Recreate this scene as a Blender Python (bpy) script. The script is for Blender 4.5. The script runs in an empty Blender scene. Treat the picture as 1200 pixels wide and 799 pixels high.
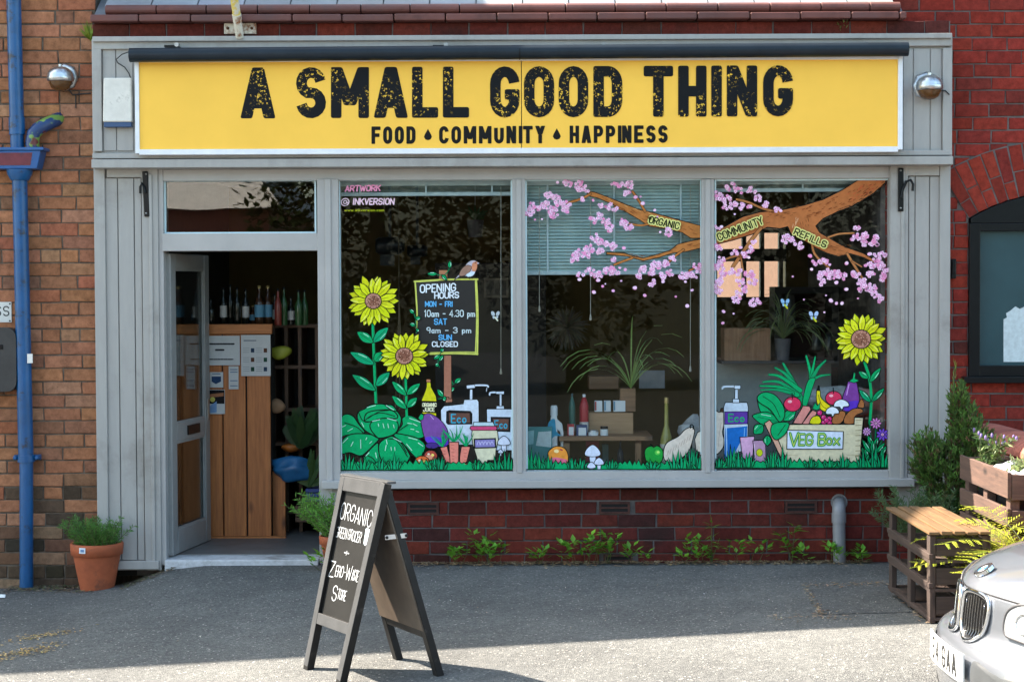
import bpy, bmesh, math, random
from mathutils import Vector, Matrix
from mathutils.geometry import tessellate_polygon
random.seed(7)
R = math.radians
sc = bpy.context.scene
COL = sc.collection
# ------------------------------------------------------------------ camera
CAM = Vector((0, -11.67, 1.80)); FPX = 2100.0
CM = Matrix.Rotation(R(90-1.7), 3, 'X') @ Matrix.Rotation(R(-0.23), 3, 'Z')
def ray(px, py): return CM @ Vector(((px-600)/FPX, (399.5-py)/FPX, -1))
def P(px, py, y):
    d = ray(px, py); return CAM + d*((y-CAM.y)/d.y)
def gz(x, y):
    """pavement height: flush with the shop, falling away towards the road and the left"""
    o = max(0.0, min(3.3, -y)); xx = max(-3.6, min(3.6, x)); z = o*(-0.008 + 0.0182*xx)
    k = max(0.0, min(1.0, (-y-3.5)/1.0)); k = k*k*(3-2*k)
    l = max(0.0, min(1.0, (-2.1-x)/.55)); l = l*l*(3-2*l); z -= .15*l*max(0.0, 1-max(0.0, -y)/2.0)
    return z*(1-k) - .10*k
def G(px, py):
    d = ray(px, py); lo, hi = 3.0, 30.0
    for _ in range(50):
        m = (lo+hi)/2; q = CAM + d*m
        if q.z > gz(q.x, q.y): lo = m
        else: hi = m
    return CAM + d*lo
def onplane(px, py, p0, n):
    d = ray(px, py); return CAM + d*((p0-CAM).dot(n)/d.dot(n))
cam = bpy.data.objects.new('camera', bpy.data.cameras.new('camera')); COL.objects.link(cam)
cam.matrix_world = Matrix.Translation(CAM) @ CM.to_4x4()
cam.data.lens = 36*FPX/1200; cam.data.sensor_width = 36; cam.data.clip_end = 500; cam.data.clip_start = .05
sc.camera = cam
# ------------------------------------------------------------------ materials
def lin(h):
    h = h.lstrip('#'); o = []
    for i in (0, 2, 4):
        c = int(h[i:i+2], 16)/255
        o.append(c/12.92 if c <= .04045 else ((c+.055)/1.055)**2.4)
    return o
def col(c):
    if isinstance(c, str): return tuple(lin(c))+(1,)
    if isinstance(c, (int, float)): return (c, c, c, 1)
    return tuple(c)[:3]+(1,)
def nodes(m):
    m.use_nodes = True; nt = m.node_tree; return nt, nt.nodes, nt.links, nt.nodes['Principled BSDF']
def mixc(N, L, fac, a, b, mode='MIX'):
    x = N.new('ShaderNodeMix'); x.data_type = 'RGBA'; x.blend_type = mode
    for s, v in ((x.inputs[0], fac), (x.inputs[6], a), (x.inputs[7], b)):
        if hasattr(v, 'links') or isinstance(v, bpy.types.NodeSocket): L.new(v, s)
        else: s.default_value = v
    return x.outputs[2]
def noise(N, L, scale, detail=4, rough=.6, coord='Object', stretch=None):
    t = N.new('ShaderNodeTexCoord'); n = N.new('ShaderNodeTexNoise')
    n.inputs['Scale'].default_value = scale; n.inputs['Detail'].default_value = detail; n.inputs['Roughness'].default_value = rough
    if stretch:
        mp = N.new('ShaderNodeMapping'); mp.inputs['Scale'].default_value = stretch
        L.new(t.outputs[coord], mp.inputs[0]); L.new(mp.outputs[0], n.inputs['Vector'])
    else: L.new(t.outputs[coord], n.inputs['Vector'])
    return n.outputs['Fac']
def ramp(N, L, f, p0, p1, c0=(0, 0, 0, 1), c1=(1, 1, 1, 1)):
    r = N.new('ShaderNodeValToRGB'); L.new(f, r.inputs[0])
    r.color_ramp.elements[0].position = p0; r.color_ramp.elements[1].position = p1
    r.color_ramp.elements[0].color = c0; r.color_ramp.elements[1].color = c1
    return r.outputs[0]
def bump(N, L, bs, h, strength=.3, dist=.004):
    b = N.new('ShaderNodeBump'); b.inputs['Strength'].default_value = strength; b.inputs['Distance'].default_value = dist
    L.new(h, b.inputs['Height']); L.new(b.outputs[0], bs.inputs['Normal'])
MATS = {}
def mat(name, c, rough=.6, metal=0., var=.15, vs=12, dirt=None, ds=3., dp=(.55, .75), bmp=0, bs_=60, tint=False, stretch=None, spec=.5, coat=0):
    if name in MATS: return MATS[name]
    m = bpy.data.materials.new(name); nt, N, L, b = nodes(m); c = col(c)
    b.inputs['Roughness'].default_value = rough; b.inputs['Metallic'].default_value = metal
    b.inputs['Specular IOR Level'].default_value = spec; b.inputs['Coat Weight'].default_value = coat
    base = c
    if tint:
        a = N.new('ShaderNodeAttribute'); a.attribute_name = 'tint'; base = a.outputs['Color']
    if var:
        n = noise(N, L, vs, 5, .65, stretch=stretch)
        lo = 1-var; hi = 1+var
        r = ramp(N, L, n, .3, .7, (lo, lo, lo, 1), (hi, hi, hi, 1))
        base = mixc(N, L, 1.0, base, r, 'MULTIPLY')
    if dirt:
        n2 = noise(N, L, ds, 8, .7); f = ramp(N, L, n2, *dp)
        base = mixc(N, L, f, base, col(dirt))
    if isinstance(base, tuple): b.inputs['Base Color'].default_value = base
    else: L.new(base, b.inputs['Base Color'])
    if bmp: bump(N, L, b, noise(N, L, bs_, 6, .7, stretch=stretch), bmp)
    MATS[name] = m; return m
def wood(name, c, dark, rough=.65, axis='z', sc_=1.0, knots=True):
    if name in MATS: return MATS[name]
    m = bpy.data.materials.new(name); nt, N, L, b = nodes(m); b.inputs['Roughness'].default_value = rough
    st = {'z': (14, 14, .9), 'x': (.9, 14, 14), 'y': (14, .9, 14)}[axis]
    n = noise(N, L, 3*sc_, 8, .7, stretch=st)
    base = mixc(N, L, ramp(N, L, n, .3, .72), col(dark), col(c))
    if knots:
        st2 = {'z': (1, 1, .45), 'x': (.45, 1, 1), 'y': (1, .45, 1)}[axis]
        t = N.new('ShaderNodeTexCoord'); mp = N.new('ShaderNodeMapping'); mp.inputs['Scale'].default_value = st2
        v = N.new('ShaderNodeTexVoronoi'); v.inputs['Scale'].default_value = 7*sc_
        L.new(t.outputs['Object'], mp.inputs[0]); L.new(mp.outputs[0], v.inputs['Vector'])
        k = ramp(N, L, v.outputs['Distance'], .06, .20, (1, 1, 1, 1), (0, 0, 0, 1))
        base = mixc(N, L, k, base, col([x*.35 for x in col(dark)[:3]]))
    L.new(base, b.inputs['Base Color']); bump(N, L, b, n, .35, .003)
    MATS[name] = m; return m
def glass_mat(name, tintc=(1, 1, 1, 1), rough=0.0, f=1.5, boost=1.0):
    if name in MATS: return MATS[name]
    m = bpy.data.materials.new(name); m.use_nodes = True; nt = m.node_tree; N = nt.nodes; L = nt.links; N.clear()
    o = N.new('ShaderNodeOutputMaterial'); t = N.new('ShaderNodeBsdfTransparent'); g = N.new('ShaderNodeBsdfGlossy')
    t.inputs[0].default_value = tintc; g.inputs['Roughness'].default_value = rough
    fr = N.new('ShaderNodeFresnel'); fr.inputs['IOR'].default_value = f
    mx = N.new('ShaderNodeMixShader'); mu = N.new('ShaderNodeMath'); mu.operation = 'MULTIPLY'; mu.inputs[1].default_value = boost
    L.new(fr.outputs[0], mu.inputs[0]); L.new(mu.outputs[0], mx.inputs[0]); L.new(t.outputs[0], mx.inputs[1]); L.new(g.outputs[0], mx.inputs[2])
    # slow waviness of old plate glass
    tc = N.new('ShaderNodeTexCoord'); n = N.new('ShaderNodeTexNoise'); n.inputs['Scale'].default_value = 2.2; n.inputs['Detail'].default_value = 1
    bp = N.new('ShaderNodeBump'); bp.inputs['Strength'].default_value = .02; bp.inputs['Distance'].default_value = .02
    L.new(tc.outputs['Object'], n.inputs['Vector']); L.new(n.outputs[0], bp.inputs['Height']); L.new(bp.outputs[0], g.inputs['Normal'])
    L.new(mx.outputs[0], o.inputs[0]); MATS[name] = m; return m
# ------------------------------------------------------------------ mesh builder
class MB:
    def __init__(s): s.v = []; s.f = []; s.mi = []; s.sm = []; s.c = []; s.mats = []
    def slot(s, m):
        if m not in s.mats: s.mats.append(m)
        return s.mats.index(m)
    def add(s, vs, fs, m, smooth=False, c=None):
        k = len(s.v); i = s.slot(m)
        s.v += [tuple(v) for v in vs]; s.c += [c or (1, 1, 1, 1)]*len(vs)
        for f in fs: s.f.append(tuple(k+a for a in f)); s.mi.append(i); s.sm.append(smooth)
    def hexa(s, q, m, c=None):
        """8 corners: 0-3 bottom loop, 4-7 top loop"""
        s.add(q, [(3, 2, 1, 0), (4, 5, 6, 7), (0, 1, 5, 4), (1, 2, 6, 5), (2, 3, 7, 6), (3, 0, 4, 7)], m, c=c)
    def box(s, x0, x1, y0, y1, z0, z1, m, c=None):
        s.hexa([(x0, y0, z0), (x1, y0, z0), (x1, y1, z0), (x0, y1, z0), (x0, y0, z1), (x1, y0, z1), (x1, y1, z1), (x0, y1, z1)], m, c)
    def bar(s, p0, p1, wdir, w, t, m, c=None):
        """beam from p0 to p1, width w along wdir, thickness t along the third axis"""
        p0 = Vector(p0); p1 = Vector(p1); d = (p1-p0).normalized(); wd = Vector(wdir); wd = (wd-d*wd.dot(d)).normalized(); td = d.cross(wd)
        o = [-wd*w/2-td*t/2, wd*w/2-td*t/2, wd*w/2+td*t/2, -wd*w/2+td*t/2]
        s.hexa([p0+a for a in o]+[p1+a for a in o], m, c)
    def tube(s, pts, r, m, n=12, caps=True, c=None, smooth=True):
        pts = [Vector(p) for p in pts]; rs = r if isinstance(r, (list, tuple)) else [r]*len(pts)
        vs = []; up = None
        for i, p in enumerate(pts):
            d = (pts[min(i+1, len(pts)-1)]-pts[max(i-1, 0)]).normalized()
            if up is None: up = d.orthogonal().normalized()
            up = (up-d*up.dot(d)).normalized(); sd = d.cross(up)
            for k in range(n):
                a = 2*math.pi*k/n; vs.append(p+(up*math.cos(a)+sd*math.sin(a))*rs[i])
        fs = [(i*n+k, i*n+(k+1) % n, (i+1)*n+(k+1) % n, (i+1)*n+k) for i in range(len(pts)-1) for k in range(n)]
        s.add(vs, fs, m, smooth, c)
        if caps:
            s.add(vs[:n], [tuple(range(n))[::-1]], m, False, c); s.add(vs[-n:], [tuple(range(n))], m, False, c)
    def lathe(s, prof, o, m, n=24, ax='z', caps=True, c=None, smooth=True):
        vs = []
        for r_, h in prof:
            for k in range(n):
                a = 2*math.pi*k/n; u, w = r_*math.cos(a), r_*math.sin(a)
                vs.append({'z': (o[0]+u, o[1]+w, o[2]+h), 'y': (o[0]+u, o[1]+h, o[2]+w), 'x': (o[0]+h, o[1]+u, o[2]+w)}[ax])
        fs = [(i*n+k, i*n+(k+1) % n, (i+1)*n+(k+1) % n, (i+1)*n+k) for i in range(len(prof)-1) for k in range(n)]
        s.add(vs, fs, m, smooth, c)
        if caps:
            s.add(vs[:n], [tuple(range(n))[::-1]], m, False, c); s.add(vs[-n:], [tuple(range(n))], m, False, c)
    def ball(s, o, rx, ry, rz, m, nu=12, nv=8, c=None):
        prof = []
        vs = []
        for i in range(nv+1):
            t = math.pi*i/nv
            for k in range(nu):
                a = 2*math.pi*k/nu
                vs.append((o[0]+rx*max(.001, math.sin(t))*math.cos(a), o[1]+ry*max(.001, math.sin(t))*math.sin(a), o[2]-rz*math.cos(t)))
        fs = [(i*nu+k, i*nu+(k+1) % nu, (i+1)*nu+(k+1) % nu, (i+1)*nu+k) for i in range(nv) for k in range(nu)]
        s.add(vs, fs, m, True, c)
    def prism(s, poly, y0, y1, m, c=None):
        """polygon in x,z extruded from y0 to y1"""
        n = len(poly); tri = tessellate_polygon([[Vector((a, b, 0)) for a, b in poly]])
        vs = [(a, y0, b) for a, b in poly]+[(a, y1, b) for a, b in poly]
        fs = [tuple(t) for t in tri]+[tuple(n+i for i in reversed(t)) for t in tri]+[(i, (i+1) % n, n+(i+1) % n, n+i) for i in range(n)]
        s.add(vs, fs, m, c=c)
    def leaf(s, p, d, up, l, w, m, c=None, bend=0):
        d = Vector(d).normalized(); sd = d.cross(Vector(up))
        if sd.length < 1e-4: sd = d.orthogonal()
        sd.normalize(); nn = sd.cross(d); p = Vector(p)
        a = p+d*l*.45+sd*w/2+nn*bend*l*.5; b = p+d*l*.45-sd*w/2+nn*bend*l*.5; mid = p+d*l*.5+nn*(bend*l*.5-w*.12); t = p+d*l-nn*bend*l*.2
        s.add([p, a, t, b, mid], [(0, 1, 4), (1, 2, 4), (2, 3, 4), (3, 0, 4)], m, False, c)
    def build(s, name, parent=None, bevel=0, recalc=True, loc=None):
        me = bpy.data.meshes.new(name); me.from_pydata(s.v, [], s.f)
        for m in s.mats: me.materials.append(m)
        me.polygons.foreach_set('material_index', s.mi); me.polygons.foreach_set('use_smooth', s.sm)
        at = me.color_attributes.new('tint', 'FLOAT_COLOR', 'POINT')
        at.data.foreach_set('color', [x for q in s.c for x in q])
        me.update()
        if recalc:
            b = bmesh.new(); b.from_mesh(me); bmesh.ops.recalc_face_normals(b, faces=b.faces); b.to_mesh(me); b.free()
        o = bpy.data.objects.new(name, me); COL.objects.link(o)
        if parent: o.parent = parent; bpy_fix(o, parent)
        if bevel:
            md = o.modifiers.new('bevel', 'BEVEL'); md.width = bevel; md.segments = 2; md.limit_method = 'ANGLE'; md.angle_limit = R(35); md.harden_normals = False
        return o
def world_loc(o):
    v = Vector((0, 0, 0))
    while o: v += o.location; o = o.parent
    return v
def bpy_fix(o, parent):
    """meshes are written in world coordinates: move them under the thing's base point"""
    w = world_loc(parent); o.data.transform(Matrix.Translation(-w))
def thing(name, label, cat, loc=(0, 0, 0), group=None):
    o = bpy.data.objects.new(name, None); COL.objects.link(o); o.location = loc; o.empty_display_size = .1
    o['label'] = label; o['category'] = cat
    if group: o['group'] = group
    return o
def tag(o, label, cat, group=None, kind=None):
    o['label'] = label; o['category'] = cat
    if group: o['group'] = group
    if kind: o['kind'] = kind
    return o
def struct(o, label=None, cat=None):
    o['kind'] = 'structure'
    if label: o['label'] = label
    if cat: o['category'] = cat
    return o
def copy_tree(o, loc=None, label=None, parent=None):
    c = o.copy(); COL.objects.link(c)
    if loc is not None: c.location = loc
    if label: c['label'] = label
    if parent: c.parent = parent
    for ch in list(o.children): copy_tree(ch, parent=c)
    return c
# ------------------------------------------------------------------ flat painting and lettering
def catmull(p, closed, n=5):
    p = [Vector(a[:2]) for a in p]; m = len(p); o = []
    for i in range(m if closed else m-1):
        a, b, c_, d = (p[(i-1) % m] if closed or i else p[0]), p[i], p[(i+1) % m], (p[(i+2) % m] if closed or i+2 < m else p[-1])
        for k in range(n):
            t = k/n; t2 = t*t; t3 = t2*t
            o.append(.5*((2*b)+(c_-a)*t+(2*a-5*b+4*c_-d)*t2+(3*b-a-3*c_+d)*t3))
    if not closed: o.append(p[-1])
    return o
def roundpoly(p, r, n=3):
    p = [Vector(a) for a in p]; o = []; m = len(p)
    for i in range(m):
        a, b, c_ = p[i-1], p[i], p[(i+1) % m]
        u = (a-b); w = (c_-b); k = min(r, u.length*.45, w.length*.45)
        s0 = b+u.normalized()*k; s1 = b+w.normalized()*k
        for j in range(n+1):
            t = j/n; o.append(s0*(1-t)**2+b*2*t*(1-t)+s1*t*t)
    return o
def paint(hexc, rough=.5):
    return mat('paint_'+hexc.strip('#')+('' if rough == .5 else str(int(rough*100))), hexc, rough, var=.14, vs=38, spec=.12)
class Art:
    """flat painting on a surface: mapf(px, py, depth) gives the point; every stroke lies a hair above the one before"""
    def __init__(s, mapf, tf=(0, 0, 1), dl=.00012, d0=0.0):
        s.mb = MB(); s.mapf = mapf; s.tf = tf; s.dl = dl; s.n = 0; s.d0 = d0
    def at(s, x0, y0, k): s.tf = (x0, y0, k); return s
    def T(s, p): x0, y0, k = s.tf; return Vector((x0+p[0]/k, y0+p[1]/k))
    def raw(s, pts, faces, m, layer=None):
        if layer is None: s.n += 1; layer = s.n
        if isinstance(m, str): m = paint(m)
        d = s.d0+layer*s.dl
        s.mb.add([s.mapf(p[0], p[1], d) for p in pts], faces, m)
    def fill(s, pts, m, layer=None):
        tri = tessellate_polygon([[Vector((p[0], p[1], 0)) for p in pts]])
        s.raw(pts, [tuple(t) for t in tri], m, layer)
    def rib(s, pts, w, m, closed=False, caps=True, layer=None, taper=None):
        pts = [Vector(p) for p in pts]; q = [pts[0]]
        for p in pts[1:]:
            if (p-q[-1]).length > 1e-4: q.append(p)
        if closed and (q[0]-q[-1]).length < 1e-4: q.pop()
        pts = q; n = len(pts)
        if n < 2: return
        L = []; Rr = []
        for i in range(n):
            a = pts[i-1] if (closed or i) else None; b = pts[(i+1) % n] if (closed or i < n-1) else None
            d0 = (pts[i]-a).normalized() if a is not None else None; d1 = (b-pts[i]).normalized() if b is not None else None
            if d0 is None: d0 = d1
            if d1 is None: d1 = d0
            n0 = Vector((-d0.y, d0.x)); n1 = Vector((-d1.y, d1.x)); mm = n0+n1
            if mm.length < .2: mm = n0
            mm.normalize(); k = 1/max(.5, mm.dot(n0))
            ww = w/2
            if taper: t = i/(n-1); ww *= taper[0]+(taper[1]-taper[0])*t
            L.append(pts[i]+mm*ww*k); Rr.append(pts[i]-mm*ww*k)
        vs = L+Rr; fs = [(i, (i+1) % n, n+(i+1) % n, n+i) for i in range(n if closed else n-1)]
        if caps and not closed:
            for i, sgn in ((0, -1), (n-1, 1)):
                d = (pts[1]-pts[0] if i == 0 else pts[-1]-pts[-2]).normalized()*sgn
                a = L[i]; b = Rr[i]; r = (a-b).length/2; c0 = (a+b)/2; k0 = len(vs); e = (a-b).normalized()
                for t in (45, 90, 135): vs.append(c0+e*r*math.cos(R(t))+d*r*math.sin(R(t)))
                fs.append((i, k0, k0+1, k0+2, n+i))
        s.raw(vs, fs, m, layer)
    # same in crop coordinates
    def poly(s, pts, m, ol=0, olc='#0d1512', smooth=False, layer=None):
        pts = [s.T(p) for p in pts]
        if smooth: pts = catmull(pts, True)
        s.fill(pts, m, layer)
        if ol: s.rib(pts, ol, olc, True, layer=layer+1 if layer else None)
    def line(s, pts, w, m, smooth=True, taper=None, closed=False, layer=None):
        pts = [s.T(p) for p in pts]
        if smooth and len(pts) > 2: pts = catmull(pts, closed)
        s.rib(pts, w, m, closed, layer=layer, taper=taper)
    def ell(s, cx, cy, rx, ry, m, ol=0, olc='#0d1512', rot=0, n=18, layer=None):
        c, sn = math.cos(R(rot)), math.sin(R(rot)); pts = []
        for i in range(n):
            a = 2*math.pi*i/n; u, v = rx*math.cos(a), ry*math.sin(a); pts.append((cx+u*c-v*sn, cy+u*sn+v*c))
        s.poly(pts, m, ol, olc, layer=layer)
    def leaf(s, b, t, w, m, ol=.9, hl=True, olc='#0d1512'):
        b = Vector(b); t = Vector(t); d = t-b; nrm = Vector((-d.y, d.x)).normalized()*w/2
        s.poly([b, b+d*.25+nrm*.8, b+d*.55+nrm, b+d*.85+nrm*.5, t, b+d*.85-nrm*.5, b+d*.55-nrm, b+d*.25-nrm*.8], m, ol, olc, True)
        s.line([b+d*.1, b+d*.8], .5, '#06452f', False)
        if hl: s.line([b+d*.35+nrm*.55, b+d*.7+nrm*.5], .6, '#bff0e0', False)
    def text(s, t, o, dx, dy, sw, m, adv=.72, sp=.22, block=False, box=None, jitter=0):
        """stroke lettering: o = top-left px, dx = px vector of one letter height to the right, dy = px vector of one letter height down"""
        o = Vector(o); dx = Vector(dx); dy = Vector(dy)
        if box:   # fit to a width (in letter heights)
            tot = sum(FW.get(c, .6) for c in t)+sp*(len(t)-1); kx = box/tot
        else: kx = 1
        x = 0
        for c in t:
            w = FW.get(c, .6)
            j = Vector((0, random.uniform(-jitter, jitter))) if jitter else Vector((0, 0))
            for st in FONT.get(c, []):
                pts = [o+dx*(x+p[0]*w)*kx+dy*(p[1]+j.y) for p in st]
                s.rib(pts, sw, m)
            x += w+sp
    def glyph(s, c, x0, x1, y0, y1, sw, m, r=0):
        """block letter with horizontally cut ends filling a box"""
        h = sw/2; W = x1-x0-sw; H = y1-y0
        for st in FONT[c]:
            if len(st) == 2:
                (a, b), (c2, d) = st; q0 = Vector((x0+h+a*W, y0+b*H)); q1 = Vector((x0+h+c2*W, y0+d*H))
                if abs(d-b) < .05:
                    yy = min(max(q0.y, y0+h), y1-h); xa = q0.x-(h if a < .05 else 0); xb = q1.x+(h if c2 > .6 else 0)
                    pts = [(xa, yy-h), (xb, yy-h), (xb, yy+h), (xa, yy+h)]
                else:
                    k = h*1.12 if abs(a-c2) > .2 else h
                    pts = [(q0.x-k, q0.y), (q0.x+k, q0.y), (q1.x+k, q1.y), (q1.x-k, q1.y)]
                s.fill(roundpoly(pts, r), m)
            else:
                pts = [Vector((x0+h+a*W, y0+h+b*(H-sw))) for a, b in st]
                cl = (pts[0]-pts[-1]).length < .01
                s.rib(pts, sw, m, cl, caps=False)
    def build(s, name, parent): return s.mb.build(name, parent, recalc=False)
def arc(cx, cy, rx, ry, a0, a1, n=10): return [(cx+rx*math.cos(R(a0+(a1-a0)*i/n)), cy+ry*math.sin(R(a0+(a1-a0)*i/n))) for i in range(n+1)]
_O = arc(.5, .3, .5, .3, 180, 360)+arc(.5, .7, .5, .3, 0, 180)
FONT = {
 'A': [[(0, 1), (.5, 0)], [(1, 1), (.5, 0)], [(.2, .7), (.8, .7)]],
 'B': [[(0, 0), (0, 1)], [(0, 0), (.5, 0)]+arc(.55, .24, .4, .24, -90, 90)+[(0, .48)], [(.1, .48), (.5, .48)]+arc(.55, .74, .45, .26, -90, 90)+[(0, 1)]],
 'C': [arc(.5, .3, .5, .3, 355, 180)+arc(.5, .7, .5, .3, 180, 5)],
 'D': [[(0, 0), (0, 1)], [(0, 0), (.45, 0)]+arc(.5, .3, .5, .3, -90, 0)+arc(.5, .7, .5, .3, 0, 90)+[(0, 1)]],
 'E': [[(0, 0), (0, 1)], [(0, 0), (1, 0)], [(0, .5), (.8, .5)], [(0, 1), (1, 1)]],
 'F': [[(0, 0), (0, 1)], [(0, 0), (1, 0)], [(0, .5), (.8, .5)]],
 'G': [arc(.5, .3, .5, .3, 355, 180)+arc(.5, .7, .5, .3, 180, 0)+[(1, .55)], [(.5, .55), (1, .55)]],
 'H': [[(0, 0), (0, 1)], [(1, 0), (1, 1)], [(0, .5), (1, .5)]],
 'I': [[(.5, 0), (.5, 1)]],
 'J': [[(1, 0), (1, .7)]+arc(.5, .7, .5, .3, 0, 180)],
 'K': [[(0, 0), (0, 1)], [(1, 0), (.05, .55)], [(.35, .4), (1, 1)]],
 'L': [[(0, 0), (0, 1)], [(0, 1), (1, 1)]],
 'M': [[(0, 0), (0, 1)], [(0, 0), (.5, .75)], [(1, 0), (.5, .75)], [(1, 0), (1, 1)]],
 'N': [[(0, 0), (0, 1)], [(0, 0), (1, 1)], [(1, 0), (1, 1)]],
 'O': [_O+[_O[0]]],
 'P': [[(0, 0), (0, 1)], [(0, 0), (.5, 0)]+arc(.55, .27, .45, .27, -90, 90)+[(0, .54)]],
 'R': [[(0, 0), (0, 1)], [(0, 0), (.5, 0)]+arc(.55, .27, .45, .27, -90, 90)+[(0, .54)], [(.45, .54), (1, 1)]],
 'S': [arc(.5, .26, .5, .26, 350, 90, 12)[:-1]+arc(.5, .75, .5, .25, -90, 170, 12)],
 'T': [[(0, 0), (1, 0)], [(.5, 0), (.5, 1)]],
 'U': [[(0, 0), (0, .7)]+arc(.5, .7, .5, .3, 180, 0)+[(1, 0)]],
 'V': [[(0, 0), (.5, 1)], [(1, 0), (.5, 1)]],
 'W': [[(0, 0), (.25, 1)], [(.25, 1), (.5, .2)], [(.5, .2), (.75, 1)], [(.75, 1), (1, 0)]],
 'X': [[(0, 0), (1, 1)], [(1, 0), (0, 1)]],
 'Y': [[(0, 0), (.5, .5)], [(1, 0), (.5, .5)], [(.5, .5), (.5, 1)]],
 'Z': [[(0, 0), (1, 0)], [(1, 0), (0, 1)], [(0, 1), (1, 1)]],
 '0': [_O+[_O[0]]], '1': [[(.1, .2), (.6, 0), (.6, 1)]],
 '3': [arc(.45, .25, .5, .25, 200, 450, 10)+arc(.45, .74, .55, .26, -90, 160, 10)],
 '4': [[(.75, 1), (.75, 0), (0, .7), (1, .7)]], '5': [[(.95, 0), (.1, 0), (.05, .45)]+arc(.45, .7, .5, .3, -120, 150)],
 '9': [arc(.5, .27, .45, .27, 0, 360), [(.95, .27), (.85, 1)]],
 '-': [[(.1, .55), (.9, .55)]], '+': [[(0, .5), (1, .5)], [(.5, .1), (.5, .9)]], '.': [[(.4, .95), (.6, .97)]],
 '@': [arc(.5, .5, .5, .5, 60, -280, 16), arc(.5, .5, .22, .22, 0, 360, 10), [(.73, .4), (.75, .65), (.95, .6)]],
 'a': [arc(.45, .72, .45, .28, 0, 360), [(.9, .45), (.92, 1)]],
 'c': [arc(.5, .72, .5, .28, -40, -320)], 'e': [[(.05, .7), (.95, .7)]+arc(.5, .72, .45, .28, 0, -300)],
 'm': [[(0, .45), (0, 1)], [(0, .55)]+arc(.25, .62, .25, .16, 180, 360)+[(.5, 1)], [(.5, .62)]+arc(.75, .62, .25, .16, 180, 360)+[(1, 1)]],
 'p': [[(0, .45), (0, 1.3)], arc(.5, .72, .48, .27, 0, 360)], 'o': [arc(.5, .72, .48, .27, 0, 360)],
 'x': [[(0, .45), (1, 1)], [(1, .45), (0, 1)]], 'w': [[(0, .45), (.25, 1)], [(.25, 1), (.5, .55)], [(.5, .55), (.75, 1)], [(.75, 1), (1, .45)]],
 'i': [[(.5, .45), (.5, 1)], [(.5, .2), (.5, .25)]], 'n': [[(0, .45), (0, 1)], [(0, .6)]+arc(.5, .68, .5, .22, 180, 360)+[(1, 1)]],
 'k': [[(0, 0), (0, 1)], [(.9, .45), (.05, .75)], [(.3, .68), (.9, 1)]], 'v': [[(0, .45), (.5, 1)], [(.5, 1), (1, .45)]],
 'r': [[(0, .45), (0, 1)], [(0, .65), (.4, .47), (.9, .5)]], 's': [arc(.5, .58, .42, .13, 340, 90, 8)[:-1]+arc(.5, .86, .45, .14, -90, 160, 8)],
 'b': [[(0, 0), (0, 1)], arc(.5, .72, .48, .27, 0, 360)],
 'u': [[(0, .45), (0, .8)]+arc(.5, .8, .5, .2, 180, 0)+[(1, .45)], [(1, .45), (1, 1)]],
}
FW = {' ': .38, 'I': .12, 'M': .75, 'W': .85, '1': .3, 'i': .12, '.': .15, 'm': .7, 'w': .65, 'r': .3, '-': .5, '+': .5, '@': .8, 'a': .42, 'c': .4, 'e': .42, 'o': .42, 'n': .4, 's': .38, 'p': .42, 'x': .42, 'k': .4, 'v': .4, 'b': .42, 'L': .45, 'E': .48, 'F': .45, 'u': .4}
# ================================================================== setting: sun, sky, ground, buildings, shop front
def rect(x0, y0, x1, y1, y):
    cx, cy = (x0+x1)/2, (y0+y1)/2
    return P(x0, cy, y).x, P(x1, cy, y).x, P(cx, y1, y).z, P(cx, y0, y).z
def fbox(mb, x0, y0, x1, y1, yf, yb, m, c=None):
    a, b, z0, z1 = rect(x0, y0, x1, y1, yf); mb.box(a, b, yf, yb, z0, z1, m, c); return a, b, z0, z1
YB = .10
# ---- light
SDX, SDY = .85, -.40          # shadow offset per metre of height
sun = bpy.data.objects.new('sun', bpy.data.lights.new('sun', 'SUN')); COL.objects.link(sun)
sun.data.energy = 4.9; sun.data.angle = R(.5); sun.data.color = (1, .88, .745)
sdir = Vector((SDX, SDY, -1)).normalized(); sun.rotation_euler = sdir.to_track_quat('-Z', 'Y').to_euler()
EL = math.asin(-sdir.z); AZ = math.atan2(-sdir.x, -sdir.y)
w = bpy.data.worlds.new('World'); sc.world = w; w.use_nodes = True
sk = w.node_tree.nodes.new('ShaderNodeTexSky'); sk.sky_type = 'NISHITA'; sk.sun_disc = False
sk.sun_elevation = EL; sk.sun_rotation = AZ; sk.air_density = 1.0; sk.dust_density = 2.0; sk.ozone_density = 1.0
bg = w.node_tree.nodes['Background']; w.node_tree.links.new(mixc(w.node_tree.nodes, w.node_tree.links, 1.0, sk.outputs[0], (1.0, 1.0, .86, 1), 'MULTIPLY'), bg.inputs[0]); bg.inputs[1].default_value = .14
sc.view_settings.view_transform = 'Standard'; sc.view_settings.look = 'None'; sc.view_settings.exposure = 2.25
sc.cycles.use_denoising = True; sc.cycles.max_bounces = 8; sc.cycles.diffuse_bounces = 4; sc.cycles.transparent_max_bounces = 16
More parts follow.
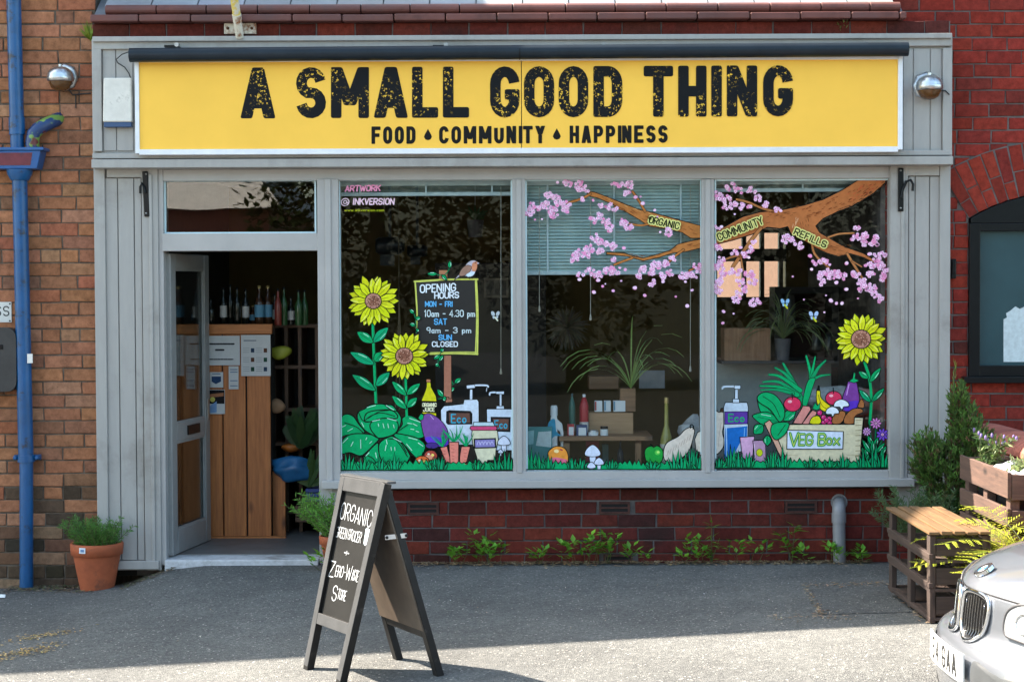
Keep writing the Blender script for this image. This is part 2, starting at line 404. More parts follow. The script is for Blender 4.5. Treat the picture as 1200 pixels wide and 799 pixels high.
# ---- ground
def asphalt(name, c, patchy=True):
    m = bpy.data.materials.new(name); nt, N, L, b = nodes(m); b.inputs['Roughness'].default_value = .85; b.inputs['Specular IOR Level'].default_value = .3
    tc = N.new('ShaderNodeTexCoord'); v = N.new('ShaderNodeTexVoronoi'); v.inputs['Scale'].default_value = 115
    L.new(tc.outputs['Object'], v.inputs['Vector'])
    sp = N.new('ShaderNodeSeparateColor'); L.new(v.outputs['Color'], sp.inputs[0])
    st = ramp(N, L, sp.outputs[0], .05, 1.0, (.62, .62, .63, 1), (1.40, 1.38, 1.34, 1))
    base = mixc(N, L, 1.0, col(c), st, 'MULTIPLY')
    big = noise(N, L, .9, 6, .65); base = mixc(N, L, 1.0, base, ramp(N, L, big, .3, .7, (.72, .72, .73, 1), (1.2, 1.2, 1.19, 1)), 'MULTIPLY')
    med = noise(N, L, 9, 5, .7); base = mixc(N, L, 1.0, base, ramp(N, L, med, .3, .7, (.86, .86, .86, 1), (1.12, 1.12, 1.12, 1)), 'MULTIPLY')
    base = mixc(N, L, ramp(N, L, sp.outputs[1], .975, .99), base, (.36, .34, .31, 1))      # pale stones
    L.new(base, b.inputs['Base Color']); bump(N, L, b, v.outputs['Distance'], .9, .006); MATS[name] = m; return m
M_ASPH = asphalt('pavement_asphalt', (.114, .118, .116)); M_PATCH = asphalt('patch_asphalt', (.096, .100, .100)); M_ROAD = asphalt('road_asphalt', (.17, .165, .158))
mb = MB(); xs = [-40, -15, -8]+[-5+.25*i for i in range(41)]+[8, 15, 40]; ys = [-40, -25, -15, -8]+[-5+.125*i for i in range(49)]+[3, 20, 40]
vs = [(x, y, gz(x, y) if y < .1 else -.35) for y in ys for x in xs]; n = len(xs)
mb.add(vs, [(j*n+i, j*n+i+1, (j+1)*n+i+1, (j+1)*n+i) for j in range(len(ys)-1) for i in range(n-1)], M_ASPH, True)
struct(mb.build('ground', recalc=False), 'grey asphalt pavement and roadway in front of the shop', 'ground')
def sheet(name, pts, m, lift=.003, n=8):
    """quad on the pavement that follows its fall"""
    mb = MB(); vs = []
    for j in range(n+1):
        for i in range(n+1):
            u, v = i/n, j/n; p = (Vector(pts[0])*(1-u)+Vector(pts[1])*u)*(1-v)+(Vector(pts[3])*(1-u)+Vector(pts[2])*u)*v
            vs.append((p.x, p.y, gz(p.x, p.y)+lift))
    mb.add(vs, [(j*(n+1)+i, j*(n+1)+i+1, (j+1)*(n+1)+i+1, (j+1)*(n+1)+i) for j in range(n) for i in range(n)], m, True)
    return mb.build(name, recalc=False)
q = [G(962, 720), G(1082, 717), G(1045, 689), G(950, 690)]
struct(sheet('pavement_patch', [(a.x, a.y) for a in q], M_PATCH))
# worn yellow line at the road edge
ym = bpy.data.materials.new('yellow_road_paint'); nt, N, L, b = nodes(ym); b.inputs['Roughness'].default_value = .7
L.new(mixc(N, L, ramp(N, L, noise(N, L, 26, 6, .75), .40, .56), (.42, .28, .08, 1), (.115, .118, .115, 1)), b.inputs['Base Color'])
gl = G(1120, 788)
struct(sheet('yellow_line', [(gl.x-.09, gl.y-.16), (6, gl.y-.16), (6, gl.y-.04), (gl.x-.02, gl.y-.04)], ym, n=40))
# ---- brickwork: every brick its own raised block in the wall's one mesh
def brick_mat(name, rough=.85, dirt=None, dp=(.5, .75), amt=.42):
    m = bpy.data.materials.new(name); nt, N, L, b = nodes(m); b.inputs['Roughness'].default_value = rough; b.inputs['Specular IOR Level'].default_value = .1
    a = N.new('ShaderNodeAttribute'); a.attribute_name = 'tint'
    n1 = noise(N, L, 22, 7, .75); base = mixc(N, L, 1, a.outputs['Color'], ramp(N, L, n1, .28, .72, (1-amt,)*3+(1,), (1+amt,)*3+(1,)), 'MULTIPLY')
    sp = noise(N, L, 140, 3, .6); base = mixc(N, L, ramp(N, L, sp, .66, .74), base, (.05, .04, .035, 1))
    if dirt: base = mixc(N, L, ramp(N, L, noise(N, L, 1.7, 9, .72), *dp), base, col(dirt))
    L.new(base, b.inputs['Base Color']); bump(N, L, b, noise(N, L, 70, 7, .75), .55, .006); MATS[name] = m; return m
MB_BROWN = brick_mat('brown_brick', dirt=(.035, .03, .022), dp=(.56, .78)); MB_RED = brick_mat('red_brick', dirt=(.05, .022, .018), dp=(.55, .85)); MB_DARK = brick_mat('dark_red_brick', dirt=(.03, .02, .018), dp=(.55, .8))
MORT_B = mat('dark_mortar', (.115, .090, .068), .9, var=.7, vs=9, bmp=.6, bs_=90); MORT_R = mat('grey_mortar', (.12, .105, .10), .9, var=.4, vs=9, bmp=.6, bs_=90)
def blk(mb, cs, y, out, m, c, ch=.004):
    """one brick: corners cs (x,z) clockwise, its face `out` in front of plane y, edges chamfered"""
    cx = sum(a for a, _ in cs)/4; cz = sum(b for _, b in cs)/4; vs = []
    for a, b in cs: vs.append((a+random.uniform(-.003, .003), y+.004, b+random.uniform(-.003, .003)))
    for i in range(4): a, _, b = vs[i]; vs.append((a, y-out+ch, b))
    for i in range(4):
        a, _, b = vs[i]; vs.append((a+math.copysign(ch, cx-a), y-out+random.uniform(-.0008, .0008), b+math.copysign(ch, cz-b)))
    fs = [(8, 9, 10, 11)]
    for l in (0, 4): fs += [(l+i, l+(i+1) % 4, l+4+(i+1) % 4, l+4+i) for i in range(4)]
    mb.add(vs, fs, m, c=c)
def shade(c, v=.12):
    k = 1+random.uniform(-v, v); return (c[0]*k, c[1]*k*(1+random.uniform(-.05, .05)), c[2]*k*(1+random.uniform(-.08, .08)), 1)
def bricks(mb, x0, x1, z0, z1, y, ch, ln, m, pal, joint=.009, hole=None, off=0, wts=None, base_dirt=0, hd=.8):
    row = 0; z = z0
    while z < z1-.01:
        x = x0-((row % 2)*ln/2)-off-random.uniform(0, .02)
        hdr = row % 6 == 3
        while x < x1:
            l = (ln/2 if hdr and random.random() < hd else ln)*random.uniform(.97, 1.03)
            a, b = max(x, x0), min(x+l-joint, x1)
            if b-a > .03:
                segs = hole(a, b, z, z+ch) if hole else [(a, b)]
                for s0, s1 in segs:
                    if s1-s0 > .025:
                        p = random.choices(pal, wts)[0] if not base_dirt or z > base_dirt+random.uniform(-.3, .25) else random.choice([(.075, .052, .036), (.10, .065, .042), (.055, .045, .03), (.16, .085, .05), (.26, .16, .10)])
                        blk(mb, [(s0, z+joint/2), (s1, z+joint/2), (s1, min(z+ch-joint/2, z1)), (s0, min(z+ch-joint/2, z1))], y, random.uniform(.006, .011), m, shade(p))
            x += l
        z += ch; row += 1
BROWN = [(.35, .152, .078), (.31, .132, .070), (.26, .118, .066), (.35, .175, .098), (.32, .115, .062), (.21, .105, .064)]; RED = [(.225, .030, .021), (.185, .027, .020), (.255, .036, .023), (.15, .026, .02), (.085, .022, .019)]; DRED = [(.125, .026, .020), (.105, .023, .018), (.15, .03, .021), (.08, .022, .018), (.055, .020, .018)]
# left house
XL = P(112, 400, YB).x
lh = thing('brick_house', 'brown brick house with a blue drainpipe left of the shop', 'house', (-3.3, YB, 0))
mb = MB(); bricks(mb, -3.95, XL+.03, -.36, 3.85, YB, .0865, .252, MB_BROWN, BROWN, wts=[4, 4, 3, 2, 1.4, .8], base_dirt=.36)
mb.box(-8, XL+.02, YB-.0001, 6, -.5, 6.2, MORT_B); mb.build('wall', lh)
slate = mat('roof_slate', (.13, .14, .155), .55, var=.25, vs=8, bmp=.4, bs_=25)
mb = MB(); mb.hexa([(-8.2, -.15, 6.1), (XL+.05, -.15, 6.1), (XL+.05, 6.2, 6.1), (-8.2, 6.2, 6.1), (-8.2, 2.9, 7.3), (XL+.05, 2.9, 7.3), (XL+.05, 3.1, 7.3), (-8.2, 3.1, 7.3)], slate); mb.build('roof', lh)
# right house with the arched window
rh = thing('brick_house', 'red brick house with an arched black window at the right', 'house', (3.4, YB, 0))
XR = P(1062, 20, YB).x; WX0 = P(1134.5, 350, YB).x; WX1 = WX0+1.15; WZ0 = P(1160, 446, YB).z; WZS = P(1136, 256, YB).z
acx = (WX0+WX1)/2; rise = .165; hw_ = (WX1-WX0)/2; ar = (hw_**2+rise**2)/(2*rise); acz = WZS+rise-ar; RO = ar+.345
a_half = math.asin(hw_/ar)
def hole_r(a, b, z0, z1):
    zc = (z0+z1)/2; out = []; steps = 30; cur = None
    for i in range(steps):
        x = a+(b-a)*(i+.5)/steps; d = math.hypot(x-acx, zc-acz); th = math.atan2(x-acx, zc-acz)
        blocked = (WX0-.004 < x < WX1+.004 and WZ0 < zc < WZS) or (abs(th) < a_half+.005 and d < RO-.03 and zc > WZS-.02 and d > ar-.4)
        if not blocked:
            if cur is None: cur = a+(b-a)*i/steps
        elif cur is not None: out.append((cur, a+(b-a)*i/steps)); cur = None
    if cur is not None: out.append((cur, b))
    return out
mb = MB(); bricks(mb, 2.45, 5.0, -.2, 3.9, YB, .0862, .232, MB_RED, RED, hole=hole_r, wts=[4, 4, 2.5, 1.6, .35], hd=.35)
ringp = [(acx+(ar+.001)*math.sin(t), acz+(ar+.001)*math.cos(t)) for t in [-a_half+2*a_half*k/14 for k in range(15)]]+[(acx+RO*math.sin(t), acz+RO*math.cos(t)) for t in [a_half-2*a_half*k/14 for k in range(15)]]
mb.prism(ringp, YB-.0115, YB+.05, MORT_R)
nA = 17
for i in range(nA):
    t0 = -a_half+2*a_half*i/nA; t1 = -a_half+2*a_half*(i+1)/nA; g = .0045/ar*1
    cut = [0, .5, 1] if i % 2 else [0, .33, 1]
    for r0, r1 in zip(cut, cut[1:]):
        ra, rb = ar+.345*r0, ar+.345*r1-.008
        cs = [(acx+rr*math.sin(t), acz+rr*math.cos(t)) for rr, t in ((ra, t0+g), (ra, t1-g), (rb, t1-g), (rb, t0+g))]
        blk(mb, cs, YB, random.uniform(.0155, .019), MB_RED, shade(random.choice(RED[:3]), .1), .003)
yb2 = YB-.0001
for x0, x1, z0, z1 in ((2.42, WX0, -.3, 6.6), (WX1, 9, -.3, 6.6), (WX0, WX1, -.3, WZ0), (WX0, WX1, WZS+rise+.02, 6.6)): mb.box(x0, x1, yb2, YB+.3, z0, z1, MORT_R)
arcp = [(acx+ar*math.sin(t), acz+ar*math.cos(t)) for t in [-a_half+2*a_half*k/14 for k in range(15)]]
mb.prism(arcp+[(WX1, WZS+rise+.02), (WX0, WZS+rise+.02)], yb2, YB+.3, MORT_R)
mb.box(2.62, 9, YB+.3, 6, -.3, 6.6, MORT_R); mb.build('wall', rh)
blackp = mat('black_gloss_paint', (.007, .008, .009), .3, spec=.2, var=.2, vs=20)
wx0, wx1 = WX0+.03, WX1; mb = MB(); fz0 = WZ0+.03; fz1 = P(1160, 262, YB).z; g0, g1 = P(1147, 350, YB).x, WX1-.07; gz0, gz1 = P(1160, 428, YB).z, P(1160, 271, YB).z
mb.box(wx0-.03, g0, YB-.035, YB+.1, fz0, fz1, blackp); mb.box(g1, wx1, YB-.035, YB+.1, fz0, fz1, blackp); mb.box(g0, g1, YB-.033, YB+.1, fz0, gz0, blackp); mb.box(g0, g1, YB-.033, YB+.1, gz1, fz1, blackp)
arc2 = [(acx+(ar-.006)*math.sin(t), acz+(ar-.006)*math.cos(t)) for t in [-a_half*.985+2*a_half*.985*k/14 for k in range(15)]]
mb.prism(arc2+[(wx1-.01, fz1+.001), (wx0-.02, fz1+.001)], YB-.028, YB+.08, blackp)
wf = mb.build('window', rh, bevel=.004)
film = mat('frosted_window_film', (.022, .062, .075), .25, var=.12, vs=3)
mb = MB(); mb.box(g0, g1, YB+.02, YB+.03, gz0, gz1, film); mb.build('pane', wf)
ar_ = Art(lambda x, y, d: P(x, y, YB+.019-d)); ar_.poly([(1176, 424), (1176, 374), (1180, 372), (1179, 367), (1184, 364), (1190, 359), (1195, 362), (1201, 359), (1206, 364), (1216, 366), (1217, 372), (1222, 374), (1222, 424)], '#c3cfd2'); ar_.build('white_pane_shape', wf)  # flat white outline laid over the pane
mb = MB(); mb.box(WX0-.045, WX1+.05, YB-.09, YB+.05, WZ0-.012, WZ0+.03, blackp); mb.build('sill', rh, bevel=.004)
mb = MB(); mb.hexa([(2.4, -.12, 6.5), (9.2, -.12, 6.5), (9.2, 6.2, 6.5), (2.4, 6.2, 6.5), (2.4, 2.9, 7.6), (9.2, 2.9, 7.6), (9.2, 3.1, 7.6), (2.4, 3.1, 7.6)], slate); mb.build('roof', rh)
mb = MB(); a = P(1117, 315, YB-.03); mb.box(a.x-.016, a.x+.016, YB-.05, YB, a.z-.065, a.z+.065, blackp); mb.box(a.x-.011, a.x+.011, YB-.06, YB-.05, a.z-.03, a.z+.05, blackp); mb.build('door_bell', rh, bevel=.004)
# ---- shop building: stall riser, roof, inner shell
shop = thing('shop_building', 'single storey shop building with red brick base and slate roof', 'building', (0, YB, 0))
mb = MB(); sx0, sx1 = P(384, 620, .06).x, P(1075, 620, .06).x; rz1 = P(720, 573, .06).z
vents = [(478, 583, 514, 597), (702, 583, 738, 594), (920, 582, 957, 592.5)]
def snap(v):
    a_, b_, c_, d_ = rect(*v, .06); k = math.floor(((c_+d_)/2+.12)/.0866); return a_, b_, -.12+k*.0866+.003, -.12+(k+1)*.0866-.003
vr = [snap(v) for v in vents+[(707, 643, 741, 657)]]
def hole_v(a, b, z0, z1):
    segs = [(a, b)]
    for v0, v1, w0, w1 in vr:
        if z1 > w0+.02 and z0 < w1-.02:
            n_ = []
            for s0, s1 in segs:
                if v1 < s0 or v0 > s1: n_.append((s0, s1))
                else: n_ += [(s0, v0-.005), (v1+.005, s1)]
            segs = n_
    return segs
bricks(mb, sx0, sx1, -.12, rz1, .06, .0866, .246, MB_DARK, DRED, hole=hole_v, wts=[4, 3, 2.5, 1.5, .6], off=.05, hd=.1)
mb.box(sx0-.01, sx1, .0599, .25, -.3, rz1, MORT_R); mb.build('wall', shop)
vm = mat('old_terracotta_vent', (.075, .027, .02), .85, var=.35, vs=25, bmp=.5); vdk = mat('vent_void', (.012, .01, .01), .9, var=0)
for i, v in enumerate(vents+[(707, 643, 741, 657)]):
    a, b, z0, z1 = vr[i]; mb = MB(); mb.box(a, b, .052, .075, z0, z1, vdk)
    mb.box(a, b, .045, .07, z1-.016, z1, vm); mb.box(a, b, .045, .07, z0, z0+.014, vm); mb.box(a, a+.014, .0455, .07, z0+.014, z1-.016, vm); mb.box(b-.014, b, .0455, .07, z0+.014, z1-.016, vm)
    mb.box(a+.014, b-.014, .047, .07, (z0+z1)/2-.006, (z0+z1)/2+.004, vm); mb.build('air_brick', shop)
# roof edge: brick course, two rows of red ledge tiles, slates
RX0, RX1 = P(106, 20, -.1).x, P(1062, 12, -.1).x
za = P(600, 42, -.03).z; zb = P(600, 26.5, -.05).z; zc = P(600, 15.5, -.11).z; zd = P(600, 6.5, -.06).z
mb = MB(); x = RX0
while x < P(1110, 30, -.04).x:
    l = .245*random.uniform(.97, 1.03); e = min(x+l, P(1114, 30, -.04).x); blk(mb, [(x, za-.03), (e-.008, za-.03), (e-.008, zb), (x, zb)], -.03, .008, MB_DARK, shade(random.choice(DRED[:4]))); x += l
mb.box(RX0, P(1114, 30, -.04).x, -.03, .3, za-.035, zb, MORT_R); mb.build('eaves_course', shop)
tile = mat('red_ledge_tile', (.135, .042, .033), .6, var=.35, vs=6, dirt=(.045, .03, .032), dp=(.45, .75), bmp=.3, bs_=40)
mb = MB(); x = RX0
while x < RX1-.02:
    l = .325*random.uniform(.95, 1.05); e = min(x+l, RX1); dz = random.uniform(-.004, .004)
    mb.box(x+.003, e-.004, -.13+random.uniform(-.006, .004), .1, zb+.002+dz, zc+dz-.004, tile); x += l
mb.build('ledge_tile', shop, bevel=.008)
mb = MB(); x = RX0+.09
while x < RX1-.03:
    l = .33*random.uniform(.95, 1.05); e = min(x+l, RX1-.03); r_ = (zd-zc)/2+.006; zz = zc+r_
    vs = [(xx, -.055-r_*1.3*math.sin(R(t)), zz-r_*math.cos(R(t))) for xx in (x+.003, e-.004) for t in range(0, 181, 20)]; k = len(vs)//2
    mb.add(vs, [(i, i+1, k+i+1, k+i) for i in range(k-1)]+[tuple(range(k))[::-1], tuple(range(k, 2*k))], tile, False); mb.box(x+.003, e-.004, -.055, .1, zz-r_, zz+r_, tile); x += l
mb.build('ridge_tile', shop, bevel=.003)
sl = mat('weathered_slate', (.17, .18, .20), .6, var=.2, vs=5, tint=True, bmp=.5, bs_=30)
mb = MB(); pitch = R(33); row = 0; s0 = 0
while s0 < 3.2:
    x = RX0+.08-(row % 2)*.15
    while x < RX1-.05:
        e = min(x+.296, RX1-.05); a = max(x, RX0+.08); y0 = -.045+s0*math.cos(pitch); z0 = zd-.012+s0*math.sin(pitch); dy, dz = .34*math.cos(pitch), .34*math.sin(pitch); k = shade((.20, .21, .235), .2)
        if e-a > .02: mb.hexa([(a, y0, z0+.012), (e-.004, y0, z0+.012), (e-.004, y0+dy, z0+dz), (a, y0+dy, z0+dz), (a, y0, z0+.02), (e-.004, y0, z0+.02), (e-.004, y0+dy, z0+dz+.008), (a, y0+dy, z0+dz+.008)], sl, k)
        x += .3
    s0 += .24; row += 1
ry, rz = 2.75, zd+2.8*math.tan(pitch)
mb.hexa([(RX0, -.02, zd-.06), (RX1, -.02, zd-.06), (RX1, 5.4, zd-.06), (RX0, 5.4, zd-.06), (RX0, ry-.05, rz-.08), (RX1, ry-.05, rz-.08), (RX1, ry+.05, rz-.08), (RX0, ry+.05, rz-.08)], slate)
mb.build('roof', shop)
# ---- shop front joinery
GREY = (.345, .335, .32)
gp = mat('grey_joinery_paint', GREY, .42, var=.06, vs=4, dirt=(.19, .175, .155), ds=2.3, dp=(.53, .80), bmp=.12, bs_=45, stretch=(6, 6, 1))
gp2 = mat('grey_window_paint', (.385, .375, .365), .38, var=.07, vs=4, dirt=(.24, .22, .20), ds=2.5, dp=(.62, .85), bmp=.06, bs_=40)
front = thing('shop_joinery', 'grey painted timber shop front with three decorated display windows', 'shop front', (0, .05, 0))
def pil(x0, x1, y0, y1, edges, flip=False):
    """boarded pilaster: frame of trims and vertical boards sunk between them; edges = px of board joints"""
    mb = MB(); fbox(mb, x0, y0, x1, y1, .03, .2, gp)
    L0, R0 = edges[0], edges[-1]
    fbox(mb, x0, y0, L0, y1, -.005, .03, gp); fbox(mb, R0, y0, x1, y1, -.006, .03, gp)
    for a, b in zip(edges, edges[1:]): fbox(mb, a+.5, y0+13, b-.5, y1-12, .012, .03, gp)
    fbox(mb, L0, y0, R0, y0+12, -.004, .03, gp); fbox(mb, L0, y1-11, R0, y1, -.004, .03, gp)
    return mb
mb = pil(112, 187, 196, 668, [125, 140, 159, 168]); fbox(mb, 176, 204, 180, 657, -.018, -.0055, gp); fbox(mb, 113, 657, 186, 667, -.028, -.0065, gp); mb.build('pilaster', front, bevel=.004)
mb = pil(1043, 1113.5, 194, 566, [1064, 1072, 1089, 1101]); fbox(mb, 1056, 200, 1060, 560, -.016, -.0055, gp); fbox(mb, 1052, 566, 1113, 600, .02, .2, gp); mb.build('pilaster', front, bevel=.004)
# fascia
mb = MB(); fbox(mb, 108, 44, 1116, 196, -.055, .2, gp)
fbox(mb, 108, 41, 1116, 47, -.115, -.055, gp); fbox(mb, 108, 47, 1116, 56, -.09, -.055, gp); fbox(mb, 107, 185, 1117, 195, -.125, -.055, gp); fbox(mb, 108, 178, 1116, 184, -.095, -.055, gp)
fbox(mb, 108, 56.5, 119, 177.5, -.088, -.0555, gp); fbox(mb, 1105, 56.5, 1116, 177.5, -.088, -.0555, gp)
for a, b in ((120, 136), (136, 156), (1058, 1070), (1070, 1090), (1090, 1104)): fbox(mb, a+.6, 57, b-.3, 177, -.066, -.0555, gp)
mb.build('fascia', front, bevel=.004)
# window framing: head, mullions, sill
mb = MB(); fbox(mb, 187, 197, 1044, 210.5, .02, .2, gp2); mb.build('head_rail', front, bevel=.003)
for i, (x0, x1, y0, y1) in enumerate(((373, 398, 210, 664), (601, 616, 210, 554), (822.5, 837, 210, 554), (187, 193, 197, 662), (1042, 1051, 197, 562))):
    mb = MB(); fbox(mb, x0, y0, x1, y1, .0 if i == 0 else .012, .19, gp2)
    if i in (1, 2): fbox(mb, (x0+x1)/2-3, y0, (x0+x1)/2+3, y1, .0, .012, gp2)
    if i == 0: fbox(mb, x0+9, y0, x0+16, y1, -.012, 0, gp2)
    mb.build('mullion', front, bevel=.004)
mb = MB(); fbox(mb, 190, 273.5, 373, 294, .005, .19, gp2); mb.build('transom_rail', front, bevel=.003)
mb = MB(); fbox(mb, 398, 552, 1042, 562, .008, .19, gp2); fbox(mb, 377, 562.5, 1072, 571.5, -.075, .19, gp2); mb.build('window_sill', front, bevel=.004)
mb = MB(); a, b, z0, z1 = rect(193, 657, 373, 665, -.03); mb.box(a, b, -.035, .2, -.05, .035, mat('worn_step_paint', (.52, .53, .55), .6, var=.2, vs=18, dirt=(.2, .19, .18), dp=(.5, .65))); mb.build('threshold', front, bevel=.006)
GL = glass_mat('window_glass', (.93, .96, .955, 1), boost=.5); GLT = glass_mat('transom_glass', (.9, .94, .93, 1), boost=2.2); bead = mat('edge_reflection_blue', (.60, .78, .83), .3, var=.05)  # bead's pale blue stands in for reflections along the glass edges
YG = .075
panes = []
for x0, y0, x1, y1 in ((398, 210, 601, 552), (616, 210, 822.5, 552), (837, 210, 1042, 552), (193, 211, 371, 274)):
    mb = MB(); a, b, z0, z1 = rect(x0, y0, x1, y1, YG); mb.add([(a, YG, z0), (b, YG, z0), (b, YG, z1), (a, YG, z1)], [(0, 1, 2, 3)], GLT if y1 < 300 else GL)
    o = mb.build('window_pane', front, recalc=False); panes.append(o)
    mb = MB(); wdt = .011
    for q in ((a, a+wdt, z0, z1), (b-wdt, b, z0, z1), (a+wdt, b-wdt, z0, z0+wdt), (a+wdt, b-wdt, z1-wdt, z1)): mb.box(q[0], q[1], YG-.022, YG-.0205, q[2], q[3], bead); mb.box(q[0], q[1], YG-.0204, YG-.001, q[2], q[3], bead)
    mb.build('edge_reflection_bead', o)
# ---- door leaf, opened inwards
dA = P(197, 400, .09); dB = P(242, 400, .84); zt = P(200, 297, .09).z; zbt = .045; wv = Vector((dB.x-dA.x, .75, 0)); dl = wv.length; wv.normalize(); tv = Vector((wv.y, -wv.x, 0))
door = thing('shop_door', 'grey glazed shop door standing open inwards with a letter plate', 'door', (dA.x, .09, zbt))
def dbar(mb, u0, u1, z0, z1, t0, t1, m):
    o = Vector((dA.x, .09, 0)); c = [o+wv*u+tv*t for u, t in ((u0, t0), (u1, t0), (u1, t1), (u0, t1))]
    mb.hexa([(p.x, p.y, z0) for p in c]+[(p.x, p.y, z1) for p in c], m)
zm = P(220, 505, .45).z; st = .095; T0, T1 = -.022, .022
gpd = mat('door_grey_paint', (.26, .265, .26), .35, var=.08)
mb = MB(); dbar(mb, 0, st, zbt, zt, T0, T1, gpd); dbar(mb, dl-st, dl, zbt, zt, T0, T1, gpd)
for z0, z1 in ((zbt, zbt+.16), (zm-.05, zm+.07), (zt-.1, zt)): dbar(mb, st, dl-st, z0, z1, T0+.001, T1-.001, gpd)
mb.build('frame', door, bevel=.006)
for z0, z1 in ((zbt+.16, zm-.05), (zm+.07, zt-.1)):
    mb = MB(); dbar(mb, st, dl-st, z0, z1, -.003, .003, GL); o = mb.build('pane', door)
    mb = MB()
    for u0, u1, a, b in ((st, st+.014, z0, z1), (dl-st-.014, dl-st, z0, z1), (st+.014, dl-st-.014, z0, z0+.014), (st+.014, dl-st-.014, z1-.014, z1)): dbar(mb, u0, u1, a, b, .004, .016, gpd)
    mb.build('bead', o)
mb = MB(); dbar(mb, dl*.38, dl*.7, zm-.02, zm+.045, .0222, .030, blackp); mb.build('letter_plate', door, bevel=.003)
mb = MB(); dbar(mb, dl-.07, dl-.03, zm+.05, zm+.2, .0222, .032, mat('dull_metal', (.35, .35, .35), .35, 1)); mb.build('handle', door, bevel=.003)
# ---- inside the shop
def inwall(name, x0, x1, y0, y1, z0, z1, m): mb = MB(); mb.box(x0, x1, y0, y1, z0, z1, m); return struct(mb.build(name))
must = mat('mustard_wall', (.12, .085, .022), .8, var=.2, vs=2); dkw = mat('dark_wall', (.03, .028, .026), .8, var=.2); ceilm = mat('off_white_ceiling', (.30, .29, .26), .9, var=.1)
IX0, IX1, IY = -2.5, 2.85, 4.2
inwall('floor', IX0, IX1, .2, IY, -.1, .04, mat('shop_floor', (.15, .145, .14), .5, var=.2, vs=6))
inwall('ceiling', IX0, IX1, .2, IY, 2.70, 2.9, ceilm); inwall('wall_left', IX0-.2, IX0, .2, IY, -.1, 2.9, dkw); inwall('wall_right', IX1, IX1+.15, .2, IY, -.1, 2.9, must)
bx0, bx1, bz0, bz1 = rect(836, 268, 921, 352, IY)
mb = MB()
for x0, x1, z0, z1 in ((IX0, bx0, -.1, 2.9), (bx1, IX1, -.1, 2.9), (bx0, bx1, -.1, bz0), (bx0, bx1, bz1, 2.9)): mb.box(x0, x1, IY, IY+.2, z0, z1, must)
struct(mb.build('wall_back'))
bw = thing('added_back_window', 'small paned window added at the back of the shop to show the sunlit peach wall', 'window', (bx0, IY, bz0)); mb = MB()  # window put in to give the bright peach panes
dfr = mat('dark_window_frame', (.035, .03, .027), .6)
for px in (838, 872, 893, 915): a = P(px, 320, IY).x; mb.box(a-.018, a+.018, IY-.02, IY+.06, bz0, bz1, dfr)
for py, h in ((271, .03), (299, .11), (350, .03)): z = P(880, py, IY).z; mb.box(bx0, bx1, IY-.025, IY+.055, z-h/2, z+h/2, dfr)
mb.build('frame', bw); mb = MB(); mb.box(bx0, bx1, IY+.03, IY+.034, bz0, bz1, GL); mb.build('pane', bw)
yard = thing('sun_catching_wall', 'added peach rendered wall angled to catch the sun behind the back window', 'wall', (2.4, 7, 0)); mb = MB(); mb.hexa([(1.95, 9.2, -.1), (2.9, 4.6, -.1), (3.1, 4.6, -.1), (2.15, 9.2, -.1), (1.95, 9.2, 3.4), (2.9, 4.6, 3.4), (3.1, 4.6, 3.4), (2.15, 9.2, 3.4)], mat('peach_render', (.14, .07, .046), .9, var=.1)); mb.build('render', yard)  # added wall, angled so the sun lights it for the back window
# ================================================================== sign and fittings on the fascia
sign = thing('shop_sign', 'wide yellow fascia sign reading A SMALL GOOD THING in speckled black letters', 'sign', (0, -.06, P(600, 125, -.1).z))
yel = mat('yellow_sign_face', (.95, .555, .085), .45, spec=.12, var=.04, vs=2)
whf = mat('white_sign_trim', (.74, .76, .80), .4, var=.08)
YS = -.15; YFc = YS+.012
mb = MB(); fbox(mb, 161, 69, 610.6, 175, YFc, -.06, yel); fbox(mb, 611.6, 69, 1054, 175, YFc, -.06, yel); mb.build('panel', sign)
mb = MB(); fbox(mb, 158, 66, 163, 180, YS, -.056, whf); fbox(mb, 1052.5, 63, 1058, 175.5, YS, -.056, whf); fbox(mb, 163, 173.5, 1052.5, 180, YS+.001, -.056, whf); fbox(mb, 163, 67, 1052.5, 71.5, YS+.001, -.056, whf); mb.build('trim', sign, bevel=.003)
bl = bpy.data.materials.new('speckled_black_lettering'); nt, N, L, b = nodes(bl); b.inputs['Roughness'].default_value = .5; b.inputs['Specular IOR Level'].default_value = .12
f1 = ramp(N, L, noise(N, L, 55, 3, .7), .595, .625); f2 = ramp(N, L, noise(N, L, 4.5, 2, .5), .42, .56); mu = N.new('ShaderNodeMath'); mu.operation = 'MULTIPLY'; L.new(f1, mu.inputs[0]); L.new(f2, mu.inputs[1])
L.new(mixc(N, L, mu.outputs[0], (.008, .009, .011, 1), (.90, .55, .06, 1)), b.inputs['Base Color'])
blk2 = mat('black_lettering', (.010, .010, .010), .5, var=.1, spec=.12)
a = Art(lambda x, y, d: P(x, y, YFc-.0006-d))
def sl(y, x): return y-.0041*(x-302)
for ch, x0, x1 in (('A', 282.3, 322.2), ('S', 347, 382), ('M', 387.8, 432.4), ('A', 438.6, 477.4), ('L', 482.8, 513.4), ('L', 519, 549.7), ('G', 574.3, 608.8), ('O', 614, 649.4), ('O', 654.7, 689.4), ('D', 695.3, 729.3), ('T', 754.3, 788.8), ('H', 794.7, 828), ('I', 833.6, 845.8), ('N', 851.7, 887.4), ('G', 894.3, 929.4)):
    a.glyph(ch, x0, x1, sl(79.3, x0), sl(139, x0), 12.4, bl, 2.6)
a.build('lettering', sign)
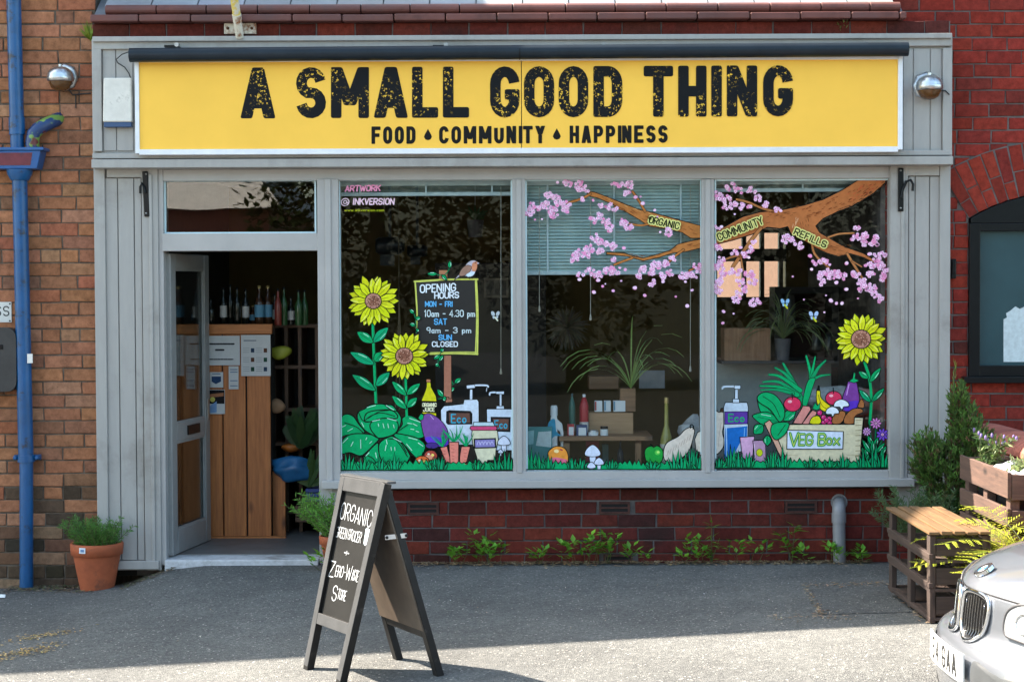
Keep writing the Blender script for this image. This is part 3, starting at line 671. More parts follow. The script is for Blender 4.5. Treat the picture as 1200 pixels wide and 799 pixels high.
def word(t, x0, x1, y0, y1, sw):
    ws = [.17 if c == 'I' else (1.3 if c == 'M' else 1.0) for c in t]; gap = .27; tot = sum(ws)+gap*(len(t)-1); k = (x1-x0)/tot; x = x0
    a = Art(lambda x, y, d: P(x, y, YFc-.0006-d))
    for c, w_ in zip(t, ws):
        xx = x+w_*k; a.glyph(c, x, max(xx, x+sw), sl(y0, x), sl(y1, x), sw, blk2, .9); x = xx+gap*k
    a.build('lettering', sign)
word('FOOD', 435.3, 487, 149, 169.5, 4.3); word('COMMUNITY', 514.5, 638.7, 149, 169.5, 4.3); word('HAPPINESS', 667.5, 782.5, 149, 169.5, 4.3)
for cx in (501.5, 652.5):
    y = sl(159, cx); a = Art(lambda x, y, d: P(x, y, YFc-.0006-d)); a.poly([(cx, y-7), (cx+3.6, y-.5), (cx+4.7, y+2.5), (cx+3, y+5.4), (cx, y+6.4), (cx-3, y+5.4), (cx-4.7, y+2.5), (cx-3.6, y-.5)], blk2, smooth=False); a.build('drop_mark', sign)
# awning roller
rl = thing('awning_roller', 'long dark blue awning roller mounted above the yellow sign', 'awning', (0, -.2, P(600, 62, -.2).z))
rm = mat('dark_roller_metal', (.012, .019, .027), .38, spec=.25, var=.2, vs=6)
p0, p1 = P(152, 65, -.2), P(1064, 58, -.2); mb = MB(); mb.tube([p0, p1], .045, rm, 20); mb.build('roller', rl)
mb = MB(); z = (p0.z+p1.z)/2; mb.tube([P(609, 62, -.2)-Vector((.004, 0, 0)), P(609, 62, -.2)+Vector((.004, 0, 0))], .0465, blackp, 20); mb.build('joint_band', rl)
for px in (205, 520, 705, 1008):
    q = P(px, 54, -.18); mb = MB(); mb.box(q.x-.07, q.x+.02, -.18, -.09, q.z-.008, q.z+.006, blackp); mb.tube([(q.x+.015, -.21, q.z+.004), (q.x+.015, -.16, q.z+.004)], .014, mat('dull_metal', (.35, .35, .35), .35, 1), 10); mb.build('bracket', rl, bevel=.002)
# alarm box with cable
al = thing('alarm_box', 'grubby white alarm box with blue base on the grey fascia', 'alarm box', P(138, 120, -.066))
am = mat('grubby_white_plastic', (.66, .63, .57), .5, var=.1, dirt=(.16, .14, .11), ds=9, dp=(.58, .75))
mb = MB(); x0, x1, z0, z1 = rect(120, 91, 154, 143, -.13); mb.hexa([(x0, -.13, z0), (x1, -.13, z0), (x1, -.067, z0), (x0, -.067, z0), (x0+.004, -.115, z1), (x1-.004, -.115, z1), (x1-.004, -.067, z1), (x0+.004, -.067, z1)], am); mb.build('cover', al, bevel=.008)
mb = MB(); fbox(mb, 121.5, 143.2, 153.5, 149, -.122, -.067, mat('alarm_blue', (.015, .06, .16), .35)); mb.build('lens', al, bevel=.003)
cb = mat('black_cable', (.012, .012, .014), .5, var=0); mb = MB(); mb.tube([P(151, 61, -.16), P(143, 64, -.12), P(136, 70, -.09), P(138, 74, -.08), P(146, 79, -.09), P(151, 86, -.09), P(153, 92, -.075)], .0035, cb, 6); mb.build('cable', al)
# two bulkhead lamps
def lamp(px, py, yw, face, label):
    o = P(px, py, yw); t = thing('wall_lamp', label, 'lamp', o, 'chrome security lamps beside the sign')
    ch = mat('tarnished_chrome', (.58, .60, .62), .34, 1, var=.3, vs=14, dirt=(.2, .2, .19), ds=16, dp=(.5, .7)); dk = mat('amber_dark_lens', (.10, .045, .015), .15, var=.3, vs=20)
    mb = MB(); mb.lathe([(.09, 0), (.092, -.012), (.075, -.02)], o, ch, 8, 'y'); mb.build('back_plate', t)
    f = Vector(face).normalized(); mb = MB(); q = o+Vector((0, -.05, .0)); r0 = []
    for i in range(9):
        th = math.pi*i/8*.5
        for k in range(17):
            aa = math.pi*(k/16)*2; d = Vector((math.cos(aa)*math.cos(th), math.sin(aa)*math.cos(th), math.sin(th)*.75)); r0.append(q+f*.03+d*.083)
    mb.add(r0, [(i*17+k, i*17+k+1, (i+1)*17+k+1, (i+1)*17+k) for i in range(8) for k in range(16)], ch, True)
    mb.lathe([(.083, 0), (.086, -.008), (.086, -.03), (.080, -.036)], q+f*.03, ch, 24); mb.tube([q+f*.03+Vector((0, 0, .055)), q+f*.03+Vector((0, 0, .075))], .012, ch, 8); mb.build('hood', t)
    mb = MB(); mb.lathe([(.002, -.098), (.03, -.094), (.058, -.078), (.072, -.05), (.076, -.034)], q+f*.03, dk, 20); mb.build('lens', t)
    return t, o
t, o = lamp(76, 91, YB-.01, (-.35, -1, 0), 'chrome wall lamp on the brown brick left of the sign'); mb = MB(); mb.tube([o+Vector((.03, -.02, -.08)), o+Vector((.05, -.005, -.115)), o+Vector((.12, -.005, -.108)), o+Vector((.17, -.005, -.105))], .005, cb, 6); mb.tube([o+Vector((.07, -.004, -.113)), o+Vector((.07, -.004, -.20))], .004, cb, 6); mb.build('cable', t)
t, o = lamp(1085, 101, -.066, (.2, -1, 0), 'chrome wall lamp on the grey boarding right of the sign'); mb = MB(); mb.tube([o+Vector((.07, -.02, -.03)), o+Vector((.12, -.03, -.035)), o+Vector((.145, -.03, -.06))], .004, cb, 6); mb.build('cable', t)
# flag pole in its bracket
fp = thing('flag_pole', 'peeling white and yellow flag pole in a rusty bracket above the sign', 'flag pole', P(282, 33, -.06))
rust = mat('rusty_white_paint', (.66, .62, .52), .55, var=.15, dirt=(.22, .075, .02), ds=13, dp=(.47, .6)); ylw = mat('peeling_yellow_paint', (.66, .50, .10), .5, var=.15, dirt=(.62, .58, .5), ds=14, dp=(.48, .56))
mb = MB(); fbox(mb, 262.5, 27.5, 300, 40, -.075, -.04, rust)
for px in (267, 295): q = P(px, 33.5, -.076); mb.lathe([(.010, 0), (.010, -.01), (.004, -.014)], q, mat('rust', (.09, .035, .012), .8), 8, 'y')
mb.build('bracket', fp, bevel=.003); q0, q1 = P(281, 44, -.11), P(276, 8, -.22); dd = (q1-q0); mb = MB(); mb.tube([q0, q0+dd*.75], [.026, .03], rust, 14); mb.build('socket', fp)
mb = MB(); mb.tube([q0+dd*.6, q0+dd*2.5], [.026, .030], ylw, 14); mb.build('pole', fp)
# awning hooks
def hook(px, pts, label):
    q = [P(x, y, -.03) for x, y in pts]; t = thing('awning_hook', label, 'hook', q[0], 'black iron hooks under the fascia ends')
    mb = MB(); a, b = P(px[0], px[1], -.01), P(px[2], px[3], -.01); mb.bar(a, b, (1, 0, 0), .036, .022, blackp); mb.build('plate', t, bevel=.005)
    mb = MB(); mb.tube([Vector(v) for v in q], .009, blackp, 8); mb.build('arm', t)
    for py in (px[1]+3, px[3]-4): mb = MB(); mb.ball(P(px[0]+(px[2]-px[0])*.5, py, -.022), .007, .006, .007, mat('dull_metal', (.35, .35, .35), .35, 1), 8, 5); mb.build('screw', t)
hook((170, 201, 172.5, 254), [(170, 226), (169, 220), (166, 215), (164.5, 219), (164.5, 227)], 'black iron hook on the grey pilaster by the door')
hook((1055.5, 197, 1055.5, 248), [(1056, 232), (1058, 222), (1062, 213), (1067, 211), (1070, 216), (1069.5, 224)], 'curled black iron hook on the pilaster right of the windows')
# ---- left wall: pipes, sign, cowl
blue = mat('blue_pipe_paint', (.003, .075, .215), .35, var=.2, vs=7, dirt=(.02, .022, .035), ds=11, dp=(.56, .66), bmp=.15, bs_=30)
dp = thing('drainpipe', 'glossy blue cast iron drainpipe with a hopper on brown brick', 'drainpipe', (P(25, 690, 0).x, 0, 0))
mb = MB(); mb.tube([P(15.5, -20, .02), P(20, 150, .02)], .047, blue, 18); mb.tube([P(19.6, 138, .02), P(20.2, 158, .02)], .052, blue, 18); mb.tube([P(20, 158, .02), P(20.5, 176, .02)], .044, blue, 18); mb.build('upper_pipe', dp)
hp = mat('hopper_paint', (.012, .085, .26), .4, var=.2, vs=7, dirt=(.03, .025, .03), ds=12, dp=(.6, .7))
mb = MB(); z1 = P(0, 173, -.05).z; z0 = P(0, 198, -.05).z; xr = P(52, 185, -.05).x
mb.box(xr-.50, xr, -.07, .09, z1-.02, z1, hp); mb.hexa([(xr-.46, -.05, z0), (xr-.05, -.05, z0), (xr-.05, .09, z0), (xr-.46, .09, z0), (xr-.48, -.06, z1-.02), (xr-.02, -.06, z1-.02), (xr-.02, .09, z1-.02), (xr-.48, .09, z1-.02)], hp); hop = mb.build('hopper', dp, bevel=.005)
mb = MB(); mb.hexa([(xr-.45, -.0535, z0+.022), (xr-.09, -.0535, z0+.022), (xr-.09, -.04, z0+.022), (xr-.45, -.04, z0+.022), (xr-.46, -.06, z1-.035), (xr-.075, -.06, z1-.035), (xr-.075, -.04, z1-.035), (xr-.46, -.04, z1-.035)], mat('dark_red_panel_paint', (.13, .018, .03), .5, var=.25, dirt=(.03, .02, .05), ds=14, dp=(.6, .7))); mb.build('red_panel', hop)
mb = MB(); mb.lathe([(.085, -.0), (.08, -.03), (.058, -.07)], P(23, 199, .02), blue, 18); mb.tube([P(23, 208, .02), P(30.5, 540, .02)], .049, blue, 18); mb.build('lower_pipe', dp)
mb = MB(); mb.tube([P(30.6, 533, .02), P(30.9, 541, .02)], .056, blue, 18); mb.tube([P(30.9, 541, .02), P(31, 694, .02)], .044, blue, 18); mb.build('lower_pipe', dp)
mb = MB(); q = P(31, 536, .02); mb.box(q.x-.085, q.x+.085, .03, .075, q.z-.017, q.z+.017, blue)
for s in (-1, 1): mb.lathe([(.016, 0), (.016, -.03), (.008, -.036)], (q.x+s*.07, .03, q.z), blue, 8, 'y')
mb.build('bracket', dp, bevel=.004)
mb = MB(); q = P(34, 420, -.03); mb.box(q.x-.012, q.x+.022, -.031, -.02, q.z-.03, q.z+.03, mat('sticker_white', (.7, .68, .64), .6, var=.1)); mb.build('sticker', dp)
wp = thing('waste_pipe', 'bent blue and green waste pipe emptying into the blue hopper', 'pipe', P(38, 172, .03))
wpm = bpy.data.materials.new('blotched_pipe_paint'); nt, N, L, b = nodes(wpm); b.inputs['Roughness'].default_value = .4; n_ = noise(N, L, 13, 2, .5)
c1 = mixc(N, L, ramp(N, L, n_, .52, .56), (.012, .04, .13, 1), (.16, .28, .06, 1)); L.new(mixc(N, L, ramp(N, L, noise(N, L, 10, 2, .5), .60, .64), c1, (.12, .02, .02, 1)), b.inputs['Base Color'])
mb = MB(); mb.tube([P(38, 178, .0), P(38, 165, .0), P(39.5, 157, .0), P(45, 151, .01), P(54, 146, .03), P(63, 142, .07), P(70, 139, .12)], .044, wpm, 14); mb.build('bend', wp)
ns = thing('name_plate', 'small white plate with black letters on brown brick beside the blue pipe', 'sign', P(-6, 366, .08)); mb = MB(); fbox(mb, -62, 354, 13.5, 378, .082, .1, mat('enamel_white', (.62, .63, .60), .35, var=.06)); mb.build('plate', ns, bevel=.002)
a = Art(lambda x, y, d: P(x, y, .0812-d)); a.glyph('S', -6, 1.5, 358.5, 370.5, 1.3, '#22262a'); a.glyph('S', 3.5, 11, 358.5, 370.5, 1.3, '#22262a')
for x, y in ((11.5, 356), (11.5, 376)): a.ell(x, y, 1, 1, '#201c1a')
a.build('lettering', ns)
bx = thing('post_box', 'dark grey rounded metal box on brown brick beneath the white plate', 'box', P(0, 420, .09)); dm = mat('dark_grey_metal', (.028, .027, .027), .5, var=.3, vs=9, dirt=(.12, .10, .09), ds=8, dp=(.62, .72))
x0, x1, z0, z1 = rect(-50, 384, 20, 459, .0); pr = roundpoly([(x0, z0), (x1, z0), (x1, z1), (x0, z1)], .075, 6); mb = MB(); mb.prism([(p.x, p.y) for p in pr], -.02, .095, dm); mb.build('casing', bx, bevel=.015)
mb = MB(); cxx = (x0+x1)/2; mb.box(cxx-.11, cxx+.11, -.026, -.019, z1-.14, z1-.11, blackp); mb.build('slot', bx, bevel=.003)
# grey vent pipe on the stall riser
vp = thing('vent_pipe', 'short grey plastic pipe rising from pavement into the brick base', 'pipe', G(983, 660)); pv = mat('grey_plastic_pipe', (.25, .25, .26), .4, var=.1, vs=8, dirt=(.5, .5, .5), ds=6, dp=(.66, .8))
b0 = P(984, 662, -.01); mb = MB(); mb.tube([b0, P(983, 610, -.01)], .041, pv, 20); mb.build('pipe', vp)
mb = MB(); mb.tube([P(983, 612, -.01), P(983, 601, -.01)], .047, pv, 20); mb.tube([P(983, 602, -.01), P(983, 596, -.01), P(983, 591, .01), P(983, 588.5, .035), P(983, 588, .07)], .043, pv, 20); mb.lathe([(.055, 0), (.055, -.012)], P(983, 588, .062), pv, 20, 'y'); mb.build('elbow', vp)
# ================================================================== plants and street things
def lf(c, v=.3):
    k = 1+random.uniform(-v, v); return (c[0]*k*(1+random.uniform(-.15, .15)), c[1]*k, c[2]*k*(1+random.uniform(-.2, .2)), 1)
LEAF = mat('leaf_tissue', (.1, .2, .05), .5, var=.18, vs=60, tint=True, spec=.35); STEM = mat('plant_stem', (.09, .11, .035), .7, var=.2)
# let light through the leaves a little
nt = LEAF.node_tree; N = nt.nodes; L = nt.links; b = N['Principled BSDF']; tr = N.new('ShaderNodeBsdfTranslucent'); at = N.new('ShaderNodeAttribute'); at.attribute_name = 'tint'; L.new(at.outputs['Color'], tr.inputs[0]); mx = N.new('ShaderNodeMixShader'); mx.inputs[0].default_value = .3; L.new(b.outputs[0], mx.inputs[1]); L.new(tr.outputs[0], mx.inputs[2]); L.new(mx.outputs[0], N['Material Output'].inputs[0])
terra = mat('terracotta', (.37, .088, .032), .75, var=.25, vs=7, dirt=(.10, .045, .028), ds=6, dp=(.54, .72), bmp=.2, bs_=60)
def soil(mb, o, r, z): mb.lathe([(.002, z), (r, z-.006)], o, mat('soil', (.04, .028, .02), .95, var=.4, vs=60), 20, caps=False)
def needles(mb, stem, c, n, l, w):
    for i in range(n):
        t = random.uniform(.1, 1); k = t*(len(stem)-1); i0 = min(int(k), len(stem)-2); p = stem[i0].lerp(stem[i0+1], k-i0); d = (stem[i0+1]-stem[i0]).normalized()
        r_ = Vector((random.uniform(-1, 1), random.uniform(-1, 1), random.uniform(-1, 1))); r_ = (r_-d*r_.dot(d)).normalized()
        mb.leaf(p, d*.8+r_, r_.cross(d)+Vector((0, 0, .1)), l*random.uniform(.7, 1.2), w, LEAF, lf(c))
def rosemary(t, o, r, h, n, c, lean=(0, 0)):
    ms = MB(); ml = MB()
    for i in range(n):
        a = random.uniform(0, 6.28); rr = r*math.sqrt(random.random())*.8; p = Vector((o[0]+rr*math.cos(a), o[1]+rr*math.sin(a), o[2])); hh = h*random.uniform(.55, 1.05)
        out = Vector((math.cos(a)*rr*.9+lean[0]*random.uniform(.3, 1.3)+random.uniform(-.05, .05), math.sin(a)*rr*.9+lean[1]*random.uniform(.3, 1)+random.uniform(-.05, .05), 0)); st = [p+out*(k/4)**1.4+Vector((0, 0, hh*k/4)) for k in range(5)]
        ms.tube(st, [.003, .003, .0025, .002, .001], STEM, 5); needles(ml, st, c, 46, .034, .0062)
    ms.build('stem', t); ml.build('foliage', t, recalc=False)
def pot(t, o, rb, rt, h, tagp=False):
    mb = MB(); mb.lathe([(rb, 0), (rb*1.02, .01), (rt*.92, h*.76)], o, terra, 32); mb.build('pot', t)
    mb = MB(); mb.lathe([(rt*.93, h*.74), (rt, h*.755), (rt*1.03, h*.98), (rt*1.01, h), (rt*.88, h), (rt*.86, h*.9)], o, terra, 32, caps=False); soil(mb, o, rt*.87, h*.92); mb.build('rim', t)
    if tagp:
        a = -1.9; mb = MB(); cxp = Vector((o[0]+rt*1.035*math.cos(a), o[1]+rt*1.035*math.sin(a), o[2]+h*.9)); sd = Vector((-math.sin(a), math.cos(a), 0)); mb.bar(cxp-sd*.022, cxp+sd*.022, (0, 0, 1), .036, .004, mat('paper_label', (.62, .68, .74), .5)); mb.bar(cxp-sd*.012-Vector((math.sin(a)*0, .0025, 0)), cxp+sd*.012-Vector((0, .0025, 0)), (0, 0, 1), .016, .004, mat('print_blue', (.12, .22, .42), .5)); mb.build('price_tag', t)
o = G(114, 690); t = thing('potted_rosemary', 'rosemary bush in a terracotta pot with a paper tag beside the pilaster', 'potted plant', o); pot(t, o, .108, .166, .305, True); rosemary(t, o+Vector((0, 0, .27)), .15, .20, 80, (.105, .235, .05))
o = P(396, 658, .03)+Vector((.02, -.22, 0)); o.z = gz(o.x, o.y); t = thing('potted_rosemary', 'bright green rosemary in a terracotta pot at the doorway behind the chalkboard', 'potted plant', o); pot(t, o, .075, .115, .22); rosemary(t, o+Vector((0, 0, .20)), .11, .29, 60, (.15, .34, .05), lean=(-.16, -.02))
# weeds along the foot of the wall, in the eaves and on the pipe side
WG = (.16, .38, .035)
def rosette(mb, o, n, l, w, c, up=.6):
    for i in range(n):
        a = random.uniform(0, 6.28); d = Vector((math.cos(a), math.sin(a)*.6-.15, random.uniform(.15, 1.5)*up)); p = Vector(o)+Vector((random.uniform(-.02, .02), random.uniform(-.02, 0), random.uniform(0, .05)))
        mb.leaf(p+d.normalized()*l*.3, d, (0, 0, 1), l*random.uniform(.6, 1.15), w, LEAF, lf(c, .35), .1)
WEEDS = [(538, 660, .10, .8), (568, 660, .16, 1.1), (633, 660, .08, .8), (668, 662, .12, .7), (702, 662, .16, 1), (752, 660, .07, 1), (818, 661, .12, .9), (876, 660, .10, .9), (963, 660, .09, 1), (1008, 660, .05, .5), (378, 668, .09, .7), ]
WL = ['small leafy weed at the foot of the brick base behind the chalkboard', 'bushy bright weed right of the chalkboard at the brick base', 'low broad weed on the pavement edge left of the second air brick', 'flat spreading weed below the air bricks at the wall foot', 'dense weed clump hiding the low air brick', 'tiny weed with upright leaves under the middle window', 'leafy weed at the foot of the tallest stalk', 'round weed rosette under the right window', 'upright weed just left of the grey pipe', 'weed sprout right of the grey pipe', 'weed under the doorway post by the step']
for (px, py, h, sp), lb in zip(WEEDS, WL):
    q = G(px, py); q.y = max(q.y, -.02) if px > 380 else q.y; q.z = gz(q.x, q.y); t = thing('weed', lb, 'weed', q, 'weeds along the foot of the wall'); mb = MB(); ms = MB()
    for k in range(max(3, int(5*sp*h/.1))):
        b0 = q+Vector((random.uniform(-1, 1)*.09*sp, random.uniform(-.05, .02), 0)); top = b0+Vector((random.uniform(-.04, .04), random.uniform(-.06, 0), h*random.uniform(.3, 1))); ms.tube([b0, top], .002, STEM, 4)
        rosette(mb, top, 7, .058, .036, WG); rosette(mb, (b0+top)/2, 4, .05, .028, WG)
    ms.build('stem', t); mb.build('leaves', t, recalc=False)
def stalk(px, py, tops, lb, lw=.05):
    q = G(px, py); q.y = -.01; q.z = 0; t = thing('tall_weed', lb, 'weed', q, 'tall weeds against the brick base'); mb = MB(); ms = MB()
    for tx, ty in tops:
        e = P(tx, ty, .0); st = [q, q.lerp(e, .4)+Vector((random.uniform(-.01, .01), -.02, 0)), q.lerp(e, .75)+Vector((.0, -.01, 0)), e]; ms.tube(st, [.004, .003, .002, .001], STEM, 5)
        for k in range(16):
            f = random.uniform(.15, 1)*2.99; p = st[int(f)].lerp(st[int(f)+1], f % 1); a = random.uniform(0, 6.28); mb.leaf(p, (math.cos(a), -.4+.4*math.sin(a), random.uniform(-.1, .9)), (0, 0, 1), lw*random.uniform(.7, 1.4), lw*.42, LEAF, lf(WG, .35), .1)
    ms.build('stem', t); mb.build('leaves', t, recalc=False)
stalk(834, 660, [(834, 612), (841, 636), (826, 640)], 'tallest weed stalk, reaching half way up the brick base'); stalk(930, 660, [(914, 624), (931, 616)], 'two stalked weed with long leaves left of the grey pipe', .075); stalk(712, 660, [(712, 630)], 'single dark stalk growing up from the low air brick')
t = thing('wall_fern', 'yellow green fern tuft growing from brown brick by the fascia corner', 'fern', P(104, 45, .08)); mb = MB(); q = P(106, 48, .08)
for k in range(34):
    a = random.uniform(-2.9, .2); mb.leaf(q, (math.cos(a)*.7, -.5, abs(math.sin(a))*1.0+random.uniform(-.4, .2)), (0, -1, .3), random.uniform(.07, .15), .018, LEAF, lf((.20, .27, .03), .3), .25)
mb.build('fronds', t, recalc=False)
for px, py, n, l, lb in ((987, 37, 12, .035, 'small brown moss tuft under the ledge tiles at the right'), (707, 27, 10, .03, 'tiny green moss tuft below the ledge tiles above the sign')):
    t = MB(); rosette(t, P(px, py, -.06), n, l, .012, (.16, .17, .04), 1.); tag(t.build('moss_tuft', recalc=False), lb, 'moss', 'moss tufts under the ledge tiles')
# debris along the wall foot
def litter(name, n, region, cs, lb, sz=(.006, .022)):
    mb = MB(); m = mat('dry_leaf', (.3, .2, .1), .8, var=.2, tint=True)
    for i in range(n):
        x, y = region(); a = random.uniform(0, 6.28); s = random.uniform(*sz); z = gz(x, y)+.005; c, sn = math.cos(a)*s, math.sin(a)*s
        mb.add([(x-c, y-sn, z), (x+sn*.4, y-c*.4, z+.003), (x+c, y+sn, z+random.uniform(0, .006)), (x-sn*.4, y+c*.4, z+.002)], [(0, 1, 2, 3)], m, c=lf(random.choice(cs), .3))
    return tag(mb.build(name, recalc=False), lb, 'litter', kind='stuff')
litter('leaf_litter', 3200, lambda: (random.uniform(-1.2, 2.35), -abs(random.gauss(.0, .075))+.04), [(.24, .15, .075), (.32, .21, .11), (.12, .08, .05), (.40, .30, .18)], 'brown leaf crumbs along the foot of the brick base')
g0, g1, g2 = G(945, 690), G(962, 720), G(1050, 690)
def reg2():
    k = random.random(); u = random.random()
    if k < .2: p = g0.lerp(g1, u)
    elif k < .5: p = g0.lerp(G(1046, 686), u)+Vector((0, random.uniform(0, .2), 0))
    elif k < .75: p = g1.lerp(G(985, 726), u)+Vector((random.uniform(-.3, .1), random.uniform(-.05, .1), 0))
    else: p = G(1052, 695).lerp(G(1088, 731), u)
    return p.x+random.gauss(0, .015), p.y+random.gauss(0, .035)
litter('leaf_debris', 380, reg2, [(.20, .13, .075), (.26, .18, .10), (.32, .26, .18), (.12, .08, .05)], 'tan leaf debris around the darker pavement patch', (.006, .02))
litter('leaf_scraps', 1500, lambda: (random.uniform(-3.3, -2.2), -abs(random.gauss(0, .13))+.08), [(.07, .05, .035), (.11, .075, .045), (.20, .16, .11), (.09, .11, .04)], 'dark leaf scraps along the brown brick wall foot')
def reg3():
    p = G(49, 746) if random.random() < .4 else G(31, 764); return p.x+random.gauss(0, .055)+(u_ := random.gauss(0, .07)), p.y+random.gauss(0, .05)+u_*.9
litter('ochre_crumbs', 420, reg3, [(.40, .26, .09), (.46, .32, .13), (.30, .19, .07)], 'ochre crumbs scattered on the pavement near the blue pipe', (.005, .016))
litter('pavement_grit', 320, lambda: (random.uniform(-3.3, 3), random.uniform(-3.3, -.1)), [(.42, .40, .36), (.32, .26, .17), (.5, .48, .45)], 'pale grit scattered over the pavement', (.003, .009))
q = G(4, 700); mb = MB(); mb.bar(q+Vector((-.04, 0, .012)), q+Vector((.02, -.03, .015)), (0, .4, 1), .02, .006, mat('paper_label', (.62, .68, .74), .5)); tag(mb.build('paper_scrap'), 'crumpled white paper scrap on pavement by the blue pipe', 'litter')
# ---- chalkboard A-frame
A_, B_, C_, D_ = G(355, 783), G(398, 802), G(468, 770), G(521, 791)
mAC, mBD = (A_+C_)/2, (B_+D_)/2
def above(m, px, py): d = ray(px, py); k = (m.y-CAM.y)/d.y; return CAM+d*k
T1, T2 = above(mAC, 402.5, 557), above(mBD, 464, 567)
ab = thing('chalkboard', 'black folding chalkboard with white handwriting standing on the pavement', 'chalkboard', (A_+B_+C_+D_)/4)
bw_ = mat('worn_black_frame', (.013, .0125, .0125), .45, spec=.25, var=.3, vs=8, bmp=.15, bs_=40, dirt=(.09, .08, .07), ds=6, dp=(.6, .8)); cbm = mat('chalkboard_black', (.014, .0135, .0135), .4, spec=.3, var=.35, vs=3, bmp=.08, bs_=25)
lite = mat('sunlit_black_frame', (.052, .053, .056), .45, var=.2, vs=9, bmp=.2, bs_=40)  # paler front of the black frame, sunlight put into the colour
brn = mat('brown_board_back', (.10, .075, .055), .5, var=.3, vs=5, dirt=(.22, .19, .16), ds=5, dp=(.6, .8))
def panel(L0, R0, L1, R1, front):
    """one leaf of the A-frame: L0,R0 feet, L1,R1 top; returns centre point and outward normal"""
    L0, R0, L1, R1 = map(Vector, (L0, R0, L1, R1)); n0 = (R0-L0).cross(L1-L0).normalized(); R1 = R1-n0*(R1-L0).dot(n0); wdir = (R0-L0).normalized(); up = ((L1+R1)/2-(L0+R0)/2).normalized(); nr = wdir.cross(up); nr = nr if nr.y < 0 else -nr
    nr = nr.normalized(); nr = nr if front else -nr
    sw, th = .05, .036; nm = 'front_leaf' if front else 'rear_leaf'
    mb = MB(); off = -nr*th/2
    for p0, p1, s in ((L0, L1, 1), (R0, R1, -1)):
        q0, q1 = p0+wdir*s*sw/2+off, p1+wdir*s*sw/2+off; mb.bar(q0, q1, wdir, sw, th, bw_)
        if front: mb.bar(q0+nr*(th/2+.0005)+ (q1-q0)*.02, q1+nr*(th/2+.0005), wdir, sw*.98, .003, lite)
    fr = mb.build(nm, ab, bevel=.003)
    mb = MB()
    for k, h in ((.965, .07), (.27 if front else .235, .055)):
        mb = MB(); q0, q1 = L0.lerp(L1, k)+wdir*sw+off, R0.lerp(R1, k)-wdir*sw+off; mb.bar(q0, q1, wdir.cross(nr), h, th*.9, bw_)
        if front: mb.bar(q0+nr*(th*.45+.001), q1+nr*(th*.45+.001), wdir.cross(nr), h*.97, .003, lite)
        mb.build('rail', fr, bevel=.003)
    k0, k1 = (.29, .93) if front else (.25, .93)
    mb = MB(); e = sw*.9 if front else .006
    q = [L0.lerp(L1, k0)+wdir*e, R0.lerp(R1, k0)-wdir*e, R0.lerp(R1, k1)-wdir*e, L0.lerp(L1, k1)+wdir*e]
    a0, a1 = (-.016, -.024) if front else (-.036, -.042)
    m_ = cbm if front else brn
    mb.hexa([p+nr*a1 for p in q]+[p+nr*a0 for p in q], m_); mb.build('board', fr)
    return q[0]+nr*a0, nr, fr
ap = ((T1-mAC).normalized()*.0)
pf, nf, frf = panel(A_, B_, T1+Vector((-.012, -.02, 0)), T2+Vector((-.012, -.02, 0)), True); panel(C_, D_, T1+Vector((.02, .015, 0)), T2+Vector((.02, .015, 0)), False)
mb = MB(); mb.bar(T1.lerp(T2, .02)+Vector((0, 0, .004)), T1.lerp(T2, .955)+Vector((-.008, 0, .004)), (1, .3, 0), .05, .012, lite); mb.build('top_hinge', ab, bevel=.003)
mb = MB(); s0 = B_.lerp(T2, .735)+Vector((.02, -.01, 0)); s1 = D_.lerp(T2, .735)+Vector((-.01, -.01, 0)); mb.bar(s0, s1, (0, 0, 1), .022, .004, mat('bare_steel', (.62, .62, .64), .35, .6))
for s in (s0.lerp(s1, .05), s0.lerp(s1, .95)): mb.ball(s+Vector((.004, -.004, 0)), .008, .008, .008, bw_, 8, 5)
mb.build('stay_bar', ab)
chk = mat('chalk_pen_white', (.42, .44, .46), .7, var=.1, vs=40)
wu = (B_-A_); wu = (wu-nf*wu.dot(nf)).normalized(); vd = -(nf.cross(wu)); vd = vd if vd.z < 0 else -vd
a = Art(lambda u, v, d: pf+nf*(.0015+d)+wu*u+vd*v)
def pz(x, y): q = onplane(370+x/4.566, 545+y/4.566, pf, nf)-pf; return Vector((q.dot(wu), q.dot(vd)))
def hand(t, p0, p1, h, sw, sp=.2, drop=0):
    """words between two points of the photo (top left of the first, top right of the last letter), h metres tall"""
    o, e = pz(*p0), pz(*p1); ln = e-o; tot = sum(FW.get(c, .6) for c in t)+sp*(len(t)-1); a.text(t, o, ln/tot, Vector((-.004, h)), sw, chk, sp=sp, jitter=.05)
hand('ORGANIC', (146, 200), (312, 243), .078, .0056, .22); a.build('handwriting', frf); a = Art(a.mapf); hand('GREEN', (119, 327), (176, 340), .050, .0042); hand('GROCER', (184, 342), (254, 360), .050, .0042); a.build('handwriting', frf); a = Art(a.mapf); hand('+', (158, 452), (182, 458), .024, .005)
a.build('handwriting', frf); a = Art(a.mapf); hand('Z', (84, 508), (110, 514), .075, .0055); hand('ERO', (116, 534), (156, 543), .052, .005); hand('-', (160, 540), (168, 542), .05, .005); hand('W', (174, 530), (202, 538), .070, .005); hand('ASTE', (204, 558), (238, 568), .05, .0046); a.build('handwriting', frf); a = Art(a.mapf); hand('S', (100, 642), (122, 648), .072, .0055); hand('TORE', (126, 662), (170, 672), .046, .0048)
a.build('handwriting', frf); a = Art(a.mapf)
q0, q1, q2, q3 = pz(270, 338), pz(300, 345), pz(286, 430), pz(257, 420); a.fill([q0, q1, q2, q3], '#bcd4de'); a.rib([q0.lerp(q1, .3), q3.lerp(q2, .3)], .012, '#e8f2f6')
a.build('sticker', frf)
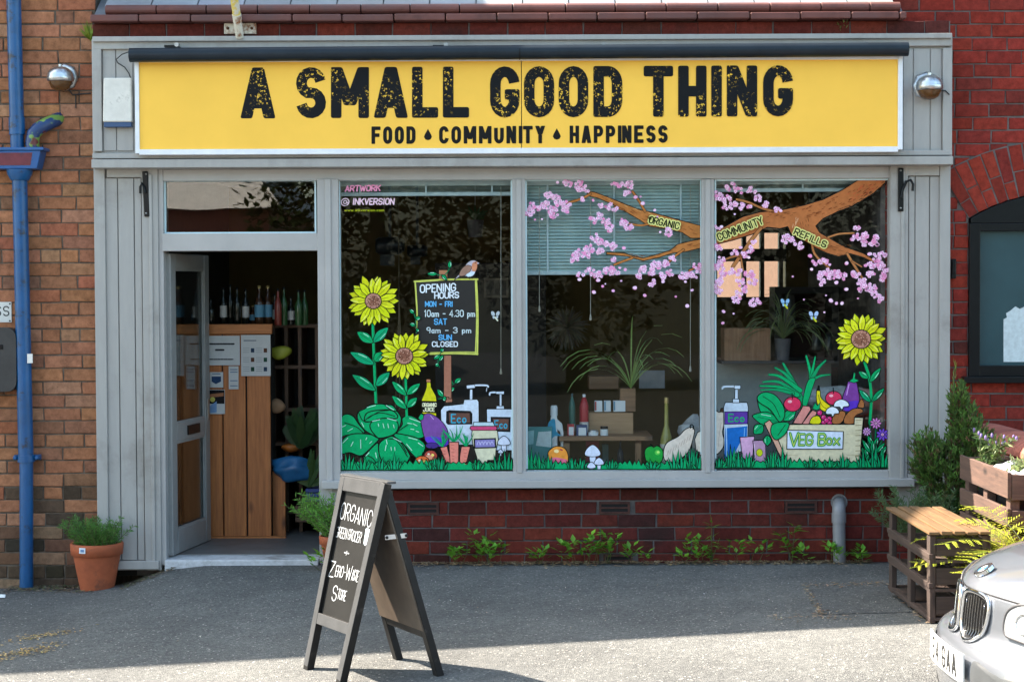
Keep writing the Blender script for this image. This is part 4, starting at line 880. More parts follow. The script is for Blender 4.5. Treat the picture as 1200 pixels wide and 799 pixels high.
# ---- pallet bench
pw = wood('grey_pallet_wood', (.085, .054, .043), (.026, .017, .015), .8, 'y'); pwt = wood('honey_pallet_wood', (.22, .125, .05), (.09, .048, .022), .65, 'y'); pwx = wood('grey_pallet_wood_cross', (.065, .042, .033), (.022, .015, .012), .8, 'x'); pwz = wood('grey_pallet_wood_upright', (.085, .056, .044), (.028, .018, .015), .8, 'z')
b0 = G(1089, 731); bX = b0.x; yF = b0.y; yN = yF+1.02; bW = .30; bH = .475; g = gz(bX, yF)
bench = thing('pallet_bench', 'low bench of stacked pallets with honey coloured slats on top', 'bench', (bX+bW/2, (yF+yN)/2, g))
mb = MB(); nS = 5; wS = bW/nS
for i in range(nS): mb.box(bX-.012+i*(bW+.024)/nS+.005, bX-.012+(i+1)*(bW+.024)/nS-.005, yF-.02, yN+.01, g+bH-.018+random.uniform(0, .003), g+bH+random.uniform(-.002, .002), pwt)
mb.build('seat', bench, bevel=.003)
for lv in (0, 1, 2):
    mb = MB(); z = g+.012+lv*.148
    for xx in (bX+.002, bX+bW-.026): mb.box(xx, xx+.024, yF, yN, z, z+.022, pw); 
    mb.box(bX+.03, bX+bW-.03, yF, yN, z+.003, z+.02, pw)
    if lv: mb.box(bX-.003, bX+.022, yF-.004, yN, z+.0225, z+.05, pw)
    mb.build('deck', bench, bevel=.003)
for yy in (yF, (yF+yN)/2-.06, yN-.1):
    for xx in (bX+.003, bX+bW-.033): mb = MB(); mb.box(xx, xx+.03, yy+.002, yy+.075, g+.003, g+bH-.0225, pwz); mb.build('block', bench, bevel=.004)
for z in (.04, .19, .335): mb = MB(); mb.box(bX+bW-.002, bX+bW+.014, yF+.01, yN-.01, g+z, g+z+.115, pw); mb.build('side_board', bench, bevel=.003)  # far side boards added to keep the bench's inside dark
for z, h in ((.05, .09), (.20, .085), (.345, .09)): mb = MB(); mb.box(bX+.035, bX+bW-.035, yF+.006, yF+.03, g+z, g+z+h, pwx); mb.build('end_board', bench, bevel=.003)
# ---- pallet planter
px0 = 2.665; py0, py1 = -2.05, -1.02; pX1 = px0+.27; gp_ = gz(px0, -1.5); pz1 = .80
pl = thing('pallet_planter', 'red brown slatted pallet planter holding herbs beside the low brick wall', 'planter', (px0+.13, -1.5, gp_))
rw = wood('red_brown_pallet_wood', (.155, .088, .064), (.06, .036, .03), .8, 'y'); rwx = wood('red_brown_pallet_wood_cross', (.16, .09, .066), (.065, .038, .032), .8, 'x')
for z0, z1 in ((.655, .795), (.50, .60), (.37, .46), (.22, .32), (.05, .17)):
    for xx in (px0, pX1-.022):
        mb = MB(); mb.box(xx, xx+.022, py0, py1, z0+.0, z1, rw); mb.build('side_board', pl, bevel=.003)
    for ya in (py0+.001, py1-.022): mb = MB(); mb.box(px0+.024, pX1-.024, ya, ya+.021, z0-.01, z1-.012, rwx); mb.build('end_board', pl, bevel=.003)
for xx in (px0+.0225, pX1-.075):
    for yy in (py0+.03, -1.55, py1-.12): mb = MB(); mb.box(xx, xx+.052, yy, yy+.08, gp_, .78, rw); mb.build('post', pl, bevel=.003)
mb = MB(); mb.box(px0+.08, pX1-.08, py0+.12, py1-.13, .1, .68, mat('black_liner', (.015, .015, .016), .6)); mb.box(px0+.081, pX1-.081, py0+.121, py1-.131, .6805, .69, mat('soil', (.04, .028, .02), .95)); mb.build('liner', pl)
def herb(o, n, h, c, lb, fl=None):
    t = thing('herb', lb, 'plant', o, 'herbs in the pallet planter'); ms = MB(); ml = MB(); mf = MB()
    for i in range(n):
        p = Vector(o)+Vector((random.uniform(-.04, .04), random.uniform(-.06, .06), 0)); st = [p+Vector((random.uniform(-.03, .03)*k, random.uniform(-.03, .03)*k, h*random.uniform(.7, 1)*k/3)) for k in range(4)]; ms.tube(st, .002, STEM, 4); needles(ml, st, c, 26, .045, .012)
        if fl: mf.ball(st[-1], .008, .008, .016, fl, 6, 4)
    ms.build('stem', t); ml.build('leaves', t, recalc=False)
    if fl: mf.build('flowers', t)
lav = mat('lavender_bloom', (.22, .15, .38), .7)
herb((px0+.13, -1.25, .68), 16, .28, (.13, .20, .06), 'lavender flowering at the far end of the pallet planter', lav); herb((px0+.15, -1.8, .68), 12, .17, (.22, .27, .11), 'pale sage at the near end of the pallet planter')
for k, (yy, r_, lb) in enumerate(((-1.62, .3, 'white plastic bag tucked in the middle of the planter'), (-1.93, -.2, 'white plastic bag over the near corner of the planter'))):
    mb = MB(); rr = random.Random(k); vs = []; n = 7
    for j in range(n):
        for i in range(n): vs.append((px0+.03+.2*i/(n-1), yy-.09+.18*j/(n-1), .735+rr.uniform(-.02, .055)*math.sin(math.pi*i/(n-1))+.04*math.sin(math.pi*j/(n-1))))
    mb.add(vs, [(j*n+i, j*n+i+1, (j+1)*n+i+1, (j+1)*n+i) for j in range(n-1) for i in range(n-1)], mat('white_plastic_bag', (.68, .72, .76), .4), False); o_ = mb.build('plastic_bag', recalc=False); tag(o_, lb, 'plastic bag', 'plastic bags in the planter'); sd_ = o_.modifiers.new('thickness', 'SOLIDIFY'); sd_.thickness = .004
# ---- low wall with rounded brick coping
lw = thing('garden_wall', 'low red brick garden wall with rounded coping at the right edge', 'wall', (3.13, -2, 0)); mb = MB(); mb.box(3.0, 3.26, -4.2, YB, -.2, .80, MORT_R)
y = -4.2
for zr in range(9):
    y = -4.2-(zr % 2)*.12
    while y < YB-.02:
        a0, a1 = max(y, -4.2), min(y+.226, YB); z0 = -.05+zr*.0945
        if a1-a0 > .03: mb.box(2.992+random.uniform(0, .004), 3.1, a0, a1, z0, z0+.083, MB_RED, shade(random.choice(RED[:4])))
        y += .236
mb.build('wall', lw); mb = MB(); y = -4.2
cop = mat('pink_coping_brick', (.36, .115, .085), .8, var=.25, vs=9, bmp=.4, bs_=50, dirt=(.16, .05, .04), dp=(.5, .7))
while y < YB-.02:
    e = min(y+.115, YB); pr = [(3.13+.17*math.cos(R(t)), .80+.10*math.sin(R(t))) for t in range(0, 181, 15)]+[(2.96, .795), (3.30, .795)]; mb.prism(pr, y+.004, e-.004, cop); y = e
mb.build('coping', lw, bevel=.004)
# ---- shrub, under-planting and fern
def shrub(t, o, blobs, n, c, l, w):
    ml = MB(); ms = MB()
    for bx_, by, bz, r_, hz, k in blobs:
        cen = Vector(o)+Vector((bx_, by, bz)); ms.tube([Vector(o)+Vector((bx_*.2, by*.2, 0)), Vector(o)+Vector((bx_*.6, by*.6, bz*.5)), cen+Vector((0, 0, hz*.8))], [.014, .009, .003], mat('brown_bark', (.09, .06, .04), .85, var=.3, vs=20), 6)
        for i in range(int(n*k)):
            d = Vector((random.gauss(0, 1), random.gauss(0, 1), random.gauss(0, 1))).normalized(); rad = random.uniform(.25, 1)**.6; p = cen+Vector((d.x*r_*rad, d.y*r_*rad, d.z*hz*rad)); g_ = (d+Vector((0, 0, .9))).normalized()
            cc = lf(c if random.random() < .85 else (.16, .12, .06), .4); ms.tube([p, p-g_*l*1.5], .0018, STEM, 3)
            for j in range(7): r2 = Vector((random.uniform(-1, 1), random.uniform(-1, 1), random.uniform(-.3, 1))); ml.leaf(p-g_*l*random.uniform(0, 1.4), g_+r2*.8, r2.cross(g_), l*random.uniform(.7, 1.2), w, LEAF, cc)
    ms.build('stem', t); ml.build('foliage', t, recalc=False)
o = Vector((2.70, -.46, 0)); t = thing('conifer_shrub', 'dense dark green shrub with a taller brown tipped spire by the pilaster', 'shrub', o)
shrub(t, o, [(.02, 0, .62, .2, .26, 1), (-.1, .02, .72, .13, .2, .6), (.14, -.02, .85, .14, .26, .8), (.10, 0, 1.05, .08, .16, .35), (.24, -.02, .72, .12, .22, .55), (.0, 0, .40, .17, .16, .6), (.2, -.05, .45, .14, .2, .5)], 460, (.105, .20, .045), .036, .012)
mb = MB(); ms = MB(); q = o+Vector((.06, 0, 1.1)); ms.tube([q, q+Vector((.02, 0, .2))], .003, STEM, 4)
for k in range(14): a_ = random.uniform(0, 6.28); mb.leaf(q+Vector((.01, 0, .05+.012*k)), (math.cos(a_)*.35, math.sin(a_)*.35, 1), (1, 0, 0), .05, .012, LEAF, lf((.22, .32, .06)))
ms.build('leading_shoot', t); mb.build('shoot_leaves', t, recalc=False)
o = Vector((2.52, -.62, 0)); t = thing('lavender_bush', 'grey green lavender bush growing behind the pallet bench', 'shrub', o); rosemary(t, o+Vector((0, 0, .2)), .17, .34, 80, (.10, .175, .075), lean=(-.05, -.05))
def fern(o, n, ln, lb, c, rng):
    t = thing('fern', lb, 'fern', o, 'golden ferns in front of the planter'); ml = MB(); ms = MB()
    for i in range(n):
        a0 = rng[0]+(rng[1]-rng[0])*(i+random.random()*.6)/n; el = random.uniform(1.02, 1.48); L_ = ln*random.uniform(.7, 1.05); p = Vector(o); d = Vector((math.cos(a0)*math.cos(el), math.sin(a0)*math.cos(el), math.sin(el))); pts = []
        for k in range(19): pts.append(p.copy()); p = p+d*(L_/18); d = (d+Vector((math.cos(a0)*.045, math.sin(a0)*.045, -.078))).normalized()
        ms.tube(pts, [.003-.0001*k for k in range(19)], STEM, 4)
        for k in range(3, 19):
            dd = (pts[k]-pts[k-1]).normalized(); sd = dd.cross(Vector((0, 0, 1))).normalized(); s = math.sin(math.pi*(k-1)/19)**.7*.105*L_/.5
            for sg in (-1, 1):
                cc = lf(c, .25); dv = (sd*sg+dd*.45+Vector((0, 0, random.uniform(-.25, .1)))).normalized()
                for j in range(5): fr = j/5; pp = pts[k]+dv*s*fr; ml.leaf(pp, dv+dd*.5, (0, 0, 1), s*.33*(1-fr*.5), .0095*(1-.4*fr), LEAF, cc); ml.leaf(pp, dv-dd*.5, (0, 0, 1), s*.31*(1-fr*.5), .009*(1-.4*fr), LEAF, cc)
    ms.build('stem', t); ml.build('fronds', t, recalc=False)
fern(Vector((2.74, -2.42, .16)), 20, .74, 'golden green fern spreading left over the bench corner', (.38, .42, .035), (1.9, 4.6)); fern(Vector((3.0, -2.6, .16)), 12, .66, 'golden green fern at the right edge behind the silver car', (.33, .38, .035), (2.4, 5.6))
# ================================================================== paintings on the three windows
def gmap(x, y, d): return P(x, y, YG-.003-d)
K = '#0d1512'; GRN = '#00a864'; DG = '#067a4e'; WH = '#dfe9f2'
def motif(name, i, fn, tf=(0, 0, 1), d0=0.0):
    a = Art(gmap, tf, d0=d0); fn(a); return a.build(name, panes[i])
rnd = random.Random(3)
def sunflower(a, cx, cy, r, rc, n=13):
    for ring, (rr, off, ww) in enumerate(((r, 0, .30), (r*.93, .5, .27))):
        for i in range(n):
            t = 2*math.pi*(i+off)/n+rnd.uniform(-.08, .08); l = rr*rnd.uniform(.9, 1.04); c, s = math.cos(t), math.sin(t); w_ = r*ww*.5
            def q(u, v): return (cx+c*u-s*v, cy+s*u+c*v)
            b = rc*.8; pts = [q(b, -w_*.5), q(b+(l-b)*.45, -w_), q(b+(l-b)*.75, -w_*.75), q(l, 0), q(b+(l-b)*.75, w_*.75), q(b+(l-b)*.45, w_), q(b, w_*.5)]
            a.poly(pts, rnd.choice(['#d8e01e', '#cfdc14', '#e0e428', '#d4d61a']), .8, K, False)
            a.line([q(b, 0), q(b+(l-b)*.5, 0)], .6, '#8d9410', False)
            if rnd.random() < .6: a.line([q(b+(l-b)*.5, -w_*.45), q(l*.9, -w_*.15)], .5, '#f2f2a0', False)
    a.ell(cx, cy, rc*1.05, rc, '#b98470', 1.0, K); a.ell(cx, cy, rc*.72, rc*.68, '#8a5a48')
    for i in range(46):
        t = rnd.uniform(0, 6.28); u = rc*.92*math.sqrt(rnd.random()); a.ell(cx+u*math.cos(t), cy+u*math.sin(t), .7/a.tf[2]*1.0*a.tf[2]*.9, .8, rnd.choice(['#d9a890', '#3a2018', '#c89880', '#5a3426']), n=5, layer=a.n+1+i % 4)
    a.n += 6
def grass(a, x0, x1, yb, yt, tufts, step=5.5):
    """low jagged band of painted grass, then fans of separate outlined blades at the tufts (px, height, half width)"""
    top = []; x = x0
    while x < x1-1:
        top.append((x, yb-yt-rnd.uniform(0, 2))); top.append((min(x+step*.5, x1), yb-yt-rnd.uniform(3, 7))); x += step*rnd.uniform(.7, 1.4)
    top.append((x1, yb-yt)); a.line(top, 1.8, K, False); a.poly(top+[(x1, yb), (x0, yb)], GRN)
    for tx, th, tw in tufts:
        n = rnd.choice((4, 5, 5, 6))
        for i in sorted(range(n), key=lambda i: -abs(i-(n-1)/2)):
            f = -1+2*i/(n-1)+rnd.uniform(-.12, .12); h = th*(1-.45*abs(f))*rnd.uniform(.85, 1.1); bx = min(max(tx+f*tw*.45, x0+2.2), x1-2.2); tip = min(max(tx+f*tw*1.05, x0+.5), x1-.5); w_ = 2.1
            pts = [(bx-w_, yb-1.5), (bx-w_*.8+(tip-bx)*.3, yb-h*.45), (tip, yb-h), (bx+w_*.8+(tip-bx)*.4, yb-h*.42), (bx+w_, yb-1.5)]
            a.poly(pts, rnd.choice([GRN, '#009a62', '#04a66c'])); a.line(pts, .9, K, False)
    a.line([(x0, yb), (x1, yb)], 1.4, K, False)
def pleaves(a, lst, w, hl=True):
    for b, t in lst: a.leaf(b, t, w, rnd.choice([GRN, '#009c62', '#04a56e']), hl=hl)
# ---- window 1
def credit(a, k):
    a.at(390, 200, 4.44)
    def t(s, p0, h, ln, sw, c, slant=0): a.text(s, a.T(p0), Vector((1, slant))*(h/4.44), Vector((-.1, 1))*(h/4.44), sw, paint(c), box=ln/h)
    if k == 0: t('ARTWORK', (68, 80), 28, 180, 1.5, '#f09ac0', -.02); return
    if k == 2: t('www.inkversion.com', (62, 198), 14, 205, .55, '#b9c020', -.0); return
    t('@', (46, 145), 38, 40, 1.1, '#f6d8e4'); t('INKVERSION', (108, 146), 30, 212, 1.4, '#f4d2e2', -.0)
for k_ in range(3): motif('painted_credit', 0, lambda a: credit(a, k_))
def sf1(a):
    a.at(390, 370, 4.2045); a.line([(197, 40), (202, 180), (213, 440)], 3.2, GRN); a.line([(200, 50), (206, 180), (217, 440)], .6, DG)
    pleaves(a, [((198, 132), (120, 80)), ((200, 130), (272, 58)), ((203, 238), (86, 180)), ((206, 225), (248, 178)), ((210, 368), (96, 290)), ((213, 345), (280, 278))], 46)
    a.at(0, 0, 1); sunflower(a, 437.3, 352.7, 31.5, 9.2)
motif('painted_sunflower', 0, sf1)
def sf2(a):
    a.at(390, 370, 4.2045); a.line([(358, 290), (361, 380), (364, 495)], 2.8, GRN); pleaves(a, [((362, 392), (292, 323)), ((364, 388), (430, 333)), ((362, 458), (292, 394)), ((366, 450), (415, 403))], 36)
    a.at(0, 0, 1); sunflower(a, 473.7, 417.1, 30.5, 9.8)
motif('painted_sunflower', 0, sf2, d0=.014)
def cabbage(a):
    a.at(390, 460, 7.99)
    def L_(p): a.poly(p, GRN, 1.3, K, True)
    L_([(75, 300), (80, 230), (125, 200), (190, 220), (240, 290), (300, 370), (230, 385), (120, 400), (75, 410)])
    L_([(600, 375), (650, 300), (650, 240), (710, 212), (790, 245), (850, 310), (862, 400), (800, 428), (700, 400)])
    L_([(560, 385), (680, 395), (800, 430), (865, 490), (850, 560), (800, 620), (740, 570), (660, 480)])
    L_([(80, 480), (110, 420), (190, 385), (300, 385), (390, 400), (430, 430), (400, 490), (320, 560), (250, 590), (160, 560), (85, 570)])
    L_([(300, 590), (350, 530), (420, 470), (430, 540), (470, 640), (400, 690), (310, 670), (285, 630)])
    L_([(430, 540), (440, 470), (510, 420), (570, 410), (650, 470), (710, 560), (720, 610), (650, 690), (520, 690), (450, 620)])
    L_([(230, 230), (240, 180), (300, 150), (350, 115), (440, 105), (500, 112), (560, 120), (600, 170), (640, 240), (620, 330), (560, 400), (440, 425), (380, 400), (300, 350), (250, 290)])
    for p in ([(300, 270), (310, 200), (380, 170), (520, 160), (590, 190), (600, 240), (480, 240), (380, 265)], [(350, 330), (360, 280), (440, 245), (520, 240), (600, 270), (610, 340), (560, 395), (440, 425), (390, 390)]): L_(p)
    for p in ([(300, 260), (360, 215), (460, 190), (580, 220)], [(330, 240), (430, 180), (520, 165)], [(480, 105), (540, 160), (600, 175)], [(240, 180), (280, 260), (355, 270)], [(440, 430), (330, 540), (260, 600)], [(570, 415), (640, 500), (700, 600)], [(110, 280), (220, 320), (290, 380)], [(700, 300), (640, 340), (600, 370)], [(520, 430), (620, 450), (690, 560)], [(330, 590), (380, 620), (430, 700)]): a.line(p, 1.0, K)
    hl = [((320, 140), (400, 118)), ((500, 120), (570, 160)), ((370, 268), (440, 252)), ((510, 240), (595, 262)), ((425, 290), (430, 315)), ((470, 290), (480, 330)), ((515, 290), (522, 330)), ((568, 300), (575, 330)), ((270, 280), (290, 320)), ((90, 320), (120, 305)), ((140, 360), (185, 335)), ((95, 470), (140, 425)), ((170, 500), (190, 460)), ((260, 440), (262, 520)), ((310, 440), (318, 420)), ((345, 475), (365, 455)), ((500, 440), (510, 480)), ((490, 540), (500, 490)), ((545, 510), (548, 540)), ((580, 510), (582, 540)), ((570, 425), (640, 460)), ((710, 420), (790, 440)), ((690, 480), (740, 540)), ((730, 340), (760, 345)), ((780, 360), (805, 368)), ((720, 240), (820, 275)), ((750, 290), (790, 310)), ((400, 560), (410, 610)), ((310, 590), (340, 560)), ((800, 470), (845, 500)), ((740, 290), (700, 285))]
    for p, q in hl: a.line([p, q], .8, '#bdf0dc', False)
    a.poly([(210, 690), (225, 640), (275, 600), (285, 650), (330, 680), (360, 700), (260, 715)], '#6a5048', .8)
    a.at(0, 0, 1)
motif('painted_cabbage', 0, cabbage, d0=.003)
def board(a):
    a.at(480, 290, 5.708); Yl = '#c9cf62'
    a.poly([(195, 150), (255, 150), (255, 215), (195, 215)], '#b07a58', .8); a.poly([(228, 720), (280, 720), (280, 1010), (262, 1010), (262, 1000), (228, 1000)], '#a8705a', .8)
    a.poly([(40, 230), (448, 218), (448, 705), (52, 705)], mat('thin_dark_board', '#141210', .6, var=.15)); 
    for p, w_ in (([(32, 228), (240, 215), (455, 213)], 2.0), ([(38, 238), (50, 440), (45, 540)], 1.8), ([(446, 215), (456, 460), (452, 715)], 2.0), ([(440, 225), (448, 480), (440, 705)], 1.2), ([(130, 712), (300, 708), (455, 712)], 2.0), ([(140, 703), (330, 698), (445, 700)], .9), ([(60, 230), (190, 222)], 1.0)): a.line(p, w_, Yl)
    def t(s, p0, ln, h, sw, c, sl_=0): a.text(s, a.T(p0), Vector((1, sl_))*(h/5.708), Vector((0, 1))*(h/5.708), sw, paint(c), box=ln/h)
    B = '#5fb0e6'
    t('OPENING', (72, 252), 235, 50, 1.5, WH, -.05); t('HOURS', (168, 303), 160, 38, 1.4, WH, -.03); t('MON - FRI', (106, 362), 180, 32, 1.25, B); t('10am - 4.30 pm', (100, 420), 335, 42, 1.1, '#cfe0e4', .0); t('SAT', (166, 478), 82, 36, 1.3, B); t('9am - 3 pm', (114, 535), 295, 36, 1.15, '#c6d6dc'); t('SUN', (196, 585), 84, 32, 1.3, B); t('CLOSED', (152, 630), 168, 32, 1.2, WH)
    # vines and bird
    for st, lv in (([(130, 185), (170, 180), (230, 185), (262, 150), (272, 110)], [((185, 178), (118, 175)), ((215, 182), (250, 220)), ((268, 140), (270, 88))]), ([(20, 420), (40, 480), (45, 570)], [((30, 440), (0, 415)), ((38, 480), (75, 468)), ((40, 520), (0, 510)), ((45, 560), (62, 545))]), ([(215, 690), (190, 750), (200, 800)], [((212, 700), (222, 672)), ((205, 720), (160, 745)), ((195, 760), (225, 720)), ((198, 780), (170, 790))])):
        a.line(st, 1.1, DG)
        for b, tp in lv: a.leaf(b, tp, 26, GRN)
    a.poly([(300, 218), (340, 165), (372, 120), (400, 92), (430, 85), (452, 95), (470, 108), (452, 116), (446, 150), (430, 180), (395, 195), (345, 190)], '#b9b4c0', .7, K, True)
    a.poly([(330, 185), (352, 140), (385, 118), (415, 130), (400, 165), (360, 190)], '#9a7868', .5, K, True); a.poly([(425, 100), (450, 96), (452, 118), (446, 150), (424, 165), (415, 130)], '#d08a68', 0, K, True); a.poly([(380, 180), (420, 160), (436, 168), (420, 190), (390, 196)], '#cfe0f0', 0, K, True); a.ell(440, 102, 4, 4, K); a.line([(400, 195), (402, 212)], .7, K, False); a.line([(415, 193), (418, 210)], .7, K, False)
motif('painted_opening_hours', 0, board, d0=.004)
def butterfly(a, x, y, c1, c2, s=1):
    for dx, dy, r in ((-2.6, -1.8, 3), (2.6, -1.8, 3), (-1.8, 2, 2), (1.8, 2, 2)): a.ell(x+dx*s, y+dy*s, r*.7*s, r*s, c1, .5, K, rot=dx*10)
    a.line([(x-.5, y+2*s), (x+2.4*s, y+5.5*s)], 1.6*s, c2, False)
motif('painted_butterfly', 0, lambda a: butterfly(a, 580.5, 369.5, '#b8c4cc', '#d8dcc8', 1.1))
def juice(a):
    a.at(390, 370, 4.2045); a.poly([(462, 325), (482, 325), (484, 350), (508, 395), (512, 420), (510, 500), (440, 480), (437, 415), (452, 380), (462, 350)], '#d8d21a', .8)
    a.poly([(460, 312), (482, 312), (482, 328), (460, 328)], '#c08058', .7); a.poly([(437, 418), (512, 420), (511, 480), (438, 475)], '#10120c')
    def t(s, p0, ln, h): a.text(s, a.T(p0), Vector((1, 0))*(h/4.2), Vector((0, 1))*(h/4.2), .95, paint('#e8e6c0'), box=ln/h)
    t('ORGANIC', (442, 430), 68, 16); t('JUICE', (446, 452), 54, 18)
motif('painted_juice_bottle', 0, juice, d0=.006)
def soap1(a):
    a.at(490, 430, 6.146); W = '#cfdcec'
    a.poly([(165, 390), (162, 310), (185, 280), (240, 275), (325, 265), (332, 235), (425, 232), (437, 250), (440, 560), (165, 560)], W, .9)
    a.poly([(205, 320), (225, 312), (375, 318), (388, 335), (388, 410), (215, 412), (203, 400)], '#1c1c1e', .8); a.poly([(222, 330), (370, 332), (375, 400), (226, 402)], '#6a4a40')
    a.text('Eco'.replace('c', 'c'), a.T((240, 340)), Vector((60, 0))/6.146, Vector((0, 60))/6.146, 1.5, paint('#38a8c8'), box=1.75)
    a.poly([(372, 160), (392, 160), (392, 234), (370, 234)], W, .7); a.line([(352, 142), (410, 132), (490, 132), (505, 142)], 2.0, W); a.poly([(348, 132), (405, 126), (412, 150), (350, 156)], W, .5); a.line([(495, 150), (492, 175)], .7, W, False)
    a.line([(222, 280), (222, 300)], .6, '#9fb4cc', False)
motif('painted_soap_bottle', 0, soap1, d0=.005)
def soap2(a):
    a.at(490, 430, 6.146); W = '#c9d8ea'
    a.poly([(493, 302), (680, 302), (686, 360), (682, 600), (500, 600)], W, .9); a.poly([(525, 360), (664, 362), (662, 465), (525, 460)], '#1c1c1e', .8); a.poly([(538, 372), (652, 374), (650, 452), (540, 450)], '#6a4a40')
    a.text('Eco', a.T((552, 385)), Vector((55, 0))/6.146, Vector((0, 55))/6.146, 1.4, paint('#38a8c8'), box=1.6)
    a.poly([(565, 280), (618, 280), (620, 302), (562, 302)], W, .6); a.poly([(586, 190), (602, 190), (602, 282), (586, 282)], W, .6); a.line([(515, 200), (520, 185), (560, 182), (610, 184)], 1.9, W); a.poly([(560, 176), (620, 174), (618, 196), (562, 194)], W, .5)
motif('painted_soap_bottle', 0, soap2, d0=.009)
def jar(a):
    a.at(490, 430, 6.146); a.poly([(390, 455), (570, 455), (578, 520), (560, 600), (555, 670), (500, 670), (490, 715), (440, 715), (420, 640), (395, 560), (385, 490)], '#d9d6b8', .9); a.poly([(372, 440), (380, 425), (560, 425), (570, 440), (560, 455), (385, 455)], '#d04a78', .8); a.poly([(400, 396), (540, 396), (552, 425), (395, 425)], '#b8d4de', .8)
    a.poly([(405, 520), (555, 515), (558, 578), (408, 582)], '#8c84c0', 1.6)
    for k in range(5): a.line([(425+k*24, 558), (430+k*24, 540), (440+k*24, 538), (445+k*24, 556)], .8, '#c8c4ea')
motif('painted_jar', 0, jar, d0=.013)
def eggp(a):
    a.at(490, 430, 6.146); a.poly([(20, 380), (60, 335), (110, 345), (160, 380), (205, 440), (222, 520), (200, 570), (140, 570), (90, 560), (50, 520)], '#7d4f9c', .9, K, True); a.poly([(50, 510), (120, 500), (215, 530), (200, 568), (140, 570), (80, 556)], '#6a3fd0', 0, K, True); a.line([(90, 350), (110, 375)], .9, '#c9a8e0', False)
    a.poly([(0, 365), (20, 335), (40, 345), (36, 375), (15, 385)], GRN, .7); a.ell(100, 565, 46, 22, '#4a3288', .6)
motif('painted_aubergine', 0, eggp, d0=.008)
def apples(a):
    a.at(490, 430, 6.146)
    for cx, cy, r, c1, c2 in ((90, 640, 48, '#b0483c', '#e89878'), (28, 690, 58, '#e8703a', '#f0c040')): a.ell(cx, cy, r, r*.88, c1, .9); a.ell(cx-r*.2, cy+r*.2, r*.55, r*.4, c2); a.ell(cx+r*.3, cy-r*.15, r*.22, r*.2, '#f8e070'); a.ell(cx-r*.3, cy-r*.3, r*.18, r*.14, '#fbe8d8'); a.line([(cx, cy-r*.8), (cx+4, cy-r*1.3)], .9, K, False)
motif('painted_apples', 0, apples, d0=.010)
def carrots(a):
    a.at(490, 430, 6.146)
    for p, tx, ty in (([(158, 580), (208, 570), (238, 690), (205, 695)], 175, 572), ([(222, 540), (292, 540), (290, 722), (232, 722)], 255, 540), ([(312, 572), (376, 572), (350, 680), (300, 722), (300, 640)], 345, 570)):
        for k in range(9): u = rnd.uniform(-1, 1); a.line([(tx, ty), (tx+u*50, ty-35-rnd.random()*30), (tx+u*75-rnd.uniform(0, 20), ty-70-rnd.random()*60)], 1.6, rnd.choice([GRN, '#0b8a58']), taper=(1.2, .3))
        a.poly(p, '#e88878', .9)
        for k in range(5): yy = p[0][1]+20+k*26; a.line([(p[0][0]+12+k*3, yy), (p[0][0]+38, yy+3)], .5, '#b85a48', False)
motif('painted_carrots', 0, carrots, d0=.016)
def mush(a, x, y, s, W='#d3dcf0'):
    a.poly([(x-4*s, y+4*s), (x+4*s, y+4*s), (x+3*s, y+15*s), (x-3*s, y+15*s)], W, .7); a.poly([(x-9*s, y+4*s), (x-7*s, y-3*s), (x, y-8*s), (x+7*s, y-3*s), (x+9*s, y+4*s), (x, y+6*s)], W, .8, K, True)
motif('painted_mushroom', 0, lambda a: (mush(a, 590.5, 517, .8), mush(a, 586.5, 529, .35)), d0=.016)
def vine1(a):
    a.at(390, 370, 4.2045); a.poly([(548, 196), (582, 196), (590, 425), (556, 428)], '#a8705a', .7); a.line([(520, 410), (545, 400), (570, 370), (590, 340), (625, 312)], 1.0, DG)
    for b, t in (((545, 400), (515, 362)), ((570, 370), (600, 355)), ((590, 338), (560, 298)), ((600, 330), (632, 308)), ((540, 405), (560, 412))): a.leaf(b, t, 24, GRN)
motif('painted_vine', 0, vine1, d0=.0025)
motif('painted_grass', 0, lambda a: grass(a, 398.5, 600.5, 551, 6, [(407, 26, 9), (425, 20, 10), (446, 18, 9), (462, 20, 9), (508, 18, 10), (516, 20, 9), (560, 14, 8), (583, 22, 9), (594, 28, 10)]), d0=.021)
# ---- window 2
BR = '#b9773e'; BRD = '#8a4f28'
def blossoms(a, cl, tops=(), sc_=1):
    k = a.tf[2]; lay = a.n
    for cx, cy, r in cl:
        n = max(1, int((r/6.3)**1.65))
        for j in range(n):
            t = rnd.uniform(0, 6.28); u = (r*.9 if r > 15 else r*.3)*math.sqrt(rnd.random()); fx, fy = cx+u*math.cos(t), cy+u*math.sin(t)*.8; s = min(r*.6, rnd.uniform(7, 11)); pal = ['#f8cfec', '#f3c0e4', '#fbdcf2', '#eeb0dc'] if rnd.random() < .8 else ['#ee98c8', '#f2a6d2']
            L0 = lay+1+rnd.randrange(60)*3
            if r < 16: a.ell(fx, fy, s*1.25, s*1.05, rnd.choice(pal), 0, '#7a4a72', n=7, layer=L0); continue
            a0 = rnd.uniform(0, 6.28)
            for m in range(5): aa = a0+m*1.2566; a.ell(fx+s*.62*math.cos(aa), fy+s*.62*math.sin(aa), s*.52, s*.44, pal[m % len(pal)], 0, rot=math.degrees(aa), n=8, layer=L0+(m % 2))
            a.ell(fx, fy, s*.3, s*.3, '#d977b4', n=6, layer=L0+2)
    a.n = lay+184
def bark(a, pts, m, n, fat=8):
    """short bark strokes inside a branch"""
    for i in range(n):
        j = rnd.randrange(len(pts)-1); p = Vector(pts[j]).lerp(Vector(pts[j+1]), rnd.random()); d = (Vector(pts[j+1])-Vector(pts[j])).normalized(); q = p+Vector((-d.y, d.x))*rnd.uniform(-fat, fat); a.line([q, q+d*rnd.uniform(8, 22)], .55, m, False)
